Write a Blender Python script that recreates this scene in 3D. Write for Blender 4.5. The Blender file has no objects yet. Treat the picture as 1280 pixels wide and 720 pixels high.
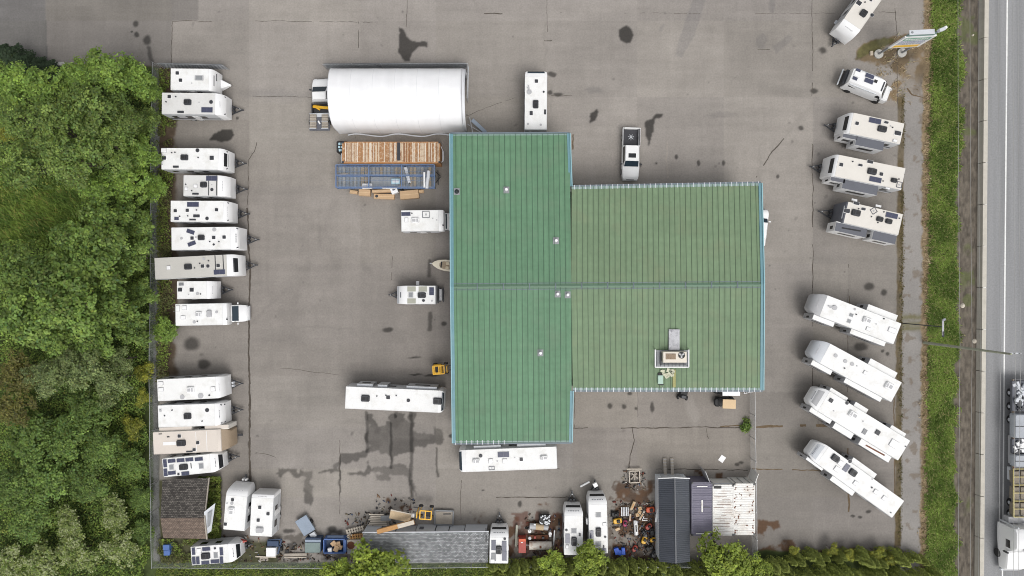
import bpy, math, random
import numpy as np
from mathutils import Vector, Matrix

random.seed(11)
C = bpy.context.scene.collection
H = 80.0            # height of the drone above the yard (m)
S = 0.093           # metres of yard per unit of the site plan
R = math.radians


def at(px, py, z=0.0):
    """plan position of something seen at (px, py) whose height is z"""
    k = S * (H - z) / H
    return Vector(((px - 640) * k, (360 - py) * k, z))


# ------------------------------------------------------------------ materials
MATS = {}


def mat(name, col, rough=0.6, var=0.10, scale=1.2, fine=9.0, metal=0.0, bump=0.0, dirt=None, dirt_amt=0.0, dirt_scale=0.6, spec=0.5):
    if name in MATS:
        return MATS[name]
    m = bpy.data.materials.new(name)
    m.use_nodes = True
    nt = m.node_tree
    N, L = nt.nodes, nt.links
    b = N['Principled BSDF']
    b.inputs['Roughness'].default_value = rough
    b.inputs['Metallic'].default_value = metal
    b.inputs['Specular IOR Level'].default_value = spec
    g = N.new('ShaderNodeNewGeometry')
    n1 = N.new('ShaderNodeTexNoise'); n1.inputs['Scale'].default_value = scale; n1.inputs['Detail'].default_value = 5
    n2 = N.new('ShaderNodeTexNoise'); n2.inputs['Scale'].default_value = fine; n2.inputs['Detail'].default_value = 3
    L.new(g.outputs['Position'], n1.inputs['Vector']); L.new(g.outputs['Position'], n2.inputs['Vector'])
    ad = N.new('ShaderNodeMath'); ad.operation = 'ADD'
    L.new(n1.outputs['Fac'], ad.inputs[0]); L.new(n2.outputs['Fac'], ad.inputs[1])
    mr = N.new('ShaderNodeMapRange')
    mr.inputs['From Min'].default_value = 0.7; mr.inputs['From Max'].default_value = 1.3
    mr.inputs['To Min'].default_value = 1 - var; mr.inputs['To Max'].default_value = 1 + var
    L.new(ad.outputs[0], mr.inputs['Value'])
    mx = N.new('ShaderNodeVectorMath'); mx.operation = 'SCALE'
    mx.inputs[0].default_value = col[:3]
    L.new(mr.outputs[0], mx.inputs['Scale'])
    out = mx.outputs[0]
    if dirt:
        n3 = N.new('ShaderNodeTexNoise'); n3.inputs['Scale'].default_value = dirt_scale; n3.inputs['Detail'].default_value = 8
        n3.inputs['Roughness'].default_value = 0.65
        L.new(g.outputs['Position'], n3.inputs['Vector'])
        r3 = N.new('ShaderNodeMapRange'); r3.inputs['From Min'].default_value = 0.50; r3.inputs['From Max'].default_value = 0.72
        r3.inputs['To Min'].default_value = 0; r3.inputs['To Max'].default_value = dirt_amt
        L.new(n3.outputs['Fac'], r3.inputs['Value'])
        mm = N.new('ShaderNodeMix'); mm.data_type = 'RGBA'
        L.new(r3.outputs[0], mm.inputs['Factor']); L.new(out, mm.inputs[6]); mm.inputs[7].default_value = (*dirt, 1)
        out = mm.outputs[2]
    L.new(out, b.inputs['Base Color'])
    if bump:
        bp = N.new('ShaderNodeBump'); bp.inputs['Strength'].default_value = bump; bp.inputs['Distance'].default_value = 0.03
        L.new(n2.outputs['Fac'], bp.inputs['Height']); L.new(bp.outputs[0], b.inputs['Normal'])
    MATS[name] = m
    return m


def attr_mat(name, rough=0.85, trans=0.0, grain=0.0, gscale=6.0, spec=0.3, bump=0.0, objvar=0.0):
    m = bpy.data.materials.new(name)
    m.use_nodes = True
    nt = m.node_tree; N, L = nt.nodes, nt.links
    b = N['Principled BSDF']; b.inputs['Roughness'].default_value = rough
    b.inputs['Specular IOR Level'].default_value = spec
    a = N.new('ShaderNodeAttribute'); a.attribute_name = 'tone'
    out = a.outputs['Color']
    if grain:
        g = N.new('ShaderNodeNewGeometry')
        n1 = N.new('ShaderNodeTexNoise'); n1.inputs['Scale'].default_value = gscale; n1.inputs['Detail'].default_value = 6
        n1.inputs['Roughness'].default_value = 0.7
        L.new(g.outputs['Position'], n1.inputs['Vector'])
        mr = N.new('ShaderNodeMapRange'); mr.inputs['From Min'].default_value = 0.3; mr.inputs['From Max'].default_value = 0.7
        mr.inputs['To Min'].default_value = 1 - grain; mr.inputs['To Max'].default_value = 1 + grain
        L.new(n1.outputs['Fac'], mr.inputs['Value'])
        mx = N.new('ShaderNodeVectorMath'); mx.operation = 'SCALE'
        L.new(out, mx.inputs[0]); L.new(mr.outputs[0], mx.inputs['Scale']); out = mx.outputs[0]
        if bump:
            bp = N.new('ShaderNodeBump'); bp.inputs['Strength'].default_value = bump; bp.inputs['Distance'].default_value = 0.02
            L.new(n1.outputs['Fac'], bp.inputs['Height']); L.new(bp.outputs[0], b.inputs['Normal'])
    if objvar:
        oi = N.new('ShaderNodeObjectInfo')
        mr = N.new('ShaderNodeMapRange'); mr.inputs['To Min'].default_value = 1 - objvar; mr.inputs['To Max'].default_value = 1 + objvar
        L.new(oi.outputs['Random'], mr.inputs['Value'])
        mx = N.new('ShaderNodeVectorMath'); mx.operation = 'SCALE'
        L.new(out, mx.inputs[0]); L.new(mr.outputs[0], mx.inputs['Scale']); out = mx.outputs[0]
    L.new(out, b.inputs['Base Color'])
    if trans:
        t = N.new('ShaderNodeBsdfTranslucent'); L.new(out, t.inputs['Color'])
        ms = N.new('ShaderNodeMixShader'); ms.inputs[0].default_value = trans
        L.new(b.outputs[0], ms.inputs[1]); L.new(t.outputs[0], ms.inputs[2])
        L.new(ms.outputs[0], N['Material Output'].inputs['Surface'])
    return m


def rib_mat(name, col, rough, pitch, axis, dark=0.6, dirt=None, dirt_amt=0.0, dirt_scale=0.5):
    """painted corrugated sheet with real bump-only ribs and weathering"""
    m = mat(name, col, rough, 0.08, dirt=dirt, dirt_amt=dirt_amt, dirt_scale=dirt_scale)
    return m


M = {}
M['white'] = mat('white_fibreglass', (.78, .78, .78), .35, .03)
M['wall'] = mat('pale_side_panel', (.50, .51, .52), .4, .04)
M['white2'] = mat('white_roof_membrane', (.76, .76, .75), .55, .05, dirt=(.54, .52, .47), dirt_amt=.5, dirt_scale=.9)
M['offwhite'] = mat('offwhite_roof_membrane', (.63, .625, .61), .6, .05, dirt=(.46, .45, .42), dirt_amt=.6)
M['cream'] = mat('cream_roof_membrane', (.66, .63, .58), .6, .04, dirt=(.52, .49, .44), dirt_amt=.35)
M['beige'] = mat('beige_roof_membrane', (.62, .56, .50), .6, .04, dirt=(.50, .44, .38), dirt_amt=.3)
M['greige'] = mat('grey_beige_roof_membrane', (.50, .485, .45), .6, .05, dirt=(.38, .37, .34), dirt_amt=.4)
M['silver'] = mat('silver_panel', (.55, .57, .60), .35, .05)
M['ltgrey'] = mat('light_grey_plastic', (.42, .42, .43), .5, .06)
M['grey'] = mat('grey_metal', (.24, .25, .26), .5, .1)
M['midgrey'] = mat('slate_grey_topper', (.105, .11, .13), .6, .08)
M['olive'] = mat('olive_grey_mat', (.36, .36, .30), .7, .05)
M['dark'] = mat('charcoal_plastic', (.03, .032, .038), .45, .1)
M['black'] = mat('black_rubber', (.012, .012, .013), .6, .1)
M['glass'] = mat('dark_window_glass', (.012, .014, .018), .08, .05)
M['silver2'] = mat('grey_wrap', (.33, .35, .38), .5, .1)
M['screen'] = mat('tinted_windscreen', (.02, .035, .05), .06, .05)
M['solar'] = mat('solar_cell', (.055, .06, .10), .18, .08)
M['solarline'] = mat('solar_frame', (.13, .14, .18), .4, .05)
M['tan'] = mat('tan_plastic', (.30, .23, .16), .5, .08)
M['cartan'] = mat('tan_canopy', (.62, .45, .27), .6, .05)
M['galv'] = mat('galvanised_steel', (.42, .43, .44), .45, .1, metal=.4)
M['fencewire'] = mat('fence_wire', (.50, .52, .54), .5, .08)
M['blue'] = mat('blue_painted_steel', (.10, .16, .29), .55, .15, dirt=(.24, .22, .20), dirt_amt=.8, dirt_scale=2)
M['bluebright'] = mat('bright_blue_plastic', (.02, .10, .55), .5, .1)
M['bluedull'] = mat('dull_blue_plastic', (.07, .14, .36), .55, .12)
M['navy'] = mat('navy_paint', (.03, .055, .11), .45, .1)
M['cyan'] = mat('pale_blue_cover', (.38, .55, .62), .5, .12)
M['yellow'] = mat('yellow_machine_paint', (.72, .40, .02), .45, .12, dirt=(.25, .13, .03), dirt_amt=.4, dirt_scale=3)
M['orange'] = mat('orange_paint', (.62, .10, .03), .5, .12)
M['red'] = mat('red_paint', (.34, .045, .03), .5, .15, dirt=(.16, .05, .03), dirt_amt=.4, dirt_scale=2)
M['card'] = mat('cardboard', (.50, .34, .20), .8, .08)
M['wood'] = mat('weathered_pine', (.50, .38, .24), .8, .15, fine=14)
M['woodgrey'] = mat('grey_timber', (.36, .32, .27), .85, .18, fine=14)
M['woodpale'] = mat('pale_timber', (.56, .50, .42), .8, .15, fine=14)
M['woodor'] = mat('orange_timber', (.48, .26, .10), .75, .15, fine=14)
M['tank'] = mat('rusty_white_tank', (.66, .62, .55), .5, .08, dirt=(.35, .16, .08), dirt_amt=.75, dirt_scale=1.6)
M['rustcorr'] = mat('rusty_corrugated_steel', (.58, .45, .32), .7, .1, dirt=(.24, .095, .03), dirt_amt=.9, dirt_scale=1.3)
M['rustcorr2'] = mat('rusty_steel_rib', (.40, .19, .07), .7, .15, dirt=(.60, .48, .36), dirt_amt=.5, dirt_scale=1.5)
M['rs1'] = mat('pale_rust_sheet', (.54, .43, .31), .7, .12, dirt=(.26, .10, .035), dirt_amt=1.0, dirt_scale=3.2)
M['rs2'] = mat('orange_rust_sheet', (.33, .165, .068), .75, .15, dirt=(.62, .50, .38), dirt_amt=.9, dirt_scale=3.4)
M['rs3'] = mat('dark_rust_sheet', (.22, .09, .035), .8, .2, dirt=(.50, .34, .2), dirt_amt=.5, dirt_scale=2.2)
M['rs4'] = mat('bleached_sheet', (.68, .60, .50), .7, .1, dirt=(.40, .2, .09), dirt_amt=.7, dirt_scale=2.2)
M['slat1'] = mat('deck_slat_grey', (.30, .31, .31), .8, .15)
M['slat2'] = mat('deck_slat_tan', (.34, .29, .22), .8, .2)
M['slat3'] = mat('deck_slat_blue', (.22, .25, .28), .7, .2)
M['purple'] = mat('purple_container_paint', (.155, .145, .195), .55, .08, dirt=(.10, .095, .13), dirt_amt=.5)
M['contwhite'] = mat('white_container_paint', (.74, .73, .70), .5, .05, dirt=(.42, .30, .20), dirt_amt=.45, dirt_scale=1.0)
M['rust'] = mat('rust', (.16, .06, .03), .85, .25)
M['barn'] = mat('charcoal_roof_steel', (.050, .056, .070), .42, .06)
M['barn2'] = mat('lighter_charcoal_roof_steel', (.075, .082, .096), .42, .06)  # lighter charcoal for the whole east slope
M['teal'] = mat('teal_trim_paint', (.125, .26, .30), .5, .08, dirt=(.20, .27, .28), dirt_amt=.4)
M['tealpale'] = mat('pale_teal_trim_paint', (.25, .43, .47), .5, .06)
M['wallteal'] = mat('wall_cladding_paint', (.42, .44, .42), .6, .05)
M['roofg'] = mat('green_roof_steel', (.116, .222, .134), .6, .09, scale=.25, fine=2.0, spec=.25, dirt=(.148, .218, .145), dirt_amt=.6, dirt_scale=.35)
M['roofo'] = mat('faded_green_roof_steel', (.158, .228, .136), .6, .09, scale=.25, fine=2.0, spec=.25, dirt=(.195, .225, .138), dirt_amt=.6, dirt_scale=.3)
M['seamg'] = mat('shaded_roof_seam_green', (.058, .125, .075), .6, .1)  # rib shading put into the colour, darker than the green sheets
M['seamo'] = mat('shaded_roof_seam_olive', (.08, .125, .073), .6, .1)  # same painted rib shading for the olive half
M['ridge'] = mat('ridge_cap_steel', (.10, .175, .115), .55, .08)
M['gutter'] = mat('gutter_steel', (.13, .165, .19), .5, .1)
M['concrete'] = mat('concrete', (.42, .41, .38), .85, .1, dirt=(.30, .29, .26), dirt_amt=.5, dirt_scale=1.2)
M['barrier'] = mat('barrier_concrete', (.50, .47, .41), .85, .08, dirt=(.38, .35, .30), dirt_amt=.5, dirt_scale=1.5)
M['barrierpale'] = mat('pale_barrier_concrete', (.74, .74, .72), .85, .06)
M['paint'] = mat('white_road_paint', (.75, .75, .73), .7, .08, dirt=(.4, .4, .4), dirt_amt=.5, dirt_scale=3)
M['crack'] = mat('crack_dirt', (.075, .062, .05), .95, .3)
M['crackbrown'] = mat('crack_moss', (.12, .085, .05), .95, .3)
M['fabric'] = mat('white_pvc_fabric', (.80, .80, .81), .45, .02, scale=.5)
M['seamf'] = mat('fabric_seam', (.62, .63, .65), .5, .03)
M['pole'] = mat('weathered_pole_timber', (.33, .34, .26), .9, .2, fine=12)
M['bark'] = mat('bark', (.10, .085, .065), .9, .25)
M['bedliner'] = mat('black_bed_liner', (.03, .03, .036), .6, .2)
M['signgreen'] = mat('sign_green', (.10, .30, .20), .5, .05)
M['signteal'] = mat('sign_frame_grey_green', (.20, .30, .28), .5, .08)
M['signyellow'] = mat('sign_yellow', (.80, .48, .05), .5, .05)
M['signgrey'] = mat('sign_lettering_grey', (.22, .25, .34), .5, .05)
M['rope'] = mat('cable_sheath', (.34, .34, .33), .6, .05)
M['plaid'] = mat('cell_deck_grey', (.26, .28, .30), .6, .15)
M['pinkish'] = mat('faded_magenta_plastic', (.40, .06, .14), .6, .1)
M['solargrey'] = mat('grey_solar_cell', (.20, .205, .21), .3, .08)
M['bluegrey'] = mat('blue_grey_lid', (.24, .29, .36), .5, .08)
M['greengrey'] = mat('green_grey_lid', (.17, .22, .21), .6, .12)


def shingle_mat(name, a, b):
    m = bpy.data.materials.new(name); m.use_nodes = True
    nt = m.node_tree; N, L = nt.nodes, nt.links
    bs = N['Principled BSDF']; bs.inputs['Roughness'].default_value = .9
    tc = N.new('ShaderNodeNewGeometry')
    br = N.new('ShaderNodeTexBrick')
    br.inputs['Color1'].default_value = (*a, 1); br.inputs['Color2'].default_value = (*b, 1)
    br.inputs['Mortar'].default_value = (a[0] * .6, a[1] * .6, a[2] * .6, 1)
    br.inputs['Scale'].default_value = 1.0; br.inputs['Brick Width'].default_value = .27; br.inputs['Row Height'].default_value = .17
    br.inputs['Mortar Size'].default_value = .025
    wv = N.new('ShaderNodeTexNoise'); wv.inputs['Scale'].default_value = 1.1; wv.inputs['Detail'].default_value = 4
    L.new(tc.outputs['Position'], wv.inputs['Vector'])
    wm = N.new('ShaderNodeVectorMath'); wm.operation = 'MULTIPLY_ADD'; wm.inputs[1].default_value = (.12, .16, 0)
    L.new(wv.outputs['Color'], wm.inputs[0]); L.new(tc.outputs['Position'], wm.inputs[2])
    L.new(wm.outputs[0], br.inputs['Vector'])
    n = N.new('ShaderNodeTexNoise'); n.inputs['Scale'].default_value = 2.2; n.inputs['Detail'].default_value = 6
    L.new(tc.outputs['Position'], n.inputs['Vector'])
    mr = N.new('ShaderNodeMapRange'); mr.inputs['From Min'].default_value = .3; mr.inputs['From Max'].default_value = .7
    mr.inputs['To Min'].default_value = .75; mr.inputs['To Max'].default_value = 1.25
    L.new(n.outputs['Fac'], mr.inputs['Value'])
    sc = N.new('ShaderNodeVectorMath'); sc.operation = 'SCALE'
    L.new(br.outputs['Color'], sc.inputs[0]); L.new(mr.outputs[0], sc.inputs['Scale'])
    L.new(sc.outputs[0], bs.inputs['Base Color'])
    bp = N.new('ShaderNodeBump'); bp.inputs['Strength'].default_value = .6; bp.inputs['Distance'].default_value = .03
    L.new(br.outputs['Color'], bp.inputs['Height']); L.new(bp.outputs[0], bs.inputs['Normal'])
    return m


M['shinglegrey'] = shingle_mat('grey_roof_shingle', (.15, .155, .16), (.37, .38, .385))
M['shingledark'] = shingle_mat('dark_roof_shingle', (.045, .04, .036), (.15, .135, .12))
M['shinglebrown'] = shingle_mat('brown_roof_shingle', (.13, .095, .075), (.19, .145, .115))


def weather(m, scales, amt, tint=None):
    """sheet-to-sheet fading and run-off streaks: noise stretched along the slope"""
    nt = m.node_tree; N, L = nt.nodes, nt.links; b = N['Principled BSDF']
    src = b.inputs['Base Color'].links[0].from_socket
    g = N.new('ShaderNodeNewGeometry')
    for sc_, a_ in zip(scales, amt):
        mu = N.new('ShaderNodeVectorMath'); mu.operation = 'MULTIPLY'; mu.inputs[1].default_value = sc_
        n = N.new('ShaderNodeTexNoise'); n.inputs['Scale'].default_value = 1; n.inputs['Detail'].default_value = 3
        L.new(g.outputs['Position'], mu.inputs[0]); L.new(mu.outputs[0], n.inputs['Vector'])
        mr = N.new('ShaderNodeMapRange'); mr.inputs['From Min'].default_value = .3; mr.inputs['From Max'].default_value = .7
        mr.inputs['To Min'].default_value = 1 - a_; mr.inputs['To Max'].default_value = 1 + a_
        L.new(n.outputs['Fac'], mr.inputs['Value'])
        s_ = N.new('ShaderNodeVectorMath'); s_.operation = 'SCALE'
        L.new(src, s_.inputs[0]); L.new(mr.outputs[0], s_.inputs['Scale']); src = s_.outputs[0]
    L.new(src, b.inputs['Base Color'])


for k in ('roofg', 'roofo'): weather(M[k], [(1.6, .03, 0), (4.5, .16, 0), (.05, 1.1, 0)], [.07, .06, .05])
weather(M['fabric'], [(1.2, .12, 0), (.5, .9, 0)], [.03, .03])
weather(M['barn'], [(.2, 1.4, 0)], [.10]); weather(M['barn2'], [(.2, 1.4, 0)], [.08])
M['leaf'] = attr_mat('tree_leaf', .65, .25, objvar=.16)
M['grassblade'] = attr_mat('grass_blade', .7, .2)
M['groundtone'] = attr_mat('yard_ground', .88, 0, grain=.14, gscale=5.0, bump=.35)

# ------------------------------------------------------------------ mesh building


class MB:
    def __init__(s):
        s.v = []; s.f = []; s.m = []

    def add(s, vs, fs, mi=0):
        o = len(s.v)
        s.v += [tuple(p) for p in vs]
        s.f += [tuple(i + o for i in f) for f in fs]
        s.m += [mi] * len(fs)
        return s

    def rings(s, rings, mi=0, caps=True, close=True):
        n = len(rings[0]); vs = [p for r in rings for p in r]; fs = []
        for k in range(len(rings) - 1):
            for i in range(n if close else n - 1):
                j = (i + 1) % n
                fs.append((k * n + i, k * n + j, (k + 1) * n + j, (k + 1) * n + i))
        if caps:
            fs.append(tuple(reversed(range(n)))); fs.append(tuple((len(rings) - 1) * n + i for i in range(n)))
        return s.add(vs, fs, mi)

    def box(s, c, d, rot=0.0, mi=0, ch=0.0):
        """box of size d centred at c, turned by rot about z, with an optional bevel on its upright and top edges"""
        hx, hy = d[0] / 2, d[1] / 2
        z0, z1 = c[2] - d[2] / 2, c[2] + d[2] / 2
        cs, sn = math.cos(rot), math.sin(rot)

        def P(x, y, z): return (c[0] + x * cs - y * sn, c[1] + x * sn + y * cs, z)

        def ring(ix, z, r):
            a, b = hx - ix, hy - ix
            if r <= 0:
                return [P(-a, -b, z), P(a, -b, z), P(a, b, z), P(-a, b, z)]
            return [P(-a + r, -b, z), P(a - r, -b, z), P(a, -b + r, z), P(a, b - r, z), P(a - r, b, z), P(-a + r, b, z), P(-a, b - r, z), P(-a, -b + r, z)]
        if ch:
            ch = min(ch, hx * .45, hy * .45, d[2] * .45)
            return s.rings([ring(0, z0, ch), ring(0, z1 - ch, ch), ring(ch * .7, z1, ch)], mi)
        return s.rings([ring(0, z0, 0), ring(0, z1, 0)], mi)

    def prism(s, poly, z0, z1, mi=0):
        return s.rings([[(x, y, z0) for x, y in poly], [(x, y, z1) for x, y in poly]], mi)

    def cyl(s, c, r, h, n=14, mi=0, r2=None):
        r2 = r if r2 is None else r2
        ring = lambda rr, z: [(c[0] + rr * math.cos(2 * math.pi * i / n), c[1] + rr * math.sin(2 * math.pi * i / n), z) for i in range(n)]
        return s.rings([ring(r, c[2]), ring(r2, c[2] + h)], mi)

    def tube(s, pts, r, n=6, mi=0, r2=None):
        pts = [Vector(p) for p in pts]
        rings = []
        for i, p in enumerate(pts):
            d = (pts[min(i + 1, len(pts) - 1)] - pts[max(i - 1, 0)]).normalized()
            u = d.cross(Vector((0, 0, 1)))
            if u.length < 1e-3:
                u = d.cross(Vector((0, 1, 0)))
            u.normalize(); w = d.cross(u)
            rr = r if r2 is None else r + (r2 - r) * i / (len(pts) - 1)
            rings.append([tuple(p + (u * math.cos(2 * math.pi * k / n) + w * math.sin(2 * math.pi * k / n)) * rr) for k in range(n)])
        return s.rings(rings, mi)

    def bar(s, a, b, w, h, mi=0):
        """flat bar from a to b, w wide in plan, h deep"""
        a = Vector(a); b = Vector(b); d = b - a
        u = Vector((-d.y, d.x, 0))
        u = u.normalized() * w / 2 if u.length > 1e-4 else Vector((w / 2, 0, 0))
        up = Vector((0, 0, h / 2)) if abs(d.normalized().z) < .9 else Vector((0, h / 2, 0))
        ring = lambda p: [tuple(p - u - up), tuple(p + u - up), tuple(p + u + up), tuple(p - u + up)]
        return s.rings([ring(a), ring(b)], mi)

    def wheel(s, c, r, w, ax, mi=0, n=18):
        """wheel with its axle along the plan direction ax"""
        ax = Vector((ax[0], ax[1], 0)).normalized(); t = Vector((-ax.y, ax.x, 0)); c = Vector(c)
        def ring(rr, o): return [tuple(c + ax * o + (t * math.cos(2 * math.pi * i / n) + Vector((0, 0, 1)) * math.sin(2 * math.pi * i / n)) * rr) for i in range(n)]
        return s.rings([ring(r * .9, -w / 2), ring(r, -w * .35), ring(r, w * .35), ring(r * .9, w / 2)], mi)

    def build(s, name, mats, parent=None, smooth=False):
        me = bpy.data.meshes.new(name)
        me.from_pydata(s.v, [], s.f)
        if not isinstance(mats, (list, tuple)):
            mats = [mats]
        for m in mats:
            me.materials.append(m)
        if len(mats) > 1:
            me.polygons.foreach_set('material_index', s.m)
        if smooth:
            me.polygons.foreach_set('use_smooth', [True] * len(me.polygons))
            me.set_sharp_from_angle(angle=R(38))
        me.update()
        o = bpy.data.objects.new(name, me); C.objects.link(o)
        if parent:
            o.parent = parent
        return o


def tag(o, label, cat=None, group=None, kind=None):
    if label: o['label'] = label
    if cat: o['category'] = cat
    if group: o['group'] = group
    if kind: o['kind'] = kind
    return o


def thing(name, label, cat, loc, rot=0.0, group=None):
    o = bpy.data.objects.new(name, None); C.objects.link(o)
    o.empty_display_size = .3
    o.location = loc; o.rotation_euler = (0, 0, rot)
    return tag(o, label, cat, group)


def struct(o):
    o['kind'] = 'structure'; return o


def fast_mesh(name, V, F, tone=None, material=None):
    """mesh from numpy arrays: V (n,3), F (m,4); tone (n,3) is the paint of each vertex"""
    me = bpy.data.meshes.new(name)
    n, m = len(V), len(F)
    me.vertices.add(n); me.vertices.foreach_set('co', np.asarray(V, np.float32).ravel())
    me.loops.add(m * 4); me.loops.foreach_set('vertex_index', np.asarray(F, np.int32).ravel())
    me.polygons.add(m); me.polygons.foreach_set('loop_start', np.arange(m, dtype=np.int32) * 4)
    try:
        me.polygons.foreach_set('loop_total', np.full(m, 4, np.int32))
    except Exception:
        pass
    me.update(calc_edges=True)
    if tone is not None:
        a = me.attributes.new('tone', 'FLOAT_COLOR', 'POINT')
        a.data.foreach_set('color', np.c_[np.asarray(tone, np.float32), np.ones(n, np.float32)].ravel())
    if material: me.materials.append(material)
    return me


def link(name, me, parent=None):
    o = bpy.data.objects.new(name, me); C.objects.link(o)
    if parent: o.parent = parent
    return o
# ------------------------------------------------------------------ ground
rng = np.random.default_rng(5)


def vnoise(X, Y, sc, seed):
    g = np.random.default_rng(seed).random((256, 256)).astype(np.float32)
    x = X / sc + 500; y = Y / sc + 500
    xi = np.floor(x).astype(int); yi = np.floor(y).astype(int)
    fx = x - xi; fy = y - yi
    fx = fx * fx * (3 - 2 * fx); fy = fy * fy * (3 - 2 * fy)
    a = g[yi % 256, xi % 256]; b = g[yi % 256, (xi + 1) % 256]; c = g[(yi + 1) % 256, xi % 256]; d = g[(yi + 1) % 256, (xi + 1) % 256]
    return (a * (1 - fx) + b * fx) * (1 - fy) + (c * (1 - fx) + d * fx) * fy


def fbm(X, Y, sc, seed, o=4):
    t = 0; w = 0
    for k in range(o):
        t = t + vnoise(X, Y, sc / 2 ** k, seed + k) * .5 ** k; w += .5 ** k
    return t / w


STEP = 1.15
gx = np.arange(-70, 1352, STEP, dtype=np.float32); gy = np.arange(-70, 792, STEP, dtype=np.float32)
X, Y = np.meshgrid(gx, gy)
WX = X + (fbm(X, Y, 9, 31, 3) - .5) * 7; WY = Y + (fbm(X, Y, 9, 41, 3) - .5) * 7       # ragged edges
BX = X + (fbm(X, Y, 26, 51, 4) - .5) * 22; BY = Y + (fbm(X, Y, 26, 61, 4) - .5) * 22
n_big = fbm(X, Y, 160, 1, 3); n_mid = fbm(X, Y, 30, 7, 4); n_fin = fbm(X, Y, 5, 13, 3)
streak = fbm(X * .12, Y, 6, 19, 3); streakv = fbm(X, Y * .1, 5, 23, 3)
rgb = np.ones(X.shape + (3,), np.float32)
rgb *= np.array([.262, .240, .217], np.float32)
rgb *= (1 + (n_big - .5) * .30 + (n_mid - .5) * .24 + (n_fin - .5) * .10 + (streak - .5) * .16 + (streakv - .5) * .10)[..., None]


def sstep(a, b, x):
    t = np.clip((x - a) / (b - a), 0, 1); return t * t * (3 - 2 * t)


def paint(mask, col=None, mul=None):
    global rgb
    m = np.clip(mask, 0, 1)[..., None].astype(np.float32)
    if mul is not None:
        rgb = rgb * (1 - m + m * np.asarray(mul, np.float32))
    else:
        rgb = rgb * (1 - m) + m * np.asarray(col, np.float32)


def ell(cx, cy, rx, ry=None, rot=0, soft=.35, warp=1.0):
    ry = ry or rx
    x = X + (WX - X) * warp - cx; y = Y + (WY - Y) * warp - cy
    c, s_ = math.cos(R(rot)), math.sin(R(rot))
    d = np.sqrt(((x * c + y * s_) / rx) ** 2 + ((-x * s_ + y * c) / ry) ** 2)
    return 1 - sstep(1 - soft, 1 + soft, d)


def poly(pts, warp=1.0):
    x = X + (WX - X) * warp; y = Y + (WY - Y) * warp
    x0, x1 = min(p[0] for p in pts) - 8, max(p[0] for p in pts) + 8; y0, y1 = min(p[1] for p in pts) - 8, max(p[1] for p in pts) + 8
    ins = np.zeros(X.shape, bool); n = len(pts)
    sub = (X > x0) & (X < x1) & (Y > y0) & (Y < y1)
    xs, ys = x[sub], y[sub]; r = np.zeros(xs.shape, bool)
    for i in range(n):
        (ax, ay), (bx, by) = pts[i], pts[(i + 1) % n]
        if ay == by: continue
        r ^= ((ay > ys) != (by > ys)) & (xs < (bx - ax) * (ys - ay) / (by - ay) + ax)
    ins[sub] = r
    f = ins.astype(np.float32)
    f[1:-1, 1:-1] = (f[1:-1, 1:-1] * 2 + f[:-2, 1:-1] + f[2:, 1:-1] + f[1:-1, :-2] + f[1:-1, 2:]) / 6
    return f


def band(x0, x1, warp=1.0, soft=1.0, sl=-6 / 720):
    x = X + (WX - X) * warp - sl * Y
    return sstep(x0 - soft, x0 + soft, x) * (1 - sstep(x1 - soft, x1 + soft, x))


def seg(x0, y0, x1, y1, w, soft=.5, warp=.5):
    x = X + (WX - X) * warp; y = Y + (WY - Y) * warp
    dx, dy = x1 - x0, y1 - y0; L = dx * dx + dy * dy
    t = np.clip(((x - x0) * dx + (y - y0) * dy) / L, 0, 1)
    d = np.hypot(x - x0 - t * dx, y - y0 - t * dy)
    return 1 - sstep(w * (1 - soft), w * (1 + soft), d)


# paving bays, repairs and a darkened corner
gb = np.random.default_rng(12)
cx_ = [-80, 57, 215, 311, 450, 545, 684, 797, 905, 1016, 1060, 1124]; ry_ = [-80, 26, 122, 232, 330, 430, 534, 586, 622, 710]
for i in range(len(cx_) - 1):
    for j in range(len(ry_) - 1):
        k_ = gb.uniform(.93, 1.05); xa, xb, ya, yb = cx_[i], cx_[i + 1], ry_[j], ry_[j + 1]
        paint(((X > xa) & (X <= xb) & (Y > ya) & (Y <= yb)) * 1.0, mul=(k_, k_, k_ * gb.uniform(.985, 1.015)))
for _ in range(46):
    xa, ya = gb.uniform(240, 1100), gb.uniform(0, 640); an = gb.choice([0, 1.57, gb.uniform(0, 3.14)]); ln = gb.uniform(30, 170)
    paint(seg(xa, ya, xa + math.cos(an) * ln, ya + math.sin(an) * ln, gb.uniform(.9, 2.6), .9, 1.0) * gb.uniform(.2, .6) * sstep(.35, .6, n_mid), mul=(.84,) * 3 if gb.random() < .75 else (1.10,) * 3)
for _ in range(150):
    xa, ya = gb.uniform(230, 1120), gb.uniform(0, 640); r_ = gb.uniform(.6, 2.0)
    paint(ell(xa, ya, r_, r_ * gb.uniform(.6, 1.6), gb.uniform(0, 90), .5, .6) * gb.uniform(.25, .8), mul=(.5,) * 3)
paint(poly([(57, -80), (248, -80), (248, 25), (215, 26), (215, 82), (57, 82)], .1), mul=(.72, .725, .73))  # corner falloff and shading put into the paving tone
paint(poly([(-80, -80), (54, -80), (60, 90), (-80, 90)], .2), mul=(.60, .625, .66))  # same painted falloff, deeper and bluer at the outer corner
paint(poly([(312, 190), (565, 190), (565, 470), (312, 470)], .3) * .6, mul=(.88, .87, .87))
paint(poly([(215, 150), (312, 150), (312, 620), (215, 620)], .3) * .7, mul=(.84, .83, .82))
paint(poly([(716, 486), (945, 486), (945, 586), (716, 586)], .2) * .7, mul=(.92, .9, .88))
paint(poly([(945, 490), (1124, 490), (1124, 700), (945, 700)], .2) * .8, mul=(.80, .80, .80))
paint(poly([(1016, 130), (1124, 130), (1124, 490), (1016, 490)], .2) * .7, mul=(.88, .88, .88))
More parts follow.
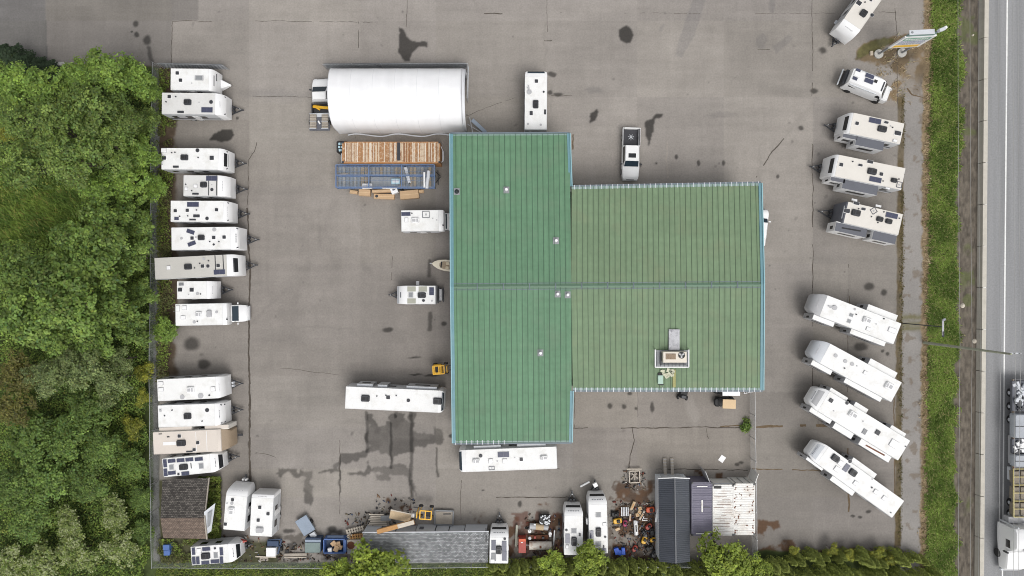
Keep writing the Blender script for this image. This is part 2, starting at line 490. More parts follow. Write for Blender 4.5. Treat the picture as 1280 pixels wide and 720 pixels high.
paint(poly([(716, 586), (1124, 590), (1124, 700), (716, 700)], .2) * .5, mul=(.86, .86, .86))
paint(poly([(868, -5), (884, -5), (868, 45), (852, 72), (843, 70), (850, 45)], .3) * .8, mul=(.80, .81, .84))
for p in ([(945, 48), (954, 42), (960, 50), (953, 63), (946, 57)], [(966, 58), (985, 44), (991, 48), (970, 68)], [(962, -5), (971, -5), (968, 15), (962, 15)], [(823, 37), (829, 30), (832, 31), (827, 40)]):
    paint(poly(p, .4) * .7, mul=(.78, .79, .82))
paint(ell(902, 144, 16, 4) * .6, mul=(.82, .82, .84)); paint(ell(742, 114, 11, 4) * .7, mul=(.78, .79, .81))
paint(ell(974, 113, 28, 6, 0, .6) * .6, mul=(.84, .84, .84)); paint(ell(350, 120, 36, 7, 2, .7) * .6, mul=(.80, .81, .84))
paint(ell(865, 513, 7, 24, -12, .5) * .6, mul=(1.22, 1.24, 1.25)); paint(ell(738, 148, 18, 4, 20, .7) * .4, mul=(.85, .85, .87))
# tyre scuffs
for a in [(1022, 122, 985, 165, 3), (985, 165, 955, 205, 2), (790, 95, 765, 120, 2), (620, 45, 618, 90, 3), (1015, 10, 1016, 90, 2), (640, 180, 600, 300, 3), (330, 230, 560, 420, 4), (420, 250, 330, 470, 4), (440, 300, 520, 460, 4)]:
    paint(seg(*a, .9) * .22 * sstep(.3, .6, n_mid), mul=(.74, .74, .74))
for a in [(821, 176, 834, 228, .7), (867, 180, 834, 215, .6)]:
    paint(seg(834, 178, 834, 222, .6) * .5, mul=(1.15, 1.13, 1.08))
# oil and water stains
DK = (.17, .17, .17)
ST = [([(499, 35), (505, 36), (510, 47), (520, 52), (533, 53), (534, 60), (524, 58), (516, 66), (512, 76), (506, 76), (499, 66)], .22), ([(260, 176), (266, 168), (278, 161), (290, 162), (293, 168), (288, 175), (275, 177)], .2), ([(737, 153), (739, 143), (747, 136), (749, 144), (744, 151)], .2),
      ([(805, 152), (815, 148), (820, 142), (829, 143), (828, 147), (819, 149), (816, 165), (811, 184), (806, 165)], .22), ([(774, 36), (783, 32), (789, 36), (793, 44), (789, 53), (782, 55), (775, 50)], .2), ([(1134, 500), (1142, 490), (1149, 500)], .3)]
for p, v in ST: paint(poly(p, .6), mul=(v, v, v))
cs = lambda L_: [(330 + x / 3.459, 480 + y / 3.459) for x, y in L_]
WET = [[(442, 120), (455, 125), (475, 130), (485, 180), (540, 165), (545, 130), (580, 115), (610, 125), (600, 150), (625, 165), (628, 120), (665, 118), (660, 140), (640, 160), (640, 200), (690, 210), (730, 225), (735, 190), (770, 215), (782, 255), (730, 260), (650, 265), (640, 300), (560, 310), (545, 350), (540, 300), (500, 290), (455, 310), (445, 330), (330, 335), (330, 310), (440, 300), (450, 260), (430, 220), (445, 200)],
       [(360, 375), (430, 375), (450, 345), (460, 370), (545, 360), (560, 350), (635, 355), (640, 380), (655, 440), (652, 490), (640, 460), (628, 400), (560, 390), (545, 410), (490, 415), (480, 400), (520, 385), (460, 385), (440, 395), (365, 390)],
       [(50, 390), (70, 372), (110, 368), (140, 378), (200, 370), (208, 380), (205, 460), (210, 500), (190, 525), (168, 505), (172, 460), (180, 400), (140, 400), (110, 385), (60, 398)],
       [(230, 390), (250, 375), (290, 370), (300, 350), (320, 330), (325, 305), (330, 305), (330, 460), (325, 460), (325, 380), (290, 378), (240, 395)]]
for p in WET: paint(poly(cs(p), 1.7) * (.75 + .25 * sstep(.35, .5, n_mid)), mul=(.42, .42, .42))
for a in [(514, 515, 514, 620, 2.2), (458, 515, 459, 565, 2), (488, 530, 489, 585, 1.6), (546, 560, 547, 595, 1.4), (425, 570, 425, 615, 1.0), (537, 325, 537, 345, 2.4), (537, 392, 537, 412, 2.4), (186, 60, 190, 80, 2.6)]:
    paint(seg(*a, .6), mul=(.42, .42, .42))
for e in [(170, 30, 4, 4), (171, 43, 3, 3), (165, 40, 1.5, 1.5), (184, 50, 5, 6), (297, 147, 2, 2), (690, 93, 5, 3), (687, 116, 3, 3), (697, 118, 6, 2.4), (846, 197, 2, 3), (873, 204, 2, 3.4), (904, 204, 2, 3.8), (820, 204, 1.6, 1.6), (800, 206, 1.4, 3), (972, 220, 2, 2.6),
          (1029, 63, 5, 4), (1001, 160, 4, 3), (1018, 114, 5, 3), (1086, 358, 6, 5), (1105, 365, 4, 4), (1149, 329, 3.6, 11), (1148, 371, 5, 7), (1076, 433, 9, 5), (1103, 439, 2.4, 2.4), (1110, 443, 2.4, 2.4), (763, 508, 3.4, 3.4), (780, 508, 3.4, 3.4), (787, 492, 3.4, 3.2), (815, 509, 2.6, 7), (795, 510, 2, 2), (565, 545, 4, 3),
          (485, 412, 6, 3), (555, 405, 3, 3), (494, 520, 2, 3), (921, 581, 3, 2.4), (926, 578, 3, 2), (540, 470, 9, 1.4), (520, 468, 8, 1.2), (530, 481, 9, 1.2), (518, 447, 8, 1), (604, 613, 2, 1.2), (650, 630, 2.6, 4), (415, 662, 6, 4), (361, 664, 8, 3), (365, 683, 6, 4), (240, 430, 10, 8), (255, 455, 8, 6), (1085, 640, 3, 2), (1066, 645, 3, 1.5), (1075, 646, 3, 1.5)]:
    paint(ell(e[0], e[1], e[2], e[3], 0, .4, .5) * .85, mul=DK)
# rust, mud and leaf litter
BR = (.105, .062, .038)
for p in [[(945, 650), (953, 650), (972, 652), (977, 659), (968, 664), (962, 660), (953, 668), (948, 690), (944, 690)], [(770, 600), (800, 604), (815, 600), (820, 660), (800, 628), (780, 640), (768, 640)], [(765, 640), (790, 628), (822, 640), (822, 705), (765, 705)],
          [(636, 648), (648, 645), (650, 655), (645, 700), (632, 700)], [(655, 655), (704, 640), (706, 700), (655, 704)], [(944, 690), (985, 675), (1010, 688), (1060, 682), (1125, 690), (1125, 730), (944, 730)], [(196, 150), (216, 150), (219, 186), (196, 186)], [(196, 86), (214, 92), (212, 120), (196, 120)],
          [(478, 642), (483, 620), (490, 622), (488, 640)], [(492, 622), (500, 621), (499, 628)], [(499, 632), (512, 630), (514, 640), (502, 641)], [(588, 640), (595, 640), (594, 650)], [(598, 642), (606, 640), (612, 650), (606, 660), (598, 652)], [(670, 628), (682, 626), (692, 632), (685, 636), (672, 634)],
          [(868, 588), (880, 588), (882, 602), (868, 602)], [(895, 586), (905, 590), (903, 602), (893, 602)], [(1092, 128), (1128, 95), (1160, 60), (1162, 130), (1110, 132)]]:
    a = poly(p, 1.2)
    paint(a * (.12 + .88 * sstep(.44, .56, fbm(X, Y, 13, 167, 4))), BR if p[0][0] < 1000 else (.20, .145, .085))
paint(poly([(760, 600), (825, 600), (825, 705), (760, 705)], .8) * sstep(.5, .58, fbm(X, Y, 7, 77, 3)) * .7, (.085, .06, .045))
paint(poly([(640, 640), (705, 640), (705, 705), (640, 705)], .8) * sstep(.46, .56, fbm(X, Y, 8, 87, 3)) * .75, (.11, .05, .035))
paint(poly([(330, 672), (460, 660), (460, 705), (330, 705)], .8) * sstep(.4, .6, fbm(X, Y, 8, 97, 3)) * .7, (.07, .06, .05))
# bare dirt between the fence and the parked row, with litter
edge = 222 + (n_mid - .5) * 26
inl = sstep(-3, 3, edge - X) * sstep(80, 84, Y) * (1 - sstep(466, 474, Y))
paint(inl, np.array([.085, .062, .042]) * (0.7 + .6 * n_fin)[..., None])
inl2 = (1 - sstep(270, 276, X + (n_mid - .5) * 16)) * sstep(598, 602, Y) + (1 - sstep(340, 360, X)) * sstep(672, 680, Y)
paint(inl2, np.array([.070, .070, .036]) * (0.7 + .6 * n_fin)[..., None])
# woodland floor
wl = 1 - sstep(-2, 2, X - 198 - (n_mid - .5) * 6)
wl = wl * sstep(-2, 2, Y - (84 - 22 * sstep(60, 0, X)) - (n_mid - .5) * 10)
wl = np.maximum(wl, sstep(-1.5, 1.5, Y - 703 - (n_mid - .5) * 5) * (1 - sstep(940, 944, X)))
wl = np.maximum(wl, sstep(-2, 2, Y - 690 - (n_mid - .5) * 12) * sstep(940, 944, X) * (1 - sstep(1160, 1164, X)))
paint(wl, np.array([.055, .075, .022]) * (0.6 + .8 * n_fin)[..., None])
paint(band(191.5, 199.5, .5, 1, sl=0) * sstep(425, 440, Y) * (1 - sstep(700, 703, Y)), np.array([.15, .148, .135]) * (.7 + .6 * n_fin)[..., None])
paint(band(193, 199.5, .5, 1, sl=0) * sstep(88, 92, Y) * (1 - sstep(425, 440, Y)), np.array([.13, .128, .112]) * (.7 + .6 * n_fin)[..., None])
# east edge: moss joint, side strip, dry grass, verge, gravel shoulder
dirt_isl = poly([(1066, 74), (1075, 58), (1100, 46), (1150, 40), (1165, 40), (1165, 132), (1134, 128), (1128, 100), (1110, 82), (1085, 78)], 1.0)
paint(dirt_isl * (.35 + .65 * sstep(.38, .52, fbm(X, Y, 17, 177, 4))), np.array([.155, .115, .070]) * (.4 + 1.2 * fbm(X, Y, 12, 157, 4))[..., None])
paint(poly([(1068, 74), (1076, 58), (1105, 46), (1120, 50), (1092, 66)], .9) * .85, np.array([.10, .095, .035]) * (.4 + 1.2 * n_fin)[..., None])
j = band(1123.5, 1132.5, .5, 1.2) * sstep(110, 125, Y) * (1 - sstep(680, 690, Y))
paint(j * (.8 + .2 * sstep(.35, .6, n_mid)), np.array([.105, .080, .042]) * (.6 + .8 * n_fin)[..., None])
paint(ell(1134, 172, 6, 22, 0, .3) * .85, (.15, .125, .075))
strip = band(1131.5, 1156, .3, 1) * sstep(85, 130, Y)
paint(strip, np.array([.255, .240, .225]) * (.82 + .36 * n_mid)[..., None])
paint(strip * sstep(.62, .70, fbm(X, Y, 9, 107, 4)) * .6, (.15, .115, .08))
for yy in (405, 412, 395):
    paint(band(1131, 1160, .8) * np.exp(-((Y + (n_mid - .5) * 14 - yy) / 4) ** 2) * .8, (.15, .14, .07))
paint(band(1155, 1166, .9, 1.4), np.array([.22, .165, .10]) * (.5 + n_fin)[..., None])
paint(band(1164, 1200, 1.0, 1.5), np.array([.075, .10, .028]) * (.7 + .6 * n_fin)[..., None])
gr = np.array([.116, .099, .079]) * (.35 + 1.3 * fbm(X * 2.2, Y * .8, 5, 117, 3))[..., None]
paint(band(1198, 1260, .9, 1.5), gr)
paint(band(1203, 1222, .9, 1) * sstep(.62, .72, fbm(X, Y, 22, 127, 3)) * .6, (.10, .12, .04))
paint(band(1230, 1500, 0, .5), np.array([.240, .242, .247]) * (.80 + .40 * fbm(X, Y * .03, 7, 137, 3))[..., None])
# mesh: dense yard plus a far skirt to the horizon
ny, nx = X.shape
V = np.c_[((X - 640) * S).ravel(), ((360 - Y) * S).ravel(), np.zeros(X.size)]
idx = np.arange(ny * nx).reshape(ny, nx)
F = np.stack([idx[1:, :-1], idx[1:, 1:], idx[:-1, 1:], idx[:-1, :-1]], -1).reshape(-1, 4)
x0, x1, y1, y0 = V[:, 0].min(), V[:, 0].max(), V[:, 1].max(), V[:, 1].min()
B = 3000.0
sk = np.array([[-B, -B], [x0, -B], [x1, -B], [B, -B], [-B, y0], [x0, y0], [x1, y0], [B, y0], [-B, y1], [x0, y1], [x1, y1], [B, y1], [-B, B], [x0, B], [x1, B], [B, B]])
b0 = len(V)
SF = [[a, a + 1, a + 5, a + 4] for a in (0, 1, 2, 4, 6, 8, 9, 10)]
V = np.r_[V, np.c_[sk, np.zeros(16)]]; F = np.r_[F, np.array(SF) + b0]
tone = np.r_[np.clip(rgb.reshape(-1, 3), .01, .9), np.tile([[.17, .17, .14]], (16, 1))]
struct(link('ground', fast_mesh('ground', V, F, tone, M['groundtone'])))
del X, Y, WX, WY, BX, BY, rgb


# seams and cracks: thin ragged ribbons 4 mm above the paving
def crack(mb, pts, w, jit=.6, mi=0, z=.004, stepm=.22, gaps=.0):
    P = [at(*p) for p in pts]; path = []
    for a, b in zip(P, P[1:]):
        n = max(1, int((b - a).length / stepm))
        path += [a.lerp(b, i / n) for i in range(n)]
    path.append(P[-1])
    L_ = []; off = 0; ww = w
    for i, p in enumerate(path):
        d = (path[min(i + 1, len(path) - 1)] - path[max(i - 1, 0)]).normalized()
        u = Vector((-d.y, d.x, 0))
        off = off * .8 + random.uniform(-1, 1) * jit * .06
        ww = max(w * .25, ww * .7 + .3 * w * random.uniform(.2, 2.0))
        c = p + u * off
        L_.append((c - u * ww / 2, c + u * ww / 2))
    skip = False
    for i in range(len(L_) - 1):
        if random.random() < .12: skip = random.random() < gaps
        if skip: continue
        a, b = L_[i], L_[i + 1]
        mb.add([(q.x, q.y, z) for q in (a[0], b[0], b[1], a[1])], [(3, 2, 1, 0)] if True else [], mi)


cm = MB()
for pts, w, g in [([(321, 178), (318, 190), (311, 199), (309, 260)], .07, 0), ([(309, 260), (312, 330), (311, 400), (312, 480)], .17, .15), ([(312, 480), (312, 540), (312, 605)], .22, .1), ([(215, 27), (214, 80)], .06, 0), ([(509, -5), (508, 34)], .05, .2), ([(448, 27), (448, 60)], .05, .2),
                  ([(215, 27), (340, 26), (480, 28)], .04, .5), ([(605, 17), (628, 17)], .10, 0), ([(680, 51), (690, 51)], .08, 0), ([(684, -5), (684, 40)], .04, .5), ([(715, 120), (600, 122)], .04, .4), ([(1015, -10), (1016, 60), (1015, 120)], .06, .2), ([(1016, 180), (1016, 360)], .08, .2), ([(1015, 360), (1016, 490)], .06, .2),
                  ([(790, 534), (793, 550), (788, 570), (786, 586)], .10, 0), ([(716, 535), (800, 535), (880, 534), (935, 534)], .09, .15), ([(690, 586), (760, 586), (880, 587), (935, 588)], .07, .2), ([(620, 622), (690, 622), (716, 621)], .09, .2), ([(577, 600), (576, 650)], .05, .2), ([(1060, 330), (1060, 490)], .05, .3), ([(1064, 140), (1063, 180)], .12, 0),
                  ([(980, 173), (965, 190), (945, 222)], .09, .1), ([(947, 62), (975, 63)], .05, .1), ([(718, 490), (718, 535)], .05, .2), ([(797, 490), (797, 533)], .03, .3), ([(505, 380), (506, 450)], .05, .3), ([(490, 320), (490, 350)], .05, .2), ([(350, 460), (440, 470), (520, 480)], .03, .5), ([(425, 550), (425, 650)], .05, .2), ([(514, 610), (513, 650)], .06, .1),
                  ([(320, 566), (335, 568), (345, 571)], .05, 0), ([(1098, 15), (1120, 15)], .05, .2), ([(1122, 130), (1121, 40), (1119, 10)], .05, .2), ([(700, 16), (1060, 17)], .03, .5), ([(316, 120), (400, 122)], .04, .6), ([(570, 150), (620, 130), (650, 120)], .04, .4), ([(884, 535), (884, 545), (886, 548)], .06, 0)]:
    crack(cm, pts, w, gaps=g)
for pts, w, g in [([(945, 534), (1000, 532), (1040, 532)], .22, .1), ([(940, 586), (990, 587), (1035, 588)], .12, .3), ([(1060, 560), (1061, 640)], .16, .3), ([(1062, 370), (1062, 480)], .06, .3), ([(1118, 480), (1118, 640)], .10, .3), ([(1134, 110), (1140, 118), (1158, 124)], .15, 0), ([(935, 532), (900, 533)], .12, .1), ([(716, 232), (716, 168)], .12, .2)]:
    crack(cm, pts, w, mi=1, gaps=g)
struct(cm.build('pavement_crack', [M['crack'], M['crackbrown']]))
# road paint and barrier
xs = lambda x, y: x - 6 / 720 * y
lm = MB()
a0, a1 = at(xs(1258.2, -900), -900), at(xs(1258.2, 1600), 1600)
lm.add([(a0.x, a0.y, .004), (a1.x, a1.y, .004), (a1.x + .16, a1.y, .004), (a0.x + .16, a0.y, .004)], [(0, 1, 2, 3)])
struct(lm.build('road_marking', M['paint']))
# ------------------------------------------------------------------ recreational vehicles
PXR = S * (H - 3.15) / H        # metres per plan unit at roof height


class RV:
    def __init__(s, label, rear, front, W=2.45, z=3.15, cap=1.6, style='travel', wall='wall', roof='white2', capm='white', nose=.88,
                 cat='travel trailer', group='travel trailers and motorhomes parked in the yard', name='travel_trailer', zb=.55, win=True, wheels=2, hitch=True, stripe='ltgrey', hl=1.25, tanks='dark', zf=None):
        a, b = at(*rear, z), at(*front, z)
        if zf is None:      # which end of the nose is the one seen: its foot when it faces the middle of the yard, else its brow
            zf = z if b.xy.length > a.xy.length else (2.0 if style == 'fifth' else 1.3 if style == 'classa' else .95)
        ax = (b - a).normalized(); dl = (b - at(*front, zf)).xy.dot(ax.xy)
        cap = max(.42, cap - dl); b = b - ax * dl
        s.W, s.z, s.L = W, z, (b - a).length
        s.rot = math.atan2(b.y - a.y, b.x - a.x)
        s.c = (a + b) / 2; s.c.z = 0
        s.o = thing(name, label, cat, s.c, s.rot, group)
        s.style = style
        s.hw = W / 2; s.cap = cap; s.zb = zb
        hw, L2, z = s.hw, s.L / 2, s.z
        s.x0 = L2 - cap
        if style == 'travel':
            s.prof = [(0, 1, 0), (.3, .995, .05), (.6, (1 + nose) / 2 + .03, .28), (.85, nose + .03, .8), (1, nose, 1.45)]
        elif style == 'wedge':
            s.prof = [(0, 1, 0), (.3, .99, .04), (.7, (1 + nose) / 2, .35), (1, nose, .95)]
        elif style == 'fifth':
            s.prof = [(0, 1, 0), (.3, .97, .05), (.6, .88, .18), (.85, .74, .45), (1, .58, .85)]
        elif style == 'blunt':
            s.prof = [(0, 1, 0), (.5, 1, .02), (.85, .97, .10), (1, .93, .35)]
        elif style == 'classa':
            s.prof = [(0, 1, 0), (.4, .99, .03), (.75, .95, .12), (1, .86, .45)]
        elif style == 'flat':
            s.prof = [(0, 1, 0), (.9, 1, .01), (1, .98, .06)]
        sec = lambda x, f, dz, zb, r=.07: [(x, -hw * f, zb), (x, hw * f, zb), (x, hw * f, z - dz - r), (x, hw * f - r * .3, z - dz - r * .3), (x, hw * f - r, z - dz), (x, -hw * f + r, z - dz), (x, -hw * f + r * .3, z - dz - r * .3), (x, -hw * f, z - dz - r)]
        m = MB().rings([sec(-L2, .975, .05, zb), sec(-L2 + .06, 1, .0, zb), sec(s.x0, 1, 0, zb)])
        m.build('body', M[wall], s.o, True)
        zc = 1.75 if style == 'fifth' or cat == 'motorhome' and not style == 'classa' else zb
        m = MB().rings([sec(s.x0 + .003 + t * cap, f, dz, zc if t < .9 else zc + .1) for t, f, dz in s.prof])
        m.build('front_cap', M[capm], s.o, True)
        m = MB()
        m.rings([[(-L2 + .05, -hw + .07, zz), (s.x0 - .01, -hw + .07, zz), (s.x0 - .01, hw - .07, zz), (-L2 + .05, hw - .07, zz)] for zz in (z - .02, z + .012)])
        for sy in (-1, 1):
            m.bar((-L2 + .06, sy * (hw - .05), z + .012), (s.x0 - .02, sy * (hw - .05), z + .012), .05, .03)
        m.build('roof', M[roof], s.o)
        # belt stripe on each side and the windows along it
        if win:
            for sy in (-1, 1):
                y = sy * (hw + .012)
                ws = [(.12, .22), (.38, .52), (.66, .76)] if s.L > 6 else [(.2, .38), (.6, .76)]
                for u0, u1 in ws:
                    xa, xb = -L2 + u0 * (s.L - cap), -L2 + u1 * (s.L - cap)
                    MB().box(((xa + xb) / 2, y, 1.95), (xb - xa, .03, .75), ch=.01).build('window', M['glass'], s.o)
                MB().box((-cap / 2 - .05, sy * (hw + .005), 1.22), (s.L - cap - .3, .014, .3)).build('side_stripe', M[stripe], s.o)
            xd = -L2 + .56 * (s.L - cap)
            d = MB().box((xd, -(hw + .014), 1.45), (.68, .03, 1.75), ch=.01).build('door', M['white'], s.o)
            MB().box((xd + .22, -(hw + .04), 1.35), (.05, .03, .14)).build('handle', M['dark'], d)
        xw = -.10 * s.L
        for sy in (-1, 1):
            for k in range(wheels):
                w = MB().wheel((xw + (k - (wheels - 1) / 2) * .86, sy * (hw - .13), .34), .34, .22, (0, 1)).build('wheel', M['black'], s.o, True)
                MB().wheel((xw + (k - (wheels - 1) / 2) * .86, sy * (hw - .012), .34), .19, .02, (0, 1)).build('rim', M['galv'], w)
        MB().box((-.02 * s.L, 0, zb - .08), (s.L * .9, 1.3, .16)).build('chassis', M['dark'], s.o)
        MB().box((-L2 - .07, 0, .52), (.12, W * .92, .14), ch=.02).build('bumper', M['dark'], s.o)
        if hitch and style in ('travel', 'wedge', 'blunt'):
            m = MB()
            for sy in (-1, 1):
                m.bar((L2 - .3, sy * .62, .5), (L2 + hl - .12, 0, .5), .11, .13)
            m.bar((L2 + hl - .3, 0, .52), (L2 + hl + .08, 0, .52), .14, .14)
            m.bar((L2 + .2, -.45, .5), (L2 + .2, .45, .5), .1, .1)
            m.build('hitch', M['dark'], s.o)
            MB().cyl((L2 + hl - .22, .02, .25), .05, .75, 10).build('jack', M['galv'], s.o)
            for sy in (-1, 1):
                MB().cyl((L2 + .27, sy * .17, .56), .155, .42, 14, r2=.12).build('propane_tank', M[tanks], s.o, True)

    def l(s, px, py, z=None):
        z = s.z if z is None else z
        p = at(px, py, z) - s.c
        c, n = math.cos(s.rot), math.sin(s.rot)
        return (p.x * c + p.y * n, -p.x * n + p.y * c)

    def capz(s, x):
        t = (x - s.x0) / s.cap
        p = s.prof
        if t <= 0: return s.z, 1
        for (t0, f0, d0), (t1, f1, d1) in zip(p, p[1:]):
            if t <= t1:
                k = (t - t0) / (t1 - t0); return s.z - d0 - (d1 - d0) * k, f0 + (f1 - f0) * k
        return s.z - p[-1][2], p[-1][1]

    def feats(s, L_):
        steep = abs(math.sin(s.rot)) > .72
        for f in L_:
            k, px, py, dx, dy = f[:5]
            rr = R(f[5]) if len(f) > 5 else 0
            if steep: dx, dy = dy, dx
            dx *= PXR; dy *= PXR
            x, y = s.l(px, py); z = s.z + .012
            if k in ('ac', 'acw', 'acg'):
                m = {'ac': 'dark', 'acw': 'white', 'acg': 'ltgrey'}[k]
                a = MB().box((x, y, z + .14), (dx, dy, .28), rr, ch=.09).build('air_conditioner', M[m], s.o, True)
                MB().box((x - dx * .16, y, z + .285), (dx * .42, dy * .5, .012), rr).build('grille', M['black' if k == 'ac' else 'ltgrey'], a)
                MB().box((x + dx * .27, y, z + .285), (dx * .2, dy * .6, .012), rr).build('grille', M['black' if k == 'ac' else 'ltgrey'], a)
            elif k in ('vent', 'ventw', 'ventg'):
                m = {'vent': 'dark', 'ventw': 'white', 'ventg': 'ltgrey'}[k]
                v = MB().box((x, y, z + .02), (dx + .07, dy + .07, .04), rr).build('roof_vent', M['ltgrey' if k == 'ventw' else 'white'], s.o)
                MB().box((x, y, z + .085), (dx, dy, .09), rr, ch=.035).build('lid', M[m], v, True)
            elif k == 'sky':
                v = MB().box((x, y, z + .03), (dx, dy, .06), rr, ch=.02).build('skylight', M['ltgrey'], s.o)
                MB().box((x, y, z + .068), (dx * .74, dy * .74, .016), rr).build('pane', M['grey'], v)
            elif k == 'round':
                v = MB().cyl((x, y, z), dx / 2 + .03, .03, 18).build('antenna_dome', M['ltgrey'], s.o)
                MB().cyl((x, y, z + .03), dx / 2, .08, 18, r2=dx * .36).build('dome', M['dark'], v, True)
            elif k in ('solar', 'solarg'):
                v = MB().box((x, y, z + .05), (dx, dy, .035), rr).build('solar_panel', M['solarline'], s.o)
                nx_ = 2 if dx > dy else 1; ny_ = 1 if dx > dy else 2
                q = MB(); c_, n_ = math.cos(rr), math.sin(rr)
                for i in range(nx_):
                    for j_ in range(ny_):
                        ox = ((i + .5) / nx_ - .5) * (dx - .04); oy = ((j_ + .5) / ny_ - .5) * (dy - .04)
                        q.box((x + ox * c_ - oy * n_, y + ox * n_ + oy * c_, z + .071), ((dx - .04) / nx_ - .02, (dy - .04) / ny_ - .02, .006), rr)
                q.build('solar_cells', M['solar' if k == 'solar' else 'solargrey'], v)
            elif k == 'dot':
                MB().cyl((x, y, z), max(.07, dx / 2), .12, 10).build('vent_pipe', M['dark'], s.o)
            elif k == 'gdot':
                MB().cyl((x, y, z), max(.07, dx / 2), .06, 10).build('vent_pipe', M['ltgrey'], s.o)
            elif k == 'strip':
                MB().box((x, y, z + .04), (dx, dy, .08), rr, ch=.02).build('awning_bracket', M['dark'], s.o)
            elif k == 'frame':
                q = MB()
                c_, n_ = math.cos(rr), math.sin(rr)
                cn = [(x + a * dx / 2 * c_ - b * dy / 2 * n_, y + a * dx / 2 * n_ + b * dy / 2 * c_, z + .03) for a, b in ((-1, -1), (1, -1), (1, 1), (-1, 1))]
                for i in range(4): q.bar(cn[i], cn[(i + 1) % 4], .06, .05)
                v = q.build('access_hatch', M['midgrey'], s.o)
                MB().box((x, y, z + .02), (dx * .3, dy * .3, .04), rr).build('latch', M['ltgrey'], v)
            elif k == 'mat':
                MB().box((x, y, z + .012), (dx, dy, .02), rr).build('roof_mat', M[f[6] if len(f) > 6 else 'olive'], s.o)
            elif k == 'line':
                MB().box((x, y, z + .015), (max(dx, .09), dy, .03), rr).build('roof_seam', M['dark'], s.o)
            elif k == 'pale':
                MB().box((x, y, z + .008), (dx, dy, .012), rr).build('roof_patch_or_glint', M['white'], s.o)  # white panel; on the beige trailer a painted reflection
            elif k == 'antenna':
                q = MB()
                q.cyl((x, y, z), .28, .1, 14); q.bar((x + .1, y, z + .13), (x + .75, y + .1, z + .13), .12, .05); q.bar((x, y - .2, z + .13), (x + .5, y + .22, z + .15), .1, .05)
                q.build('satellite_antenna', M['ltgrey'], s.o)
        return s

    def capwin(s, u0, u1, wf=.62, m='glass', name='front_window', n=4):
        """glazing or decal that follows the cap between fractions u0..u1 of its length"""
        rings = []
        for i in range(n + 1):
            x = s.x0 + s.cap * (u0 + (u1 - u0) * i / n); z, f = s.capz(x)
            hw = s.hw * f * wf
            rings.append([(x, -hw, z + .004), (x, hw, z + .004), (x, hw, z + .022), (x, -hw, z + .022)])
        MB().rings(rings).build(name, M[m], s.o)
        return s

    def logo(s, u0, u1, wf=.4, m='ltgrey', n=7, side=0.0):
        """a short line of illegible maker's lettering across the cap"""
        q = MB()
        x = s.x0 + s.cap * (u0 + u1) / 2; dx = s.cap * (u1 - u0)
        z, f = s.capz(x); z2, _ = s.capz(x + .05)
        w = s.hw * 2 * wf
        for i in range(n):
            y = side + (-.5 + (i + .5) / n) * w
            q.box((x + random.uniform(-.02, .02), y, z + .012), (dx * random.uniform(.6, 1), w / n * .62, .014))
        q.build('maker_lettering', M[m], s.o)
        return s

    def slide(s, p0, p1, top='midgrey', ztop=None, wall='wall', win=True, awn=None, out=None):
        ztop = ztop or s.z - .28
        a, b = s.l(*p0, ztop), s.l(*p1, ztop)
        xa, xb = sorted((a[0], b[0])); yo = (a[1] + b[1]) / 2; sy = 1 if yo > 0 else -1
        if out: yo = sy * (s.hw + out)
        yi = sy * (s.hw - .08)
        v = MB().box(((xa + xb) / 2, (yi + yo) / 2, (ztop + .75) / 2), (xb - xa, abs(yo - yi), ztop - .75), ch=.02).build('slide_out', M[wall], s.o)
        MB().box(((xa + xb) / 2, (yi + sy * .1 + yo) / 2, ztop + .018), (xb - xa - .05, abs(yo - yi) - .12, .035)).build('topper', M[top], v)
        if win:
            if xb - xa > 1.6:
                MB().box(((xa + xb) / 2, yo + sy * .012, 1.95), ((xb - xa) * .5, .025, .6)).build('window', M['glass'], v)
            for x_, q in ((xb, 1), (xa, -1)):
                MB().box((x_ + q * .012, (yi + yo) / 2 + sy * .1, 1.95), (.025, abs(yo - yi) * .35, .65)).build('window', M['glass'], v)
        if awn:
            MB().box(((xa + xb) / 2, (yi + yo) / 2, ztop + .045), ((xb - xa) * .6, .16, .02), R(3)).build('topper_stripe', M[awn], v)
        return s

    def steps(s, px, py, dx, dy, m='silver', z=.7):
        x, y = s.l(px, py, z); dx *= S; dy *= S
        MB().box((x, y, z), (dx, dy, .07), ch=.02).build('entry_step', M[m], s.o)
        return s

    def ladder(s, y=.6):
        q = MB(); x = -s.L / 2 - .12
        for dy in (-.2, .2): q.bar((x, y + dy, .7), (x, y + dy, s.z + .1), .035, .035)
        for i in range(8): q.bar((x, y - .2, .8 + i * .3), (x, y + .2, .8 + i * .3), .03, .03)
        q.build('ladder', M['galv'], s.o); return s

    def corners(s, m='dark', u=.9):
        for sy in (-1, 1):
            x = s.x0 + s.cap * u; z, f = s.capz(x)
            MB().box((x, sy * s.hw * f * .86, z + .02), (.26, .10, .05), sy * -.5).build('marker_trim', M[m], s.o)
        return s

    def cab(s, L_=1.7, W=2.0, paint='white', wl=.58):
        """bonnet and windscreen of a cutaway van in front of the living box (front = box end)"""
        x = s.L / 2
        sec = lambda xx, hw, zt: [(xx, -hw, .5), (xx, hw, .5), (xx, hw, zt - .12), (xx, hw - .15, zt), (xx, -hw + .15, zt), (xx, -hw, zt - .12)]
        h = W / 2
        MB().rings([sec(x - .3, h, 2.05), sec(x + .02, h * .98, 1.95), sec(x + .62, h * .97, 1.3), sec(x + 1.2, h * .93, 1.16), sec(x + L_ - .12, h * .84, 1.0), sec(x + L_, h * .7, .9)]).build('cab', M[paint], s.o, True)
        q = MB()
        z1 = lambda xx: 1.95 + (1.3 - 1.95) * (xx - x - .02) / .6
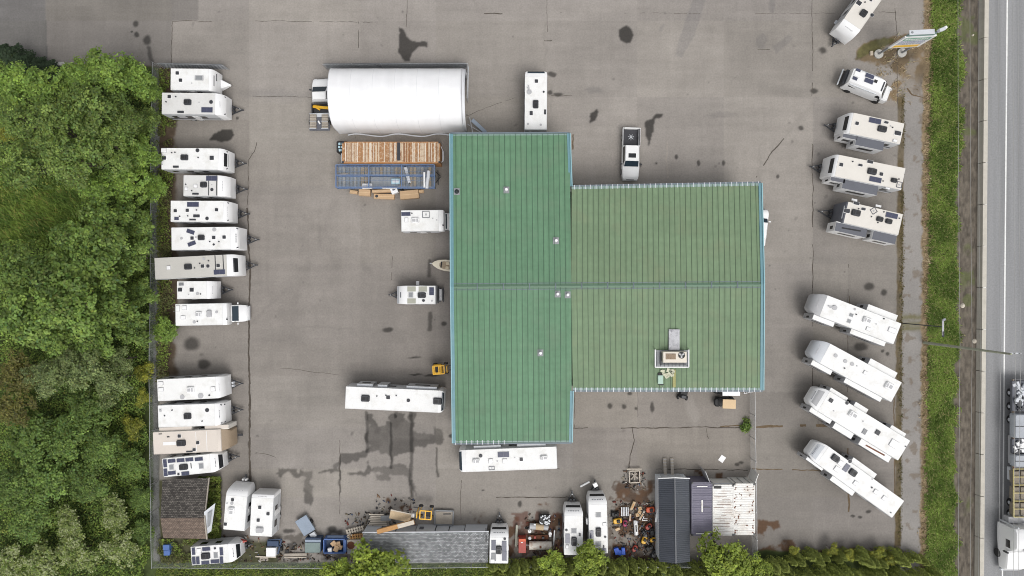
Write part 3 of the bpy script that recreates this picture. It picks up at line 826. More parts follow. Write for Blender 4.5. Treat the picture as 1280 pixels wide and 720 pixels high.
        q.rings([[(xx, -h * .84, z1(xx) + .01), (xx, h * .84, z1(xx) + .01), (xx, h * .84, z1(xx) + .03), (xx, -h * .84, z1(xx) + .03)] for xx in (x + .06, x + wl)])
        q.build('windscreen', M['screen'], s.o)
        MB().box((x + L_ + .04, 0, .62), (.16, W * .84, .22), ch=.05).build('front_bumper', M['ltgrey'], s.o)
        for sy in (-1, 1):
            MB().box((x + L_ - .1, sy * h * .62, .88), (.16, .3, .14), ch=.03).build('headlight', M['silver'], s.o)
            MB().box((x + .55, sy * (h + .16), 1.45), (.1, .22, .26), ch=.03).build('mirror', M['white'], s.o)
            MB().wheel((x + .75, sy * (h - .14), .38), .38, .24, (0, 1)).build('wheel', M['black'], s.o, True)
            MB().box((x + .12, sy * (h + .004), 1.55), (.5, .02, .4)).build('side_window', M['glass'], s.o)
        return s


G1 = 'recreational vehicles parked along the wooded side'
G2_ = 'fifth wheels and trailers parked at an angle along the road side'
G3 = 'trailers stored in the back yard'
# --- row along the woods, from the metal fence southward
v1 = RV('small old white trailer with a cone shaped hitch cover beside the grey metal fence', (213, 99), (276.5, 99.7), 2.45, 2.75, 1.4, nose=.93, wheels=1, hitch=False, group=G1).feats(
    [('vent', 222, 91.5, 4, 4), ('vent', 226, 100.5, 4, 4), ('sky', 249, 97.5, 11, 6.5), ('pale', 237, 98, 8, 7), ('gdot', 240, 104, 1.4, 1.4), ('line', 271, 97, .6, 9)]).capwin(.62, .72, .5, 'ltgrey')
rv0 = [o for o in C.objects if o.name == 'travel_trailer'][0]
NX = v1.L / 2 + .01
MB().rings([[(NX, -.62, .5), (NX, .62, .5), (NX, .5, 1.05), (NX, -.5, 1.05)], [(NX + .5, -.34, .5), (NX + .5, .34, .5), (NX + .5, .28, .95), (NX + .5, -.28, .95)], [(NX + 1.02, -.06, .55), (NX + 1.02, .06, .55), (NX + 1.02, .05, .75), (NX + 1.02, -.05, .75)]]).build('hitch_cover', M['white'], rv0, True)
RV('off white trailer with dark slanting side stripes, second below the grey metal fence', (202, 129.2), (288.5, 130), 2.42, 3.15, 1.75, 'wedge', nose=.95, roof='offwhite', group=G1, stripe='dark').feats(
    [('vent', 212, 121, 4, 4), ('ac', 235, 128, 9, 7), ('round', 264, 127.5, 4.6, 4.6), ('solar', 259, 137.5, 14, 6.5), ('strip', 226, 140, 8, 2.6), ('dot', 220, 121, 1.6, 1.6), ('dot', 208, 127.5, 1.4, 1.4), ('gdot', 249, 128, 1, 1)]).logo(.45, .58, .3).corners()
RV('long white trailer with a dark front window, just below the big dark puddle', (201.5, 198.3), (292, 199), 2.42, 3.15, 1.7, 'travel', nose=.9, group=G1).feats(
    [('ac', 231, 197, 9, 7), ('round', 247, 188, 4.6, 4.6), ('vent', 205.5, 197.5, 4.6, 4.6), ('vent', 265, 197.5, 5, 5), ('dot', 248, 197, 1.6, 1.6), ('dot', 215, 191, 1.4, 1.4), ('dot', 219, 190.5, 1.4, 1.4), ('strip', 220, 208.5, 7, 2.6), ('ventw', 205, 188, 6, 5), ('gdot', 203, 205.5, 1.6, 1.6)]).capwin(.62, .9, .64).corners(u=.8)
RV('short white trailer with a broad blank front cap and two dark seams across its roof', (229, 232), (293.5, 232.3), 2.35, 3.1, 1.9, 'wedge', nose=.95, roof='offwhite', group=G1).feats(
    [('solar', 265, 223, 14, 6.2), ('ac', 255, 231, 8, 7), ('round', 265, 237, 4, 4), ('line', 261, 232, .7, 25), ('line', 271, 232, .9, 25), ('ventw', 244.5, 232.5, 4, 4), ('ventw', 233, 236, 3.5, 3.5), ('dot', 232.5, 230.5, 1.2, 1.2), ('dot', 240, 238.5, 1.2, 1.2), ('gdot', 265, 231, 1.4, 1.4), ('strip', 244.5, 242.3, 8, 2.2)]).logo(.4, .48, .5)
RV('white trailer with several small dark vents scattered over its roof and one grey solar panel', (213, 264), (296, 264.3), 2.38, 3.1, 1.5, 'wedge', nose=.93, group=G1).feats(
    [('solar', 241.5, 255.6, 14.5, 6), ('vent', 219.5, 263.5, 3.8, 3.8), ('vent', 234.5, 263, 3.8, 3.8), ('vent', 271, 262.3, 3.8, 3.8), ('solar', 221, 273.2, 5.5, 4), ('vent', 246, 270, 8, 3.6), ('round', 259, 273, 4.2, 4.2), ('strip', 241, 274.6, 8, 2), ('dot', 246, 262.6, 1.2, 1.2), ('dot', 225, 270.5, 1.2, 1.2), ('dot', 235, 270, 1.2, 1.2)]).logo(.5, .58, .5, n=6).corners(u=.6)
RV('white trailer with two solar panels slanted like a chevron on its roof', (214, 298.6), (307.5, 297.4), 2.55, 3.2, 1.75, 'blunt', group=G1, hl=1.3).feats(
    [('solar', 238.5, 289.7, 10, 5, -20), ('solar', 240, 304.6, 10, 5, 20), ('vent', 240.5, 297.7, 4, 4), ('ac', 252, 297, 8, 6.6), ('vent', 267.5, 297, 4, 4), ('vent', 280.5, 296.5, 4, 4), ('vent', 267.5, 305.7, 2.4, 2.4, 45), ('gdot', 268, 287, 5, 3), ('gdot', 227, 298, 3.4, 3.4), ('gdot', 245, 296.5, 2, 1), ('dot', 262.5, 302, 1, 1), ('dot', 274, 302, 1, 1)]).corners(u=.85).logo(.55, .8, .42, n=5)
RV('longest trailer of the wooded row, grey roof with black front window and two dark seams', (193.3, 336), (306, 330.5), 2.42, 3.2, 2.0, 'travel', nose=.93, roof='greige', group=G1).feats(
    [('ventw', 211, 334.6, 4.4, 4.4), ('ac', 235.5, 333.5, 9, 7), ('vent', 253.5, 332.7, 4, 4), ('round', 260, 332.5, 4.2, 4.2), ('vent', 273, 332, 4, 4), ('solar', 274.5, 340, 14, 6), ('line', 269.4, 331, .7, 25), ('line', 279.3, 330.5, .9, 25), ('dot', 250, 329.3, 1.4, 1.4), ('dot', 261, 326, 1.4, 1.4), ('dot', 243.5, 335, 1.3, 1.3), ('gdot', 255, 323.6, 3.6, 2)]).capwin(.55, .84, .66)
RV('smallest white trailer of the wooded row, parked beside the motorhome with a bonnet', (221, 362.8), (275, 362.3), 2.02, 2.7, 1.5, 'wedge', nose=.96, roof='white2', wheels=1, group=G1).feats(
    [('vent', 225.5, 362.2, 5, 4.6), ('vent', 240, 362.3, 5, 4.6), ('solarg', 226.7, 355.2, 6, 3.6), ('dot', 251, 367.5, 1.4, 1.4), ('gdot', 236, 368, 1, 1), ('gdot', 247, 367, 4, .8)]).logo(.6, .75, .45)
RV('white motorhome with a white cab and dark windscreen poking out in front', (219, 393.7), (288.2, 392.5), 2.45, 3.15, .9, 'blunt', hitch=False, cat='motorhome', name='motorhome', wheels=1, group=G1, zf=2.2).feats(
    [('acg', 262, 392, 6, 8.5), ('acw', 249, 393, 8, 7), ('ventw', 222.5, 385.3, 4, 7), ('ventw', 230.7, 384.6, 5, 4.6), ('ventw', 229, 396.6, 5, 4), ('dot', 284, 399, 2, 2), ('dot', 247, 401.6, 1.6, 1.6), ('gdot', 271, 390, 3.6, .8), ('gdot', 243, 402.5, 4, .6)]).cab(1.5).ladder()
RV('plain white trailer with white vent covers, first below the mossy empty bay', (196.5, 488), (288, 483.5), 2.45, 3.2, 1.6, 'wedge', nose=.9, group=G1, tanks='silver').feats(
    [('ventw', 201, 479, 6, 3.6), ('ventw', 201.5, 486.7, 6, 4.2), ('acw', 239, 487, 9, 7.6), ('ventw', 266.5, 486, 5, 5), ('dot', 262, 494, 2, 2), ('gdot', 236, 487, 2.4, 3), ('gdot', 228, 496.2, 6, .8), ('gdot', 251, 494.6, 7, .8)]).logo(.35, .48, .4)
RV('white trailer with one dark air conditioner, one round dome and black trimmed front corners', (197.3, 520.6), (288, 517.6), 2.5, 3.2, 1.75, 'wedge', nose=.93, group=G1).feats(
    [('ac', 235, 520, 9, 7.4), ('round', 259, 512.6, 4.8, 4.8), ('dot', 215.5, 512.6, 1.6, 1.6), ('dot', 206, 519.5, 1.4, 1.4), ('dot', 253, 526.3, 1.4, 1.4), ('ventg', 201, 513, 2.6, 3)]).logo(.45, .58, .38, 'midgrey').corners(u=.93).corners(u=.7)
b3 = RV('beige roofed trailer with a tan front window, parked between white trailers', (191.3, 554.3), (287, 550), 2.5, 3.25, .5, 'flat', roof='beige', wall='cream', capm='beige', hitch=False, group=G1, cat='park trailer', name='park_trailer').feats(
    [('ac', 227, 553.6, 11, 7.4), ('vent', 224.5, 545, 3.8, 3.8), ('vent', 247.5, 553.2, 3.8, 3.8), ('vent', 243, 562, 3.8, 3.6), ('strip', 237, 564.4, 8, 1.8), ('strip', 210.5, 546, 3, 1.4), ('strip', 200.5, 542.4, 4, .8), ('pale', 212, 554.3, 16, 4), ('mat', 245.3, 552, .5, 24, 0, 'white'), ('mat', 258.5, 551.5, .6, 25, 0, 'white')])  # long pale strip is a reflection on the roof, put in as colour
q = MB(); L2 = b3.L / 2
q.rings([[(L2 + .006, -1.2, .6), (L2 + .006, 1.2, .6), (L2 + .006, 1.2, 3.1), (L2 + .006, -1.2, 3.1)], [(L2 + .55, -1.1, .6), (L2 + .55, 1.1, .6), (L2 + .5, 1.1, 2.75), (L2 + .5, -1.1, 2.75)], [(L2 + .8, -.9, .7), (L2 + .8, .9, .7), (L2 + .76, .85, 2.3), (L2 + .76, -.85, 2.3)]])
q.build('front_bay', M['tan'], b3.o, True)
MB().bar((L2 + .8, 0, .5), (L2 + 1.35, 0, .5), .25, .16).build('hitch', M['dark'], b3.o)
b3.slide((199, 540.8), (240, 539), 'beige', wall='cream', win=False, out=.42)
b3.slide((256, 538.6), (286, 537.6), 'beige', wall='cream', win=False, out=.42)
SOL = 'white trailer ringed with solar panels round its roof, just above the shingled shed'
RV(SOL, (203.3, 585), (284, 577), 2.12, 2.8, 1.9, 'wedge', nose=.72, group=G1, hl=1.2, wheels=2).feats(
    [('solar', 206.6, 579, 4.6, 10), ('solar', 207.3, 590.3, 4.6, 9.4), ('solar', 214.8, 576, 9.6, 4.6), ('solar', 226, 575.2, 9.8, 4.6), ('solar', 237, 574.3, 9.8, 4.6), ('solar', 248.8, 573.7, 10, 4.6), ('solar', 215.2, 591, 9.6, 4.6), ('solar', 232, 591.7, 9.8, 4.8), ('ac', 230, 583.6, 10.5, 7), ('sky', 214.6, 584, 6, 6.6), ('sky', 251.7, 582.2, 6, 7.4), ('vent', 223.5, 592.6, 2.6, 2.6), ('line', 239, 582, .4, 7)]).logo(.4, .5, .5, 'midgrey').capwin(.72, .97, .9)
RV('white trailer with solar panels at both roof ends, in the weedy fence corner', (238.7, 695.2), (305.5, 690), 2.1, 2.8, 1.8, 'wedge', nose=.70, group=G1, hl=.8).feats(
    [('solar', 242.2, 688.8, 4.2, 9), ('solar', 242.6, 700.4, 4.2, 9.6), ('solar', 247.6, 700.4, 4.2, 9.6), ('solar', 258, 686, 10, 4.6), ('solar', 277, 689, 4.2, 10), ('solar', 277.2, 700, 4.2, 9), ('solar', 257, 703, 10, 4.2), ('solar', 269, 701.5, 11, 4.6), ('ac', 257.5, 694.6, 11, 7.6), ('sky', 270, 694, 5.6, 7.4), ('vent', 269, 685.2, 2.6, 2.4), ('ventw', 249, 688, 5, 5)]).logo(.4, .5, .5, 'midgrey').capwin(.72, .97, .9)
RV('white trailer nosed up beside the shingled shed, dull white roof cover', (292.3, 663), (297.3, 602), 2.42, 2.9, 1.6, 'travel', nose=.82, group=G1, hl=.7, tanks='white').feats(
    [('vent', 291, 624.5, 3.6, 3.6), ('acw', 290, 638, 7.6, 9), ('vent', 282, 655, 3.6, 3.6), ('gdot', 290, 629, 6, 4), ('gdot', 284, 629, 2, 2)]).logo(.5, .6, .5)
RV('bright white trailer nosed up, alone at the open side of the shed corner', (326, 670.5), (328.8, 611), 2.5, 2.95, 1.0, 'blunt', group=G1, hitch=False).feats(
    [('vent', 325, 634, 3.8, 3.8), ('vent', 335.3, 642, 3.8, 3.8), ('vent', 323, 650, 3.8, 3.8), ('acg', 325, 662, 9, 7)]).logo(.3, .5, .4).steps(346.5, 644, 12, 3).steps(345.5, 656, 8, 3, 'white')
# --- around the workshop
RV('white motorhome tucked nose first under the green roof, below the cardboard', (501.3, 276.2), (556, 275.5), 2.38, 3.05, .7, 'blunt', hitch=False, cat='motorhome', name='motorhome', wheels=1, win=True, group=None, zf=2.2).feats(
    [('solar', 507.5, 267.6, 11.4, 4.8), ('dot', 515, 266.8, 1.6, 1.2), ('frame', 532.5, 268.2, 8.4, 8), ('acw', 519.3, 275.6, 10, 7), ('ventw', 508, 275, 4, 5), ('gdot', 546, 275, 1.6, 5), ('gdot', 541, 273, 1, 1), ('dot', 554, 281.6, 2, 2)]).cab(1.7, 2.0, wl=.2)
RV('small trailer with khaki roof mats and a black rear rack, nose toward open paving', (544.5, 368.7), (494.5, 368.7), 2.1, 2.7, 1.3, 'wedge', nose=.93, roof='white2', capm='white', wheels=1, group=None, hl=1.1).feats(
    [('mat', 514.5, 361.2, 10.5, 6.4), ('mat', 528.5, 361.2, 10.5, 6.4), ('mat', 514.5, 376.2, 10.5, 6.4), ('sky', 513.6, 368.6, 6, 7), ('ac', 527.4, 369, 10, 7), ('solar', 539.6, 364, 6, 10), ('round', 529.4, 375.6, 3.4, 3.4), ('gdot', 540, 376, 2.4, 2.4)]).capwin(.55, .64, .3, 'midgrey').capwin(.75, .99, .95, 'silver', 'front_shield').steps(522, 354, 4, 5, 'white', .9)
e2 = [o for o in C.objects if o.name.startswith('travel_trailer')][-1]
x = -(50 * PXR) / 2
q = MB(); q.bar((x - .25, -.8, .75), (x - .25, .8, .75), .3, .12); q.bar((x - .7, -.85, .75), (x - .7, .85, .75), .1, .1); q.box((x - .45, 0, .95), (.55, 1.3, .5), ch=.05)
q.build('rear_rack', M['dark'], e2)
MB().box((x - .42, 0, 1.23), (.26, 1.3, .05)).build('rack_tray', M['ltgrey'], e2)


def classa(label, rear, front, z=3.45, slides=(), **k):
    return RV(label, rear, front, 2.5, z, .75, 'classa', hitch=False, cat='motorhome', name='motorhome', wheels=1, group='white bus style motorhomes round the workshop', **k)


f1 = classa('long white bus style motorhome above the wet streaked paving, two dark air conditioners', (431.5, 496.8), (556.5, 502.4)).feats(
    [('ac', 457, 497.8, 10.5, 8), ('ac', 547, 501.3, 10.5, 8), ('vent', 485.3, 496.6, 4.4, 4.4), ('round', 510.5, 500.4, 4.2, 4.2), ('dot', 471.3, 495, 1.2, 1.2), ('dot', 482.5, 494, 1.2, 1.2), ('dot', 495.3, 494.4, 1.2, 1.2)]).capwin(.6, .99, .86, 'screen', 'windscreen')
for a_, b_ in (((446, 480.6), (466, 481.6)), ((472, 482), (484, 482.6)), ((508, 483), (546, 485))):
    f1.slide(a_, b_, 'silver', 3.0, out=.28)
f2 = classa('long white bus style motorhome hugging the south eave, single dark solar panel', (696.3, 572), (573.5, 576.6), 3.4).feats(
    [('solar', 629.3, 568, 14.2, 6.6), ('vent', 651.6, 574, 4, 4), ('round', 600.8, 569.6, 4.4, 4.4), ('acw', 595.4, 576, 9, 6), ('ventw', 613.4, 576, 5, 5), ('ventw', 631, 576, 5, 5), ('acw', 680, 572, 9, 6), ('frame', 614.6, 585, 6.6, 4.4), ('gdot', 643.5, 571.8, 1, 1.6), ('gdot', 621.6, 576.4, 1, 1)]).capwin(.55, .99, .88, 'screen', 'windscreen')
f2.slide((592, 560), (626, 557.6), 'silver', 3.0, out=.30); f2.slide((646, 556.5), (682, 554), 'silver', 3.0, out=.30)
classa('white bus style motorhome pointing away from the north end of the green roof', (669.6, 162.3), (670.2, 87.5), 3.3).feats(
    [('vent', 670.5, 101.6, 4, 4), ('vent', 664, 141.6, 3.8, 5), ('strip', 681.3, 140, 2.4, 6), ('ac', 669.6, 130.6, 7, 10), ('antenna', 661.6, 115, 5, 5), ('dot', 679.6, 115, 2.4, 2.4), ('gdot', 676, 156, 3, 3), ('gdot', 660, 155, 3, 3)]).capwin(.55, .98, .8, 'screen', 'windscreen').ladder()
# --- back yard
for lab, re, fr, W_, fe, cp in (
    ('narrow white trailer at the east end of the long shed, solar along both edges', (623.5, 704.5), (624, 655), 2.12,
     [('solar', 617, 681.3, 5.6, 12.6), ('solarg', 617, 696, 5.6, 10), ('solar', 630.3, 682.2, 5.8, 12), ('solar', 630.5, 694.6, 5.8, 12), ('ac', 623.6, 687, 7, 10), ('round', 631, 673.4, 3.2, 3.2), ('ventw', 616, 701, 4.6, 4.6)], .8),
    ('white trailer half under the yellow green tree, solar panel at one roof edge', (716.8, 694), (717.2, 628), 2.12,
     [('ac', 717.5, 676.4, 6.6, 11), ('sky', 717.3, 663.4, 7, 6.6), ('solar', 709.5, 673, 5.6, 12), ('round', 708, 662.4, 2.6, 3), ('ventw', 709, 683, 3.6, 4), ('strip', 724.6, 668, 2.4, 4)], 1),
    ('white trailer with a white box on its hitch, beside the machine clutter', (748.3, 692), (746.8, 614), 2.12,
     [('sky', 748, 643.5, 7, 6.2), ('ac', 748, 664.8, 6.6, 11), ('sky', 748, 680, 7, 6.4), ('solar', 739.5, 668, 4.8, 10), ('solar', 739.6, 678, 4.8, 8), ('solar', 753, 688, 10, 5.4), ('round', 756.5, 671, 2.8, 2.8), ('ventw', 755.6, 655, 4, 4), ('strip', 754.6, 684, 1.6, 5)], 1)):
    v = RV(lab, re, fr, W_, 2.8, 1.5, 'wedge', nose=.80, group=G3, hl=1.15).feats(fe).logo(.42, .58, .62, 'midgrey').capwin(.82, .99, .92)
MB().box((v.L / 2 + .75, .02, 1.0), (.5, .5, .35), R(30), ch=.05).build('hitch_box', M['white'], v.o)
q = MB(); q.box((.2, v.hw + .12, 2.0), (.7, .2, .5), ch=.06); q.build('outside_tank', M['white'], v.o)
# --- road side, north to south
a = math.radians(51.5)
RV('white trailer cut by the top edge of the picture, nose toward the oil spot', (1093.5, -10), (1051.4, 50.5), 2.3, 3.1, 2.2, 'wedge', nose=.95, roof='cream', group=G2_, hl=.9).feats(
    [('ac', 1079, 17, 8, 8.6), ('round', 1090, 19, 4.4, 4.4), ('vent', 1073.4, 4, 6, 5), ('vent', 1088, 0, 4, 3), ('dot', 1081, 3, 1.4, 1.4)]).logo(.42, .58, .45).steps(1047, 29, 5, 8)
RV('shorter cream trailer with grey topped slide outs, first below the camper van', (1128, 167.5), (1047.8, 150.3), 2.4, 3.15, 1.5, 'travel', nose=.9, roof='cream', group=G2_, stripe='midgrey').feats(
    [('vent', 1071, 154.4, 4, 4), ('solar', 1093.6, 151.2, 15, 6.4), ('ac', 1102.2, 161.4, 11, 7.4), ('vent', 1122, 166.6, 7.6, 5), ('vent', 1107.6, 153.2, 5, 2.6), ('dot', 1115.4, 159.4, 1.2, 1.2), ('ventw', 1118.4, 176, 5, 3), ('gdot', 1113, 157.6, 1, 1)]).capwin(.52, .84, .7).slide((1053, 172), (1071, 175.6), out=.45, wall='white').slide((1068, 183.5), (1103, 191), out=1.0, wall='white')
RV('longer cream trailer with grey topped slide outs and a square frame at its rear', (1129.5, 224), (1029.5, 203.6), 2.5, 3.2, 1.5, 'travel', nose=.9, roof='cream', group=G2_, stripe='midgrey').feats(
    [('vent', 1051.3, 206, 4.2, 4.2), ('vent', 1075.2, 206.6, 5, 2.8), ('vent', 1087.4, 202.4, 7, 3.6), ('ac', 1089.6, 214.4, 11, 7.6), ('vent', 1101.4, 217.8, 4, 4), ('solar', 1094, 224.6, 15, 6.4), ('ac', 1117, 225.6, 7.4, 5.4), ('frame', 1124, 231, 6, 7), ('dot', 1065.6, 202, 1.6, 1.6), ('dot', 1103.6, 226.4, 1.4, 1.4), ('dot', 1123.4, 224, 1.4, 1.4), ('ventw', 1109, 235.5, 5, 2)]).capwin(.52, .84, .7).slide((1038, 224.6), (1056, 228), out=.45, wall='white').slide((1052, 235), (1096, 244), out=1.05, wall='white')
RV('cream trailer with dark grey nose and a black swoosh over its slide out', (1126, 281), (1042.5, 262), 2.45, 3.15, 1.25, 'travel', nose=.86, roof='cream', capm='midgrey', group=G2_, stripe='midgrey', hl=1.5).feats(
    [('ac', 1069.4, 266.2, 11, 7.6), ('vent', 1058.4, 263.6, 7, 5), ('vent', 1070.4, 254.2, 7, 3.6), ('vent', 1079, 261.4, 5, 3), ('ac', 1099.2, 274, 8, 6), ('ac', 1110.4, 276.8, 8, 6), ('solar', 1114.4, 269.4, 15, 6.4), ('frame', 1092, 263.6, 6.4, 6.4, 45), ('dot', 1073, 261, 1.4, 1.4), ('dot', 1089, 271, 1.4, 1.4), ('dot', 1097, 278.4, 1.2, 1.2), ('dot', 1104.6, 265, 1.4, 1.4), ('dot', 1124, 273, 1.4, 1.4)]).capwin(.45, .6, .62, 'silver').slide((1043, 288), (1082, 297), out=1.0, awn='black', wall='white').slide((1090, 297), (1119, 304), out=1.0, wall='white').steps(1068, 250, 7, 2.6, 'white', 2.4).steps(1098, 257.5, 7, 2.6, 'white', 2.4)
FW = dict(style='fifth', name='fifth_wheel', cat='fifth wheel trailer', group=G2_)
RV('white fifth wheel with grey nose, first below the gap in the road side row', (1122, 417.5), (1009.5, 374.5), 2.5, 3.5, 1.9, capm='ltgrey', **FW).feats(
    [('acw', 1083, 400.4, 10, 7.4), ('ventw', 1114.6, 412.6, 9, 5.6), ('sky', 1064, 393.8, 5, 4.4), ('sky', 1061, 401.4, 5, 5), ('gdot', 1068.4, 386.6, 3, 2), ('ventw', 1085, 411, 5, 4), ('antenna', 1043, 384.5, 5, 5), ('dot', 1070, 393, 1.4, 1.4), ('gdot', 1095, 405, 1, 1), ('dot', 1104.6, 398.4, 1, 1)]).slide((1086, 378.6), (1123, 393), 'white2', out=.75, wall='ltgrey').slide((1015.5, 397), (1042, 407.5), 'white2', out=.55, wall='ltgrey').slide((1062, 416), (1106, 431.5), 'white2', out=.55, wall='ltgrey').logo(.4, .52, .3)
RV('white fifth wheel with pale blue grey nose, second below the gap in the row', (1121, 490.5), (1011.5, 431), 2.5, 3.5, 2.0, capm='silver', **FW).feats(
    [('acw', 1110.4, 482.4, 10, 9), ('gdot', 1044.4, 444.4, 5, 5), ('gdot', 1056.4, 451.4, 5, 5), ('gdot', 1065, 455, 5, 2), ('ventw', 1081, 465.6, 4, 4), ('dot', 1055.4, 460.2, 1.6, 1.6), ('gdot', 1071, 457.4, 1, 1)]).slide((1089, 446), (1123, 464.5), 'white2', out=.75, wall='ltgrey').slide((1016, 449.5), (1041, 463.5), 'white2', out=.55, wall='ltgrey').slide((1056, 474), (1102, 499), 'white2', out=.55, wall='ltgrey').logo(.55, .62, .5)
r8 = RV('white fifth wheel with a red brown swoosh on one of its many slide outs', (1130.5, 563.5), (1010.5, 489.5), 2.6, 3.55, 2.0, **FW).feats(
    [('vent', 1038.4, 500.4, 5, 5), ('round', 1058.6, 503.6, 4.2, 4.2), ('acw', 1065.6, 518.2, 11, 8), ('solarg', 1080.4, 539.4, 5, 6.6), ('vent', 1096.6, 540.4, 6, 6), ('ventw', 1117, 554.6, 10, 9), ('gdot', 1078.6, 526.6, 1.8, 1.8), ('gdot', 1042, 513.6, 1.2, 1.2), ('dot', 1131.6, 558, 1, 1)]).slide((1041.5, 479.5), (1063, 493), 'white2', out=.45, wall='ltgrey').slide((1072, 498), (1088, 508), 'white2', out=.55, wall='ltgrey').slide((1114.5, 531), (1133, 542), 'white2', out=.45, wall='ltgrey').slide((1015, 507), (1041, 524), 'white2', out=.5, wall='ltgrey').slide((1044, 528), (1066, 545), 'white2', out=.7, wall='ltgrey').slide((1076, 549), (1113, 574), 'white2', out=.75, wall='ltgrey', awn='rust').capwin(.3, .75, .75, 'ltgrey', 'cap_panel').logo(.76, .9, .4, 'midgrey')
RV('white fifth wheel at the south end of the road side row, two dark air conditioners', (1123, 637), (1010, 555.5), 2.35, 3.5, 2.0, capm='white', **FW).feats(
    [('ac', 1043.6, 572.4, 9.4, 8), ('ac', 1065.6, 590.4, 9.4, 8), ('solar', 1057.6, 584.6, 6, 10), ('round', 1062.4, 576.4, 4.4, 4.4), ('ventw', 1050.4, 578.6, 6, 6), ('ventw', 1045.6, 586, 6, 6), ('ventw', 1069, 603.6, 5, 5), ('ventw', 1094.4, 614.4, 5, 5), ('ventw', 1105, 622.4, 5, 5), ('dot', 1089.4, 609.2, 2, 2), ('dot', 1113, 640.5, 1, 3), ('gdot', 1090, 599, 1, 1)]).slide((1070, 567), (1099, 589), 'white2', out=.65, wall='ltgrey').slide((1009.5, 570), (1030, 585), 'white2', out=.3, wall='ltgrey').slide((1040, 595), (1068, 616), 'white2', out=.6, wall='ltgrey').capwin(.25, .9, .8, 'silver', 'cap_panel').logo(.6, .72, .5, 'midgrey')
# ------------------------------------------------------------------ workshop with the green roof
wk = thing('workshop_building', 'large workshop with a green ribbed metal roof in the middle of the yard', 'building', (0, 0, 0))
ZR, ZE, ZL = 6.7, 5.95, 5.55


def slope(mb, e0, e1, r0, r1, ribs, th=.06):
    """roof sheet from eave e0-e1 up to ridge r0-r1, with standing ribs in material slot 1"""
    dn = Vector((0, 0, -th))
    mb.add([e0, e1, r1, r0, e0 + dn, e1 + dn, r1 + dn, r0 + dn], [(0, 1, 2, 3), (7, 6, 5, 4), (0, 4, 5, 1), (1, 5, 6, 2), (2, 6, 7, 3), (3, 7, 4, 0)], 0)
    up = Vector((0, 0, .05)); w = (e1 - e0).normalized() * .030
    for i in range(1, ribs):
        t = i / ribs
        a, b = e0.lerp(e1, t), r0.lerp(r1, t)
        mb.add([a - w, a + w, b + w, b - w, a - w * .6 + up, a + w * .6 + up, b + w * .6 + up, b - w * .6 + up], [(4, 5, 6, 7), (0, 1, 5, 4), (1, 2, 6, 5), (2, 3, 7, 6), (3, 0, 4, 7)], 1)


RL, RM, RR_ = at(563.8, 358.6, ZR), at(714.2, 357.4, ZR), at(954.3, 355.6, ZR)
mb = MB(); slope(mb, at(563, 167.5, ZL), at(712, 167, ZL), RL, RM, 22); slope(mb, at(566.2, 553.6, ZL), at(714.6, 552.6, ZL), RL, RM, 22)
mb.build('roof', [M['roofg'], M['seamg']], wk)
mb = MB(); slope(mb, at(714.6, 233.6, ZE), at(951.3, 229, ZE), RM, RR_, 35); slope(mb, at(716, 487.6, ZE), at(953.4, 487.6, ZE), RM, RR_, 35)
ro = mb.build('roof', [M['roofo'], M['seamo']], wk); ro['label'] = 'more faded olive green half of the roof'
for i in range(12):
    a, b = RL.lerp(RM, i / 4.6) if i < 4.6 else RM.lerp(RR_, (i - 4.6) / 7.4), None
    j_ = i + .97
    b = RL.lerp(RM, j_ / 4.6) if j_ <= 4.6 else RM.lerp(RR_, min(1, (j_ - 4.6) / 7.4))
    if i == 4: b = RM.lerp(RR_, (j_ - 4.6) / 7.4)
    q = MB(); n = Vector((0, 1, 0)); z = Vector((0, 0, .075))
    q.rings([[a + n * .3 - z * .5, a + z, a - n * .3 - z * .5], [b + n * .3 - z * .5, b + z, b - n * .3 - z * .5]])
    q.build('ridge_cap', M['ridge'], wk)
    if i: 
        MB().bar(a - n * .34 + z * .4, a + n * .34 + z * .4, .09, .12).build('ridge_joint', M['gutter'], wk)
for s_ in (1, -1):
    q = MB()
    for (p, r_) in (((0, s_ * .33), 0),):
        q.bar(RL + Vector((0, s_ * .33, -.01)), RM + Vector((0, s_ * .33, -.01)), .07, .05); q.bar(RM + Vector((0.01, s_ * .33, -.01)), RR_ + Vector((0, s_ * .33, -.01)), .07, .05)
    q.build('ridge_flashing', M['gutter'], wk)
# barge trims on the gable edges: a teal face with a paler outer lip
for p, side in (((at(563, 167.5, ZL), RL), -1), ((at(566.2, 553.6, ZL), RL), -1), ((at(712, 167, ZL), at(714.4, 233, ZE - .12)), 1), ((at(714.6, 552.6, ZL), at(715.9, 488.4, ZE - .1)), 1), ((at(951.3, 229, ZE), RR_), 1), ((at(953.4, 487.6, ZE), RR_), 1)):
    a, b = p; o_ = Vector((side, 0, 0)); u = Vector((0, 0, .05))
    q = MB(); q.bar(a - o_ * .15 + u, b - o_ * .15 + u, .29, .08); t_ = q.build('barge_trim', M['teal'], wk)
    q = MB(); q.bar(a + o_ * .05 + u * .6, b + o_ * .05 + u * .6, .1, .36); q.build('trim_lip', M['tealpale'], t_)
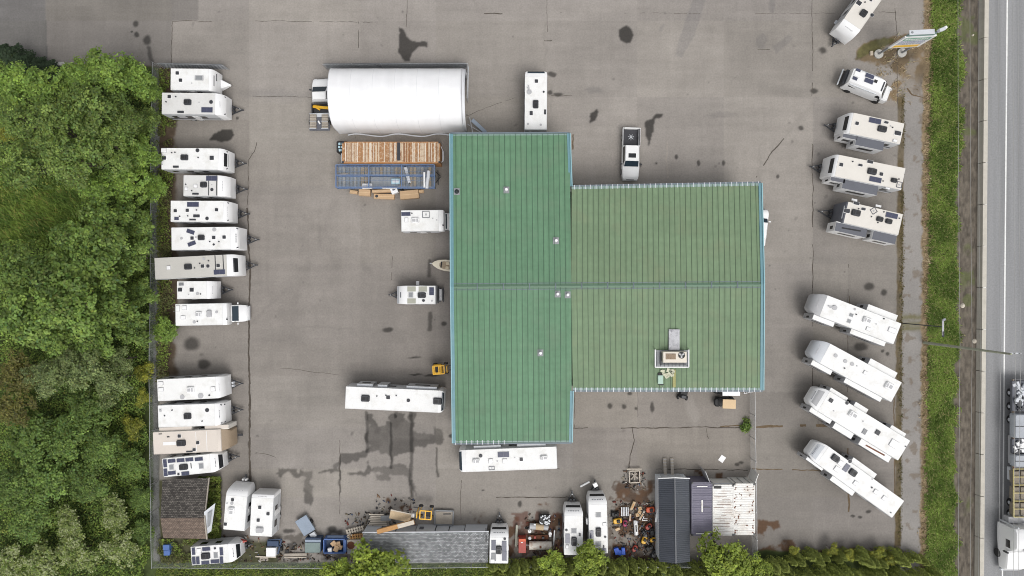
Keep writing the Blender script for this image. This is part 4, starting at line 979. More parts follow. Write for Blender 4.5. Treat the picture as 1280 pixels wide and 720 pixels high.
# gutters with their hanger straps
for a, b, n, sy in ((at(714.6, 233.6, ZE), at(951.3, 229, ZE), 35, 1), (at(716, 487.6, ZE), at(953.4, 487.6, ZE), 35, -1), (at(566.2, 553.6, ZL), at(714.6, 552.6, ZL), 22, -1), (at(563, 167.5, ZL), at(712, 167, ZL), 22, 1)):
    o_ = Vector((0, sy, 0)); full = n == 35
    q = MB(); q.bar(a + o_ * .10 + Vector((0, 0, -.07)), b + o_ * .10 + Vector((0, 0, -.07)), .17, .12)
    g_ = q.build('gutter', M['gutter'], wk)
    q = MB(); q.bar(a - o_ * .12 + Vector((0, 0, .02)), b - o_ * .12 + Vector((0, 0, .02)), .26 if full else .12, .025)
    q.build('eave_flashing', mat('eave_flashing_steel', (.21, .29, .27), .5, .1), wk)
    q = MB()
    for i in range(n if full else (10 if sy < 0 else 0)):
        t_ = (i + .5) / n; c = a.lerp(b, t_)
        q.bar(c - o_ * .28 + Vector((0, 0, .045)), c + o_ * .2 + Vector((0, 0, .01)), .07, .03)
    if q.f:
        me_ = g_.data; v0 = [tuple(v.co) for v in me_.vertices]; f0 = [tuple(p.vertices) for p in me_.polygons]; k0 = len(f0)
        me_.clear_geometry(); me_.from_pydata(v0 + q.v, [], f0 + [tuple(i + len(v0) for i in f) for f in q.f]); me_.materials.append(M['silver'])
        for p_ in me_.polygons: p_.material_index = 0 if p_.index < k0 else 1
# walls set in under the eaves
q = MB()
w0, w1, w2, w3, w4, w5 = at(565, 172, ZL), at(710, 172, ZL), at(710, 238, ZE), at(947, 233, ZE), at(949, 483, ZE), at(713, 483, ZE)
w6, w7 = at(713, 549, ZL), at(567.5, 549, ZL)
pts = [w0, w7, w6, w5, w4, w3, w2, w1]
for p, r_ in zip(pts, pts[1:] + pts[:1]):
    d = (r_ - p).normalized() * .1
    q.bar((p.x, p.y, 2.7), (r_.x, r_.y, 2.7), .14, 5.4)
q.build('wall', M['wallteal'], wk)
for px, py, w in ((566, 276, 3.6), (566, 331, 3.0), (566, 369, 3.6), (566, 459, 3.6)):
    p = at(px, py, ZL)
    d = MB().box((p.x - .1, p.y, 2.1), (.08, w, 4.2)).build('roller_door', M['ltgrey'], wk)


def zroof(py):
    return ZR - (ZR - ZL) * abs(py - 358) / 195 if True else 0


for px, py, k in ((571, 239.5, 'dark'), (633, 237.5, 'w'), (695, 301, 'w'), (697, 367.5, 'w'), (709.5, 368.5, 'w'), (675.5, 441, 'w')):
    z = zroof(py); p = at(px, py, z)
    v = MB().box((p.x, p.y, z + .03), (.62, .72, .05)).build('roof_vent', M['grey'], wk)
    if k == 'w':
        MB().cyl((p.x, p.y, z + .05), .15, .5, 14).build('flue', M['white'], v, True)
    else:
        MB().cyl((p.x, p.y, z + .05), .26, .35, 14, r2=.04).build('cowl', M['dark'], v, True)
# rooftop plant
zz = 6.2
ac = thing('rooftop_air_conditioner', 'beige air conditioning unit with a fan, on a railed platform on the green roof', 'air conditioner', at(842, 448, zz))
A = lambda px, py, z=0: Vector((*(at(px, py, zz + z) - ac.location).xy, z))
MB().box(A(840, 448.5, .12), (3.6, 1.85, .12)).build('platform', M['grey'], ac)
q = MB()
for i in range(9): q.bar(A(821 + i * 4.8, 440, .2), A(821 + i * 4.8, 458.5, .2), .05, .05)
q.build('platform_grating', M['midgrey'], ac)
q = MB()
for px, py in ((819, 437), (819, 459), (861, 459), (861, 437)): q.bar(A(px, py, 0), A(px, py, 1.0), .07, .07)
q.bar(A(819, 437, 1), A(819, 459, 1), .1, .08); q.bar(A(819, 459, 1), A(861, 459, 1), .1, .08); q.bar(A(861, 459, 1), A(861, 437, 1), .1, .08)
q.build('guard_rail', M['white'], ac)
MB().box(A(842.5, 446, .65), (2.5, 1.15, .9), ch=.04).build('casing', mat('beige_casing', (.64, .58, .50), .5, .05), ac)
b_ = MB().box(A(838.5, 445.6, 1.125), (1.05, .6, .04)).build('rust_patch', mat('rust_stained_lid', (.26, .19, .13), .7, .3, dirt=(.10, .06, .04), dirt_amt=.8, dirt_scale=5), ac)
fn = MB().cyl(A(852, 444, 1.105), .36, .05, 20).build('fan', M['black'], ac)
q = MB(); c0 = A(852, 444, 1.17)
for k in range(3):
    t_ = k * 2.094 + .5
    q.bar(c0, c0 + Vector((math.cos(t_) * .3, math.sin(t_) * .3, 0)), .17, .02)
q.build('fan_blade', M['ltgrey'], fn)
q = MB(); q.bar(A(827, 455, .5), A(857, 455, .5), .1, .1); q.bar(A(826, 441, .4), A(826, 456, .4), .12, .12); q.build('refrigerant_pipe', M['dark'], ac)
dz = zroof(424)
p = at(842, 424.5, dz)
tag(MB().box((p.x, p.y, dz + .18), (1.15, 2.25, .3), ch=.03).build('roof_duct', mat('corroded_duct', (.44, .44, .46), .6, .12, dirt=(.10, .10, .12), dirt_amt=.85, dirt_scale=3.2)), 'corroded pale metal duct running uphill from the rooftop air conditioner', 'duct')
p = at(833, 466, 6.05)
sc_ = thing('insulation_scrap', 'crumpled pale insulation scraps lying below the rooftop platform', 'scrap', p)
q = MB()
for k in range(16): q.box((random.uniform(-.6, .75), random.uniform(-.4, .35), .08 + .02 * k % .1), (random.uniform(.25, .6), random.uniform(.1, .3), .06), random.uniform(0, 3))
q.build('scrap_sheet', mat('pale_scrap', (.50, .50, .38), .8, .25), sc_)
p = at(825, 473, 6.02)
bx_ = thing('roof_tool_box', 'small pale green box with black handle lying near the south eave', 'box', p)
MB().box((0, -.1, .16), (.56, .95, .28), ch=.04).build('case', mat('pale_green_case', (.36, .50, .42), .5, .06), bx_); MB().box((-.06, .5, .12), (.4, .25, .2), ch=.04).build('handle', M['black'], bx_); MB().box((.1, -.65, .1), (.5, .12, .2)).build('foot', M['black'], bx_)
p = at(842.5, 473, 6.03)
tag(MB().box((p.x, p.y, 6.1), (.32, 1.9, .05)).build('roof_plank', mat('yellowed_plank', (.34, .33, .14), .8, .15)), 'yellowish plank lying along the roof ribs below the platform', 'plank')

# ------------------------------------------------------------------ white fabric shelter
sh = thing('fabric_shelter', 'long white fabric storage shelter with an arched roof beside the workshop', 'shelter', (0, 0, 0))
yn, ys, xl, xr = at(0, 98).y, at(0, 167.5).y, at(425.5, 0).x, at(587, 0).x
prof = [(0, 0), (.004, .3), (.015, .54), (.05, .68), (.12, .80), (.22, .89), (.35, .96), (.5, 1), (.65, .975), (.78, .93), (.88, .87), (.95, .79), (.985, .70), (.997, .35), (1, 0)]
HT = 5.6
fp = lambda x, k=1.0: [(x, ys + (yn - ys) * (.5 + (t - .5) * k), .05 + h * HT * k) for t, h in prof]
nb = 6
rings = []
for i in range(nb * 6 + 1):
    f = i / (nb * 6); x = xl + (xr - .55 - xl) * f
    sag = 1 - .004 * abs(math.sin(math.pi * f * nb))
    rings.append(fp(x, sag))
mb = MB().rings(rings, caps=False, close=False); mb.build('roof_cover', M['fabric'], sh, True)
for x, o_ in ((xl - .012, -1), (xr - .56, 1)):
    q = MB(); P = fp(x); q.add(P, [tuple(range(len(P)))]); e_ = q.build('end_wall', M['fabric'], sh)
q = MB().rings([fp(xr - .5, 1.0), fp(xr - .36, .985), fp(xr - .2, .99)], caps=False, close=False); q.build('end_flap', M['seamf'], sh, True)
for i in range(nb + 1):
    x = xl + (xr - .6 - xl) * i / nb
    q = MB(); q.tube([(a[0], a[1], a[2] + .012) for a in fp(x, 1.0)], .012 if 0 < i < nb else .04, 6); q.build('arch_rib', M['seamf'], sh, True)
q = MB()
for i in range(40):
    a_ = (xl + 1 + i * .34, ys - .25 + .14 * math.sin(i * .45), .5 + .1 * math.sin(i * .9)); b_ = (xl + 1 + (i + 1) * .34, ys - .25 + .14 * math.sin((i + 1) * .45), .5 + .1 * math.sin((i + 1) * .9))
    q.bar(a_, b_, .13, .05)
q.build('ground_hem', M['silver'], sh)
q = MB()
for sx in (.35, .8, 1.5, 2.2):
    q.bar((xr - .35, ys + sx, .4), (xr - .05, ys + sx * .8, 2.2), .05, .05)
q.build('flap_cord', M['dark'], sh)

# ------------------------------------------------------------------ chain link fences


def fence(name, label, pts, h, step=3.0, pitch=.09, wire=.0045, m='fencewire', cat='fence', slats=False, group=None):
    P = [at(*p) for p in pts]
    f = thing(name, label, cat, P[0], 0, group)
    P = [p - P[0] for p in P]
    wm = MB(); L_ = []
    for a, b in zip(P, P[1:]):
        d = b - a; n = max(1, round(d.length / step))
        for i in range(n + (1 if b is P[-1] else 0)):
            c = a + d * (i / n); j = Vector((random.uniform(-.03, .03), random.uniform(-.03, .03), 0))
            q = MB(); q.tube([c, c + Vector((0, 0, h + .08)) + j], .035, 8); q.build('post', M['galv'], f, True)
        MB().tube([a + Vector((0, 0, h)), a + d * .33 + Vector((.02, .02, h - .01)), a + d * .66 + Vector((-.02, -.01, h)), b + Vector((0, 0, h))], .028, 6).build('top_rail', M['galv'], f, True)
        u = d.normalized(); k = int(d.length / pitch)
        sag = Vector((-u.y, u.x, 0))
        for i in range(k + 1):
            s0 = i * pitch
            for sg in (1, -1):
                s1 = s0 + sg * h * .55
                z1 = h
                if s1 > d.length: z1 = h * (d.length - s0) / (s1 - s0); s1 = d.length
                if s1 < 0: z1 = h * s0 / (s0 - s1); s1 = 0
                if z1 < .05: continue
                a_ = a + u * s0 + Vector((0, 0, .03)); b_ = a + u * s1 + Vector((0, 0, z1))
                if slats and sg < 0: continue
                wm.rings([[a_ - u * wire, a_ + sag * wire, a_ + u * wire], [b_ - u * wire, b_ + sag * wire, b_ + u * wire]], caps=False)
    wm.build('wire_mesh', M[m], f)
    return f


FW_ = dict(group=None)
fence('chain_link_fence', 'long grey chain link fence between the woods and the parked row', [(201, 84), (199, 200), (198.5, 330), (197, 470), (198.5, 600), (200, 702)], 1.9)
fence('chain_link_fence', 'chain link fence along the south edge in front of the hedge', [(200, 702), (300, 703), (398, 702.5), (500, 703), (620, 701), (780, 702), (941, 702)], 1.8)
fence('chain_link_fence', 'chain link fence running from the south eave past the white containers', [(937, 487), (937.5, 545), (938.5, 600), (940, 702)], 1.8, wire=.007)
sf = fence('metal_fence', 'short grey metal slat fence above the small old trailer', [(206, 86), (245, 86.4), (287, 87.5)], 1.75, 2.4, .16, .03, slats=True)
a, b = at(207, 85.6), at(285, 87.2); q = MB()
for i in range(5): q.bar(Vector((a.x, a.y + .06, .3 + .34 * i)) - sf.location, Vector((b.x, b.y + .06, .3 + .34 * i)) - sf.location, .03, .24)
q.build('slat_panel', mat('grey_slat', (.20, .21, .225), .5, .15), sf)
nf = fence('metal_fence', 'grey fence with posts hugging the north side of the white shelter', [(409, 87), (480, 86.6), (586, 86), (585, 128)], 1.9, 3.4, .16, .02)
a, b = at(410, 86.4), at(584, 85.4); q = MB(); q.bar(Vector((a.x, a.y + .06, .95)) - nf.location, Vector((b.x, b.y + .06, .95)) - nf.location, .02, 1.7)
q.build('privacy_sheet', mat('grey_privacy_sheet', (.17, .175, .19), .6, .12), nf)
a, b = at(584.4, 90), at(584, 128); q = MB(); q.bar(Vector((a.x - .08, a.y, .95)) - nf.location, Vector((b.x - .45, b.y, .95)) - nf.location, .02, 1.7); q.build('privacy_sheet', MATS['grey_privacy_sheet'], nf)
g_ = thing('steel_ramp', 'grey steel ramp leaning off the east end of the white shelter', 'ramp', at(595, 158))
q = MB(); q.bar((-.4, .55, .9), (1.15, -.75, .15), .42, .06); q.build('ramp_deck', M['bluegrey'], g_)
q = MB(); q.bar((-.3, .6, 0), (-.3, .6, .95), .07, .07); q.bar((-.7, .9, .6), (-.3, -1.1, .6), .09, .09); q.bar((-1.0, .2, .3), (.9, -.9, .1), .06, .06); q.build('frame', M['galv'], g_)
st = MB(); p = at(73, 81)
tag(st.box((p.x - .2, p.y, .2), (2.3, .45, .4), ch=.04).build('concrete_kerb_block', M['concrete']), 'lone pale concrete block at the wood edge', 'block')

# ------------------------------------------------------------------ containers and sheds


def corr_box(o, part, x0, x1, y0, y1, z0, z1, m, axis='x', pitch=.26, depth=.04, mi2=None, wallm=None):
    """steel box whose roof is corrugated across the given axis"""
    q = MB(); n = max(2, int(((x1 - x0) if axis == 'x' else (y1 - y0)) / pitch)); rings = []
    for i in range(n * 4 + 1):
        ph = i % 4; t = i / (n * 4); dz = depth if ph in (1, 2) else 0
        if axis == 'x': rings.append([(x0 + (x1 - x0) * t, y0, z1 + dz), (x0 + (x1 - x0) * t, y1, z1 + dz)])
        else: rings.append([(x1, y0 + (y1 - y0) * t, z1 + dz), (x0, y0 + (y1 - y0) * t, z1 + dz)])
    q.rings(rings, caps=False, close=False)
    return q.build(part, m, o)


def container(label, quad, z, m, wallm, axis, extras=None, name='shipping_container'):
    """quad: two opposite roof corners on the plan"""
    a, b = at(quad[0], quad[1], z), at(quad[2], quad[3], z)
    c = (a + b) / 2
    o = thing(name, label, 'shipping container', (c.x, c.y, 0))
    hx, hy = abs(b.x - a.x) / 2, abs(b.y - a.y) / 2
    MB().box((0, 0, z / 2), (hx * 2, hy * 2, z - .06)).build('wall', wallm, o)
    corr_box(o, 'roof', -hx + .06, hx - .06, -hy + .06, hy - .06, 0, z, m, axis)
    q = MB()
    for sx in (-1, 1): q.bar((sx * (hx - .03), -hy, z), (sx * (hx - .03), hy, z), .09, .1)
    for sy in (-1, 1): q.bar((-hx, sy * (hy - .03), z + .003), (hx, sy * (hy - .03), z + .003), .09, .1)
    q.build('top_rail', wallm, o)
    for sx in (-1, 1):
        for sy in (-1, 1): MB().box((sx * (hx - .08), sy * (hy - .08), z + .02), (.19, .19, .14)).build('corner_casting', M['rust'] if m is M['contwhite'] else M['dark'], o)
    return o, hx, hy


o, hx, hy = container('rusty orange roofed container between the white shelter and the blue cage trailer', (428, 177.5, 550, 203.5), 2.6, [M['rustcorr']], M['rustcorr2'], 'x')
q = MB()
sheets_ = MB(); rsn = ('rs1', 'rs2', 'rs3', 'rs4')
x = -hx + .08
while x < hx - .1:
    w_ = random.choice((.06, .08, .10, .15)); nm_ = random.choice(('rs1', 'rs2', 'rs2', 'rs3', 'rs4', 'rs1'))
    if abs(x - .85) > .3: sheets_.box((x + w_ / 2, random.uniform(-.03, .03), 2.66), (w_ * .88, 2 * hy - random.uniform(.12, .3), .02), mi=rsn.index(nm_))
    x += w_
sheets_.build('roof_rib', [M[k] for k in rsn], o)
MB().box((.85, .1, 2.66), (.36, 2 * hy - .3, .03)).build('roof_gap', M['dark'], o)
p = at(553, 190, 2.4)
q = MB(); q.bar((hx + .05, .8, 2.2), (hx + .3, .2, 2.2), .06, .06); q.bar((hx + .3, .2, 2.2), (hx + .3, -.9, 2.2), .12, .06); q.bar((hx + .05, -1.0, 2.0), (hx + .3, -.9, 2.0), .06, .06); q.build('end_bracket', M['silver'], o)
tm = thing('covered_machine', 'small dark machine with a pale blue patterned cover at the corner of the rusty container', 'machine', at(431, 187, .4))
MB().box((0, .05, .75), (1.25, 1.35, 1.3), ch=.12).build('body', M['black'], tm)
q = MB()
for k in range(9): q.box((-.25 + .33 * (k % 3) + random.uniform(-.05, .05), -.35 + .36 * (k // 3), 1.43), (.24, .26, .06), random.uniform(-.5, .5), ch=.03)
q.build('cover', M['cyan'], tm)
MB().bar((-.1, -.6, .9), (-.15, -1.6, .5), .2, .12).build('drawbar', M['silver'], tm)
# blue cage trailer
ct = thing('cage_trailer', 'blue steel cage trailer with wire sides and a long deck, below the rusty container', 'trailer', at(485, 222))
a, b = at(420, 206, 1.9) - ct.location, at(543, 234, 1.9) - ct.location
x0, x1, y1, y0 = a.x, b.x, a.y, b.y
MB().box(((x0 + x1) / 2, (y0 + y1) / 2, .8), (x1 - x0, y1 - y0, .1)).build('deck', mat('grey_mesh_deck', (.17, .19, .21), .7, .2, dirt=(.26, .22, .17), dirt_amt=.7, dirt_scale=2), ct)
q = MB(); ym = (y0 + y1) / 2 + .1
for y in (y0, ym, y1): q.bar((x0, y, 1.9), (x1, y, 1.9), .13, .11); q.bar((x0, y, .9), (x1, y, .9), .1, .1)
for k in range(4):
    x = x0 + (x1 - x0) * (k / 3 if k else 0)
    q.bar((x, y0, 1.903), (x, y1, 1.903), .13, .11)
    for y in (y0, ym, y1): q.bar((x, y, .8), (x, y, 1.9), .09, .09)
q.build('frame', M['blue'], ct)
q = MB()
for i in range(24):
    x = x0 + (x1 - x0) * (i + .5) / 24
    q.bar((x, y0, 1.87), (x, y1, 1.87), .016, .02)
for j in range(5):
    y = y0 + (y1 - y0) * (j + .5) / 5; q.bar((x0, y, 1.865), (x1, y, 1.865), .022, .02)
for i in range(60):
    x = x0 + (x1 - x0) * i / 59
    for y in (y0, y1): q.bar((x, y, .85), (x, y, 1.85), .02, .02)
q.build('cage_wire', M['blue'], ct)
MB().box(((x0 + x1) / 2 - .2, y0 + .75, 1.0), (3.2, 1.05, .3)).build('cargo_tray', M['plaid'], ct)
q = MB()
q.box((x0 + .6, y0 + 1.6, .92), (1.1, .25, .12), .1)
q.build('toolbox', M['woodgrey'], ct)
for i in range(26):
    MB().box((x0 + (x1 - x0) * (i + .5) / 26, (y0 + y1) / 2, .868), (.30, y1 - y0 - .2, .03)).build('deck_slat', M[('slat1', 'slat2', 'slat3')[random.randrange(3)]], ct)
for sx in (-.55, .55): 
    for sy in (-1, 1):
        w = MB().wheel((sx + 1.0, (y0 + y1) / 2 + sy * 1.2, .38), .38, .22, (0, 1)).build('wheel', M['black'], ct, True)
q = MB(); q.bar((x1, ym + .6, .6), (x1 + .55, ym + .1, .6), .1, .1); q.bar((x1, ym - .7, .6), (x1 + .55, ym, .6), .1, .1); q.bar((x1 + .3, ym - .9, .5), (x1 + .3, ym + .7, .9), .08, .08); q.build('drawbar', M['black'], ct)
for nm, lab, px, py, dx, dy, dz, z, rt, m in (
    ('cardboard_box', 'long cardboard box with a dark hole, lying flat below the cage trailer', 480, 245.5, 26, 6.4, .45, 0, -2, 'card'), ('cardboard_box', 'largest cardboard box, tilted at the east end of the boxes below the cage trailer', 511.5, 243, 23.5, 10.5, .7, 0, 5, 'card'),
    ('cardboard_box', 'square cardboard box beside the white crate below the cage trailer', 455.5, 240.5, 14.5, 8, .7, 0, -3, 'card'), ('cardboard_box', 'crushed cardboard box, westernmost below the cage trailer', 442, 240, 10, 4.4, .35, 0, -8, 'card'),
    ('cardboard_box', 'thin cardboard sheet wedged along the cage trailer side', 478, 238.6, 26, 3.6, .8, 0, 2, 'card'), ('cardboard_box', 'little cardboard box next to the white roll', 526.5, 239, 6, 4, .5, 0, 4, 'card'),
    ('crate', 'white low crate hanging at the south side of the cage trailer', 458.5, 232.4, 12, 6, .5, 1.0, 0, 'white'), ('carton', 'white carton with a dark label leaning among the cardboard boxes', 492.5, 238, 8.4, 7.6, .6, .3, 22, 'white'), ('carton', 'white strip of packaging draped along the cage trailer edge', 487, 234.4, 18, 2.6, .12, 1.0, 0, 'white'),
    ('tote', 'pale blue tote inside the cage trailer', 494.4, 226.4, 11, 6.4, .45, 1.16, 0, 'cyan')):
    p = at(px, py, z + dz); o = thing(nm, lab, nm.replace('_', ' '), (p.x, p.y, z), R(rt), 'boxes and packaging round the cage trailer')
    MB().box((0, 0, dz / 2), (dx * .0915, dy * .0915, dz), ch=.015).build('shell', M[m], o)
    if m == 'card':
        MB().box((0, 0, dz + .004), (dx * .0915 * .96, .05, .008)).build('tape', M['cartan'], o)
        if 'dark hole' in lab: MB().cyl((-.85, 0, dz + .003), .17, .012, 12).build('hole', M['dark'], o)
    elif 'dark label' in lab: MB().box((.02, .1, dz + .004), (.34, .2, .008)).build('label_patch', M['midgrey'], o)
    elif nm == 'tote': MB().box((0, 0, dz + .01), (dx * .0915 * .7, dy * .0915 * .6, .03), ch=.01).build('lid', M['silver'], o)
    elif nm == 'crate': MB().box((0, 0, dz + .01), (dx * .0915 * .8, .1, .02)).build('rim', M['silver'], o)
ro_ = thing('plastic_roll', 'white plastic wrapped roll standing at the east end of the cage trailer', 'roll', at(535, 225, 1.9), R(84))
MB().tube([(-1.0, 0, .2), (-.4, .03, .26), (.3, -.02, .24), (1.0, .02, .2)], .2, 12).build('roll', M['silver'], ro_, True)
MB().tube([(-.9, .3, .1), (.8, .5, .1)], .12, 8).build('loose_film', M['white'], ro_, True)
sk_ = thing('pallet_jack', 'pale narrow cart lying across the cage trailer deck', 'cart', at(509.5, 219, 1.2), R(-76)); MB().box((0, 0, .1), (1.9, .36, .14), ch=.03).build('bed', M['silver'], sk_); MB().bar((.9, 0, .15), (1.2, .1, .5), .06, .06).build('handle', M['dark'], sk_)

# yard containers behind the workshop
o, hx, hy = container('faded purple shipping container with white marks on its roof', (864.5, 603, 890.5, 669.5), 2.6, [M['purple']], M['purple'], 'y')
for x, y, dx, dy in ((0, .35, .16, 1.35), (.0, 2.55, 1.2, .1), (.1, -2.75, 1.6, .12)): MB().box((x, y, 2.66), (dx, dy, .02)).build('roof_marking', M['contwhite'], o)
MB().box((.45, .2, 2.655), (.9, .05, .012)).build('roof_scratch', M['dark'], o)
o, hx, hy = container('white shipping container streaked with dark rust lines, one door standing open', (890.5, 606, 917, 669), 2.6, [M['contwhite']], M['contwhite'], 'y')
q = MB()
for i in range(16): q.box((random.uniform(-.5, .5), -hy + .4 + i * (2 * hy - .8) / 16, 2.648), (random.uniform(.5, 1.9), .03, .012))
q.build('roof_rust', M['rust'], o)
MB().box((-.62, hy - .25, 2.655), (.85, .3, .02)).build('roof_hole', M['black'], o)
d = MB().box((-hx - .5, hy + .85, 1.35), (.07, 1.3, 2.3), R(22)).build('door', M['ltgrey'], o)
q = MB(); q.bar((-.9, hy + .05, 2.2), (1.2, hy + .05, 2.2), .06, .1); q.build('door_header', M['silver'], o)
o, hx, hy = container('white shipping container speckled with rust spots, last beside the chain link fence', (917.2, 604.5, 943.5, 668.5), 2.6, [M['contwhite']], M['contwhite'], 'y')
q = MB()
for i in range(46):
    e = random.random() < .5
    q.box((random.choice((-1, 1)) * random.uniform(.85, 1.1) if e else random.uniform(-1, 1), random.uniform(-hy + .2, hy - .2), 2.65), (random.uniform(.06, .22), random.uniform(.05, .16), .012), random.uniform(0, 3))
q.build('roof_rust', M['rust'], o)
MB().box((hx + .28, hy + .55, 1.3), (.06, 1.1, 2.4), R(-20)).build('door', M['contwhite'], o)
for i in range(3): MB().bar((-.9 + .8 * i, hy + .04, .3), (-.9 + .8 * i, hy + .04, 2.4), .05, .05).build('lock_rod', M['grey'], o)
# dark gabled storage building
bn = thing('storage_building', 'dark grey gabled steel storage building beside the purple container', 'building', at(842, 650))
L_ = lambda px, py, z: at(px, py, z) - bn.location
rl, rr_, gb = [], [], []
n = 44
for sgn, px, mm in ((0, (823, 824), 'barn'), (1, (861.5, 862.5), 'barn2')):
    q = MB(); rings = []
    e0, e1 = L_(px[0], 599, 2.6), L_(px[1], 702, 2.6); r0, r1 = L_(843.5, 598, 3.7), L_(845, 704, 3.7)
    for i in range(n * 4 + 1):
        t = i / (n * 4); up = Vector((0, 0, .045 if i % 4 in (1, 2) else 0))
        rings.append([e0.lerp(e1, t) + up, r0.lerp(r1, t) + up])
    q.rings(rings, caps=False, close=False)
    v = q.build('roof', M[mm], bn)
q = MB(); q.bar(L_(843.5, 597.8, 3.75), L_(845, 704.2, 3.75), .12, .05); q.build('ridge_cap', M['barn'], bn)
q = MB()
c0, c1 = L_(824.5, 600, 2.6), L_(861, 701, 2.6)
q.add([(c0.x, c0.y, 0), (c1.x, c0.y, 0), (c1.x, c0.y, 2.58), ((c0.x + c1.x) / 2, c0.y, 3.6), (c0.x, c0.y, 2.58), (c0.x, c1.y, 0), (c1.x, c1.y, 0), (c1.x, c1.y, 2.58), ((c0.x + c1.x) / 2, c1.y, 3.6), (c0.x, c1.y, 2.58)],
      [(0, 1, 2, 3, 4), (9, 8, 7, 6, 5), (0, 4, 9, 5), (1, 6, 7, 2)])
q.build('wall', mat('pale_blue_cladding', (.68, .72, .76), .5, .05), bn)
for px, s_ in ((822.5, -1), (862.5, 1)):
    MB().bar(L_(px, 598, 2.63), L_(843.5, 597, 3.74), .10, .12).build('barge_board', M['white'], bn)
MB().box(((c0.x + c1.x) / 2, c0.y + .03, 1.15), (2.3, .05, 2.1)).build('door', M['silver'], bn)
for px in (830.3, 839.3):
    a, b = at(px, 594, 0), at(px, 572, 0)
    rp = thing('loading_ramp', f'grey plank ramp, {"nearer the machine clutter" if px < 835 else "nearer the purple container"}, at the north end of the dark storage building', 'ramp', (a.x, a.y, 0), 0, 'ramps of the dark storage building')
    MB().bar((0, 0, .62), (0, b.y - a.y, .10), .34, .06).build('deck', M['woodgrey'], rp)
    q = MB()
    for i in range(6): q.bar((-.18, (b.y - a.y) * (i + .5) / 6, .40 - .06 * i + .16), (.18, (b.y - a.y) * (i + .5) / 6, .40 - .06 * i + .16), .05, .04)
    q.build('cleat', M['ltgrey'], rp)
# long shed with grey shingles
ls = thing('long_shed', 'long low shed with a grey shingled roof and white north wall', 'shed', at(530, 680))
L_ = lambda px, py, z: at(px, py, z) - ls.location
q = MB(); a_, b_, c_, d_ = L_(453, 665.5, 2.7), L_(611, 664.5, 2.7), L_(610, 703, 2.0), L_(456, 703.5, 2.0); dn = Vector((0, 0, -.12))
q.add([a_, b_, c_, d_, a_ + dn, b_ + dn, c_ + dn, d_ + dn], [(3, 2, 1, 0), (4, 5, 6, 7), (0, 1, 5, 4), (1, 2, 6, 5), (2, 3, 7, 6), (3, 0, 4, 7)]); q.build('roof', M['shinglegrey'], ls)
MB().bar(a_ + Vector((0, .02, .0)), b_ + Vector((0, .02, .0)), .09, .16).build('fascia', M['silver'], ls)
xs_ = [453, 474, 493, 518, 543, 560, 580, 609]
zt = 2.6
for i, (p0, p1) in enumerate(zip(xs_, xs_[1:])):
    a1, b1 = L_(p0 + .6, 665.8, 2.6), L_(p1 - .6, 665.8, 2.6)
    MB().box(((a1.x + b1.x) / 2, a1.y - .06 * (i % 3), 1.27), (b1.x - a1.x, .08, 2.54)).build('wall_panel', mat('pale_cladding', (.52, .54, .57), .5, .06), ls)
a1, b1 = L_(456, 668, 2.6), L_(608, 700, 2.0)
MB().box(((a1.x + b1.x) / 2, (a1.y + b1.y) / 2 - .3, .95), (b1.x - a1.x, a1.y - b1.y, 1.85)).build('wall', M['grey'], ls)
MB().box(L_(527, 661, 1.3), (.5, .25, .7), ch=.03).build('meter_box', M['midgrey'], ls)
q = MB(); e_ = L_(607.5, 660, 2.55); q.bar(e_, e_ + Vector((.02, -1.6, .05)), .12, .08); q.build('downpipe', M['black'], ls)
# shed with dark shingles by the woods
ds = thing('garden_shed', 'weathered shed with dark and brown shingled roof slopes, in the corner by the woods', 'shed', at(230, 636))
L_ = lambda px, py, z: at(px, py, z) - ds.location


def sheet(pts, m, name, th=.1, parent=None):
    dn = Vector((0, 0, -th)); q = MB(); q.add(list(pts) + [p + dn for p in pts], [(3, 2, 1, 0), (4, 5, 6, 7), (0, 1, 5, 4), (1, 2, 6, 5), (2, 3, 7, 6), (3, 0, 4, 7)]); return q.build(name, m, parent)


sheet([L_(203, 600, 2.6), L_(261, 597.5, 2.6), L_(255.5, 647, 3.7), L_(200.5, 647.5, 3.7)], M['shingledark'], 'roof', parent=ds)
sheet([L_(200.5, 647.8, 3.72), L_(254.5, 647.4, 3.72), L_(258, 673.5, 2.9), L_(204, 672.5, 2.9)], M['shinglebrown'], 'roof', parent=ds)
MB().bar(L_(261.5, 597, 2.64), L_(256, 647, 3.74), .09, .18).build('barge_board', M['woodgrey'], ds)
MB().bar(L_(256, 647.3, 3.74), L_(258.8, 674, 2.92), .12, .18).build('barge_board', M['woodgrey'], ds)
c = L_(226, 640, 2.6); MB().box((c.x, c.y + .0, 1.3), (3.6, 5.8, 2.55)).build('wall', M['woodgrey'], ds)
wp = thing('window_panel', 'white panel with a grey window leaning off the end of the weathered shed', 'panel', at(262, 649, 1.2), R(0))
L2_ = lambda px, py, z: at(px, py, z) - at(262, 649, 1.2)
sheet([L2_(255, 640, 3.9), L2_(269, 629, 3.5), L2_(264, 664, 2.6), L2_(257, 669, 3.0)], M['silver'], 'panel', .05, wp)
sheet([L2_(259.5, 642, 3.80), L2_(265.5, 637.5, 3.62), L2_(262.5, 657, 3.12), L2_(259.2, 660, 3.24)], M['grey'], 'pane', .012, wp)
# ------------------------------------------------------------------ cars and trucks


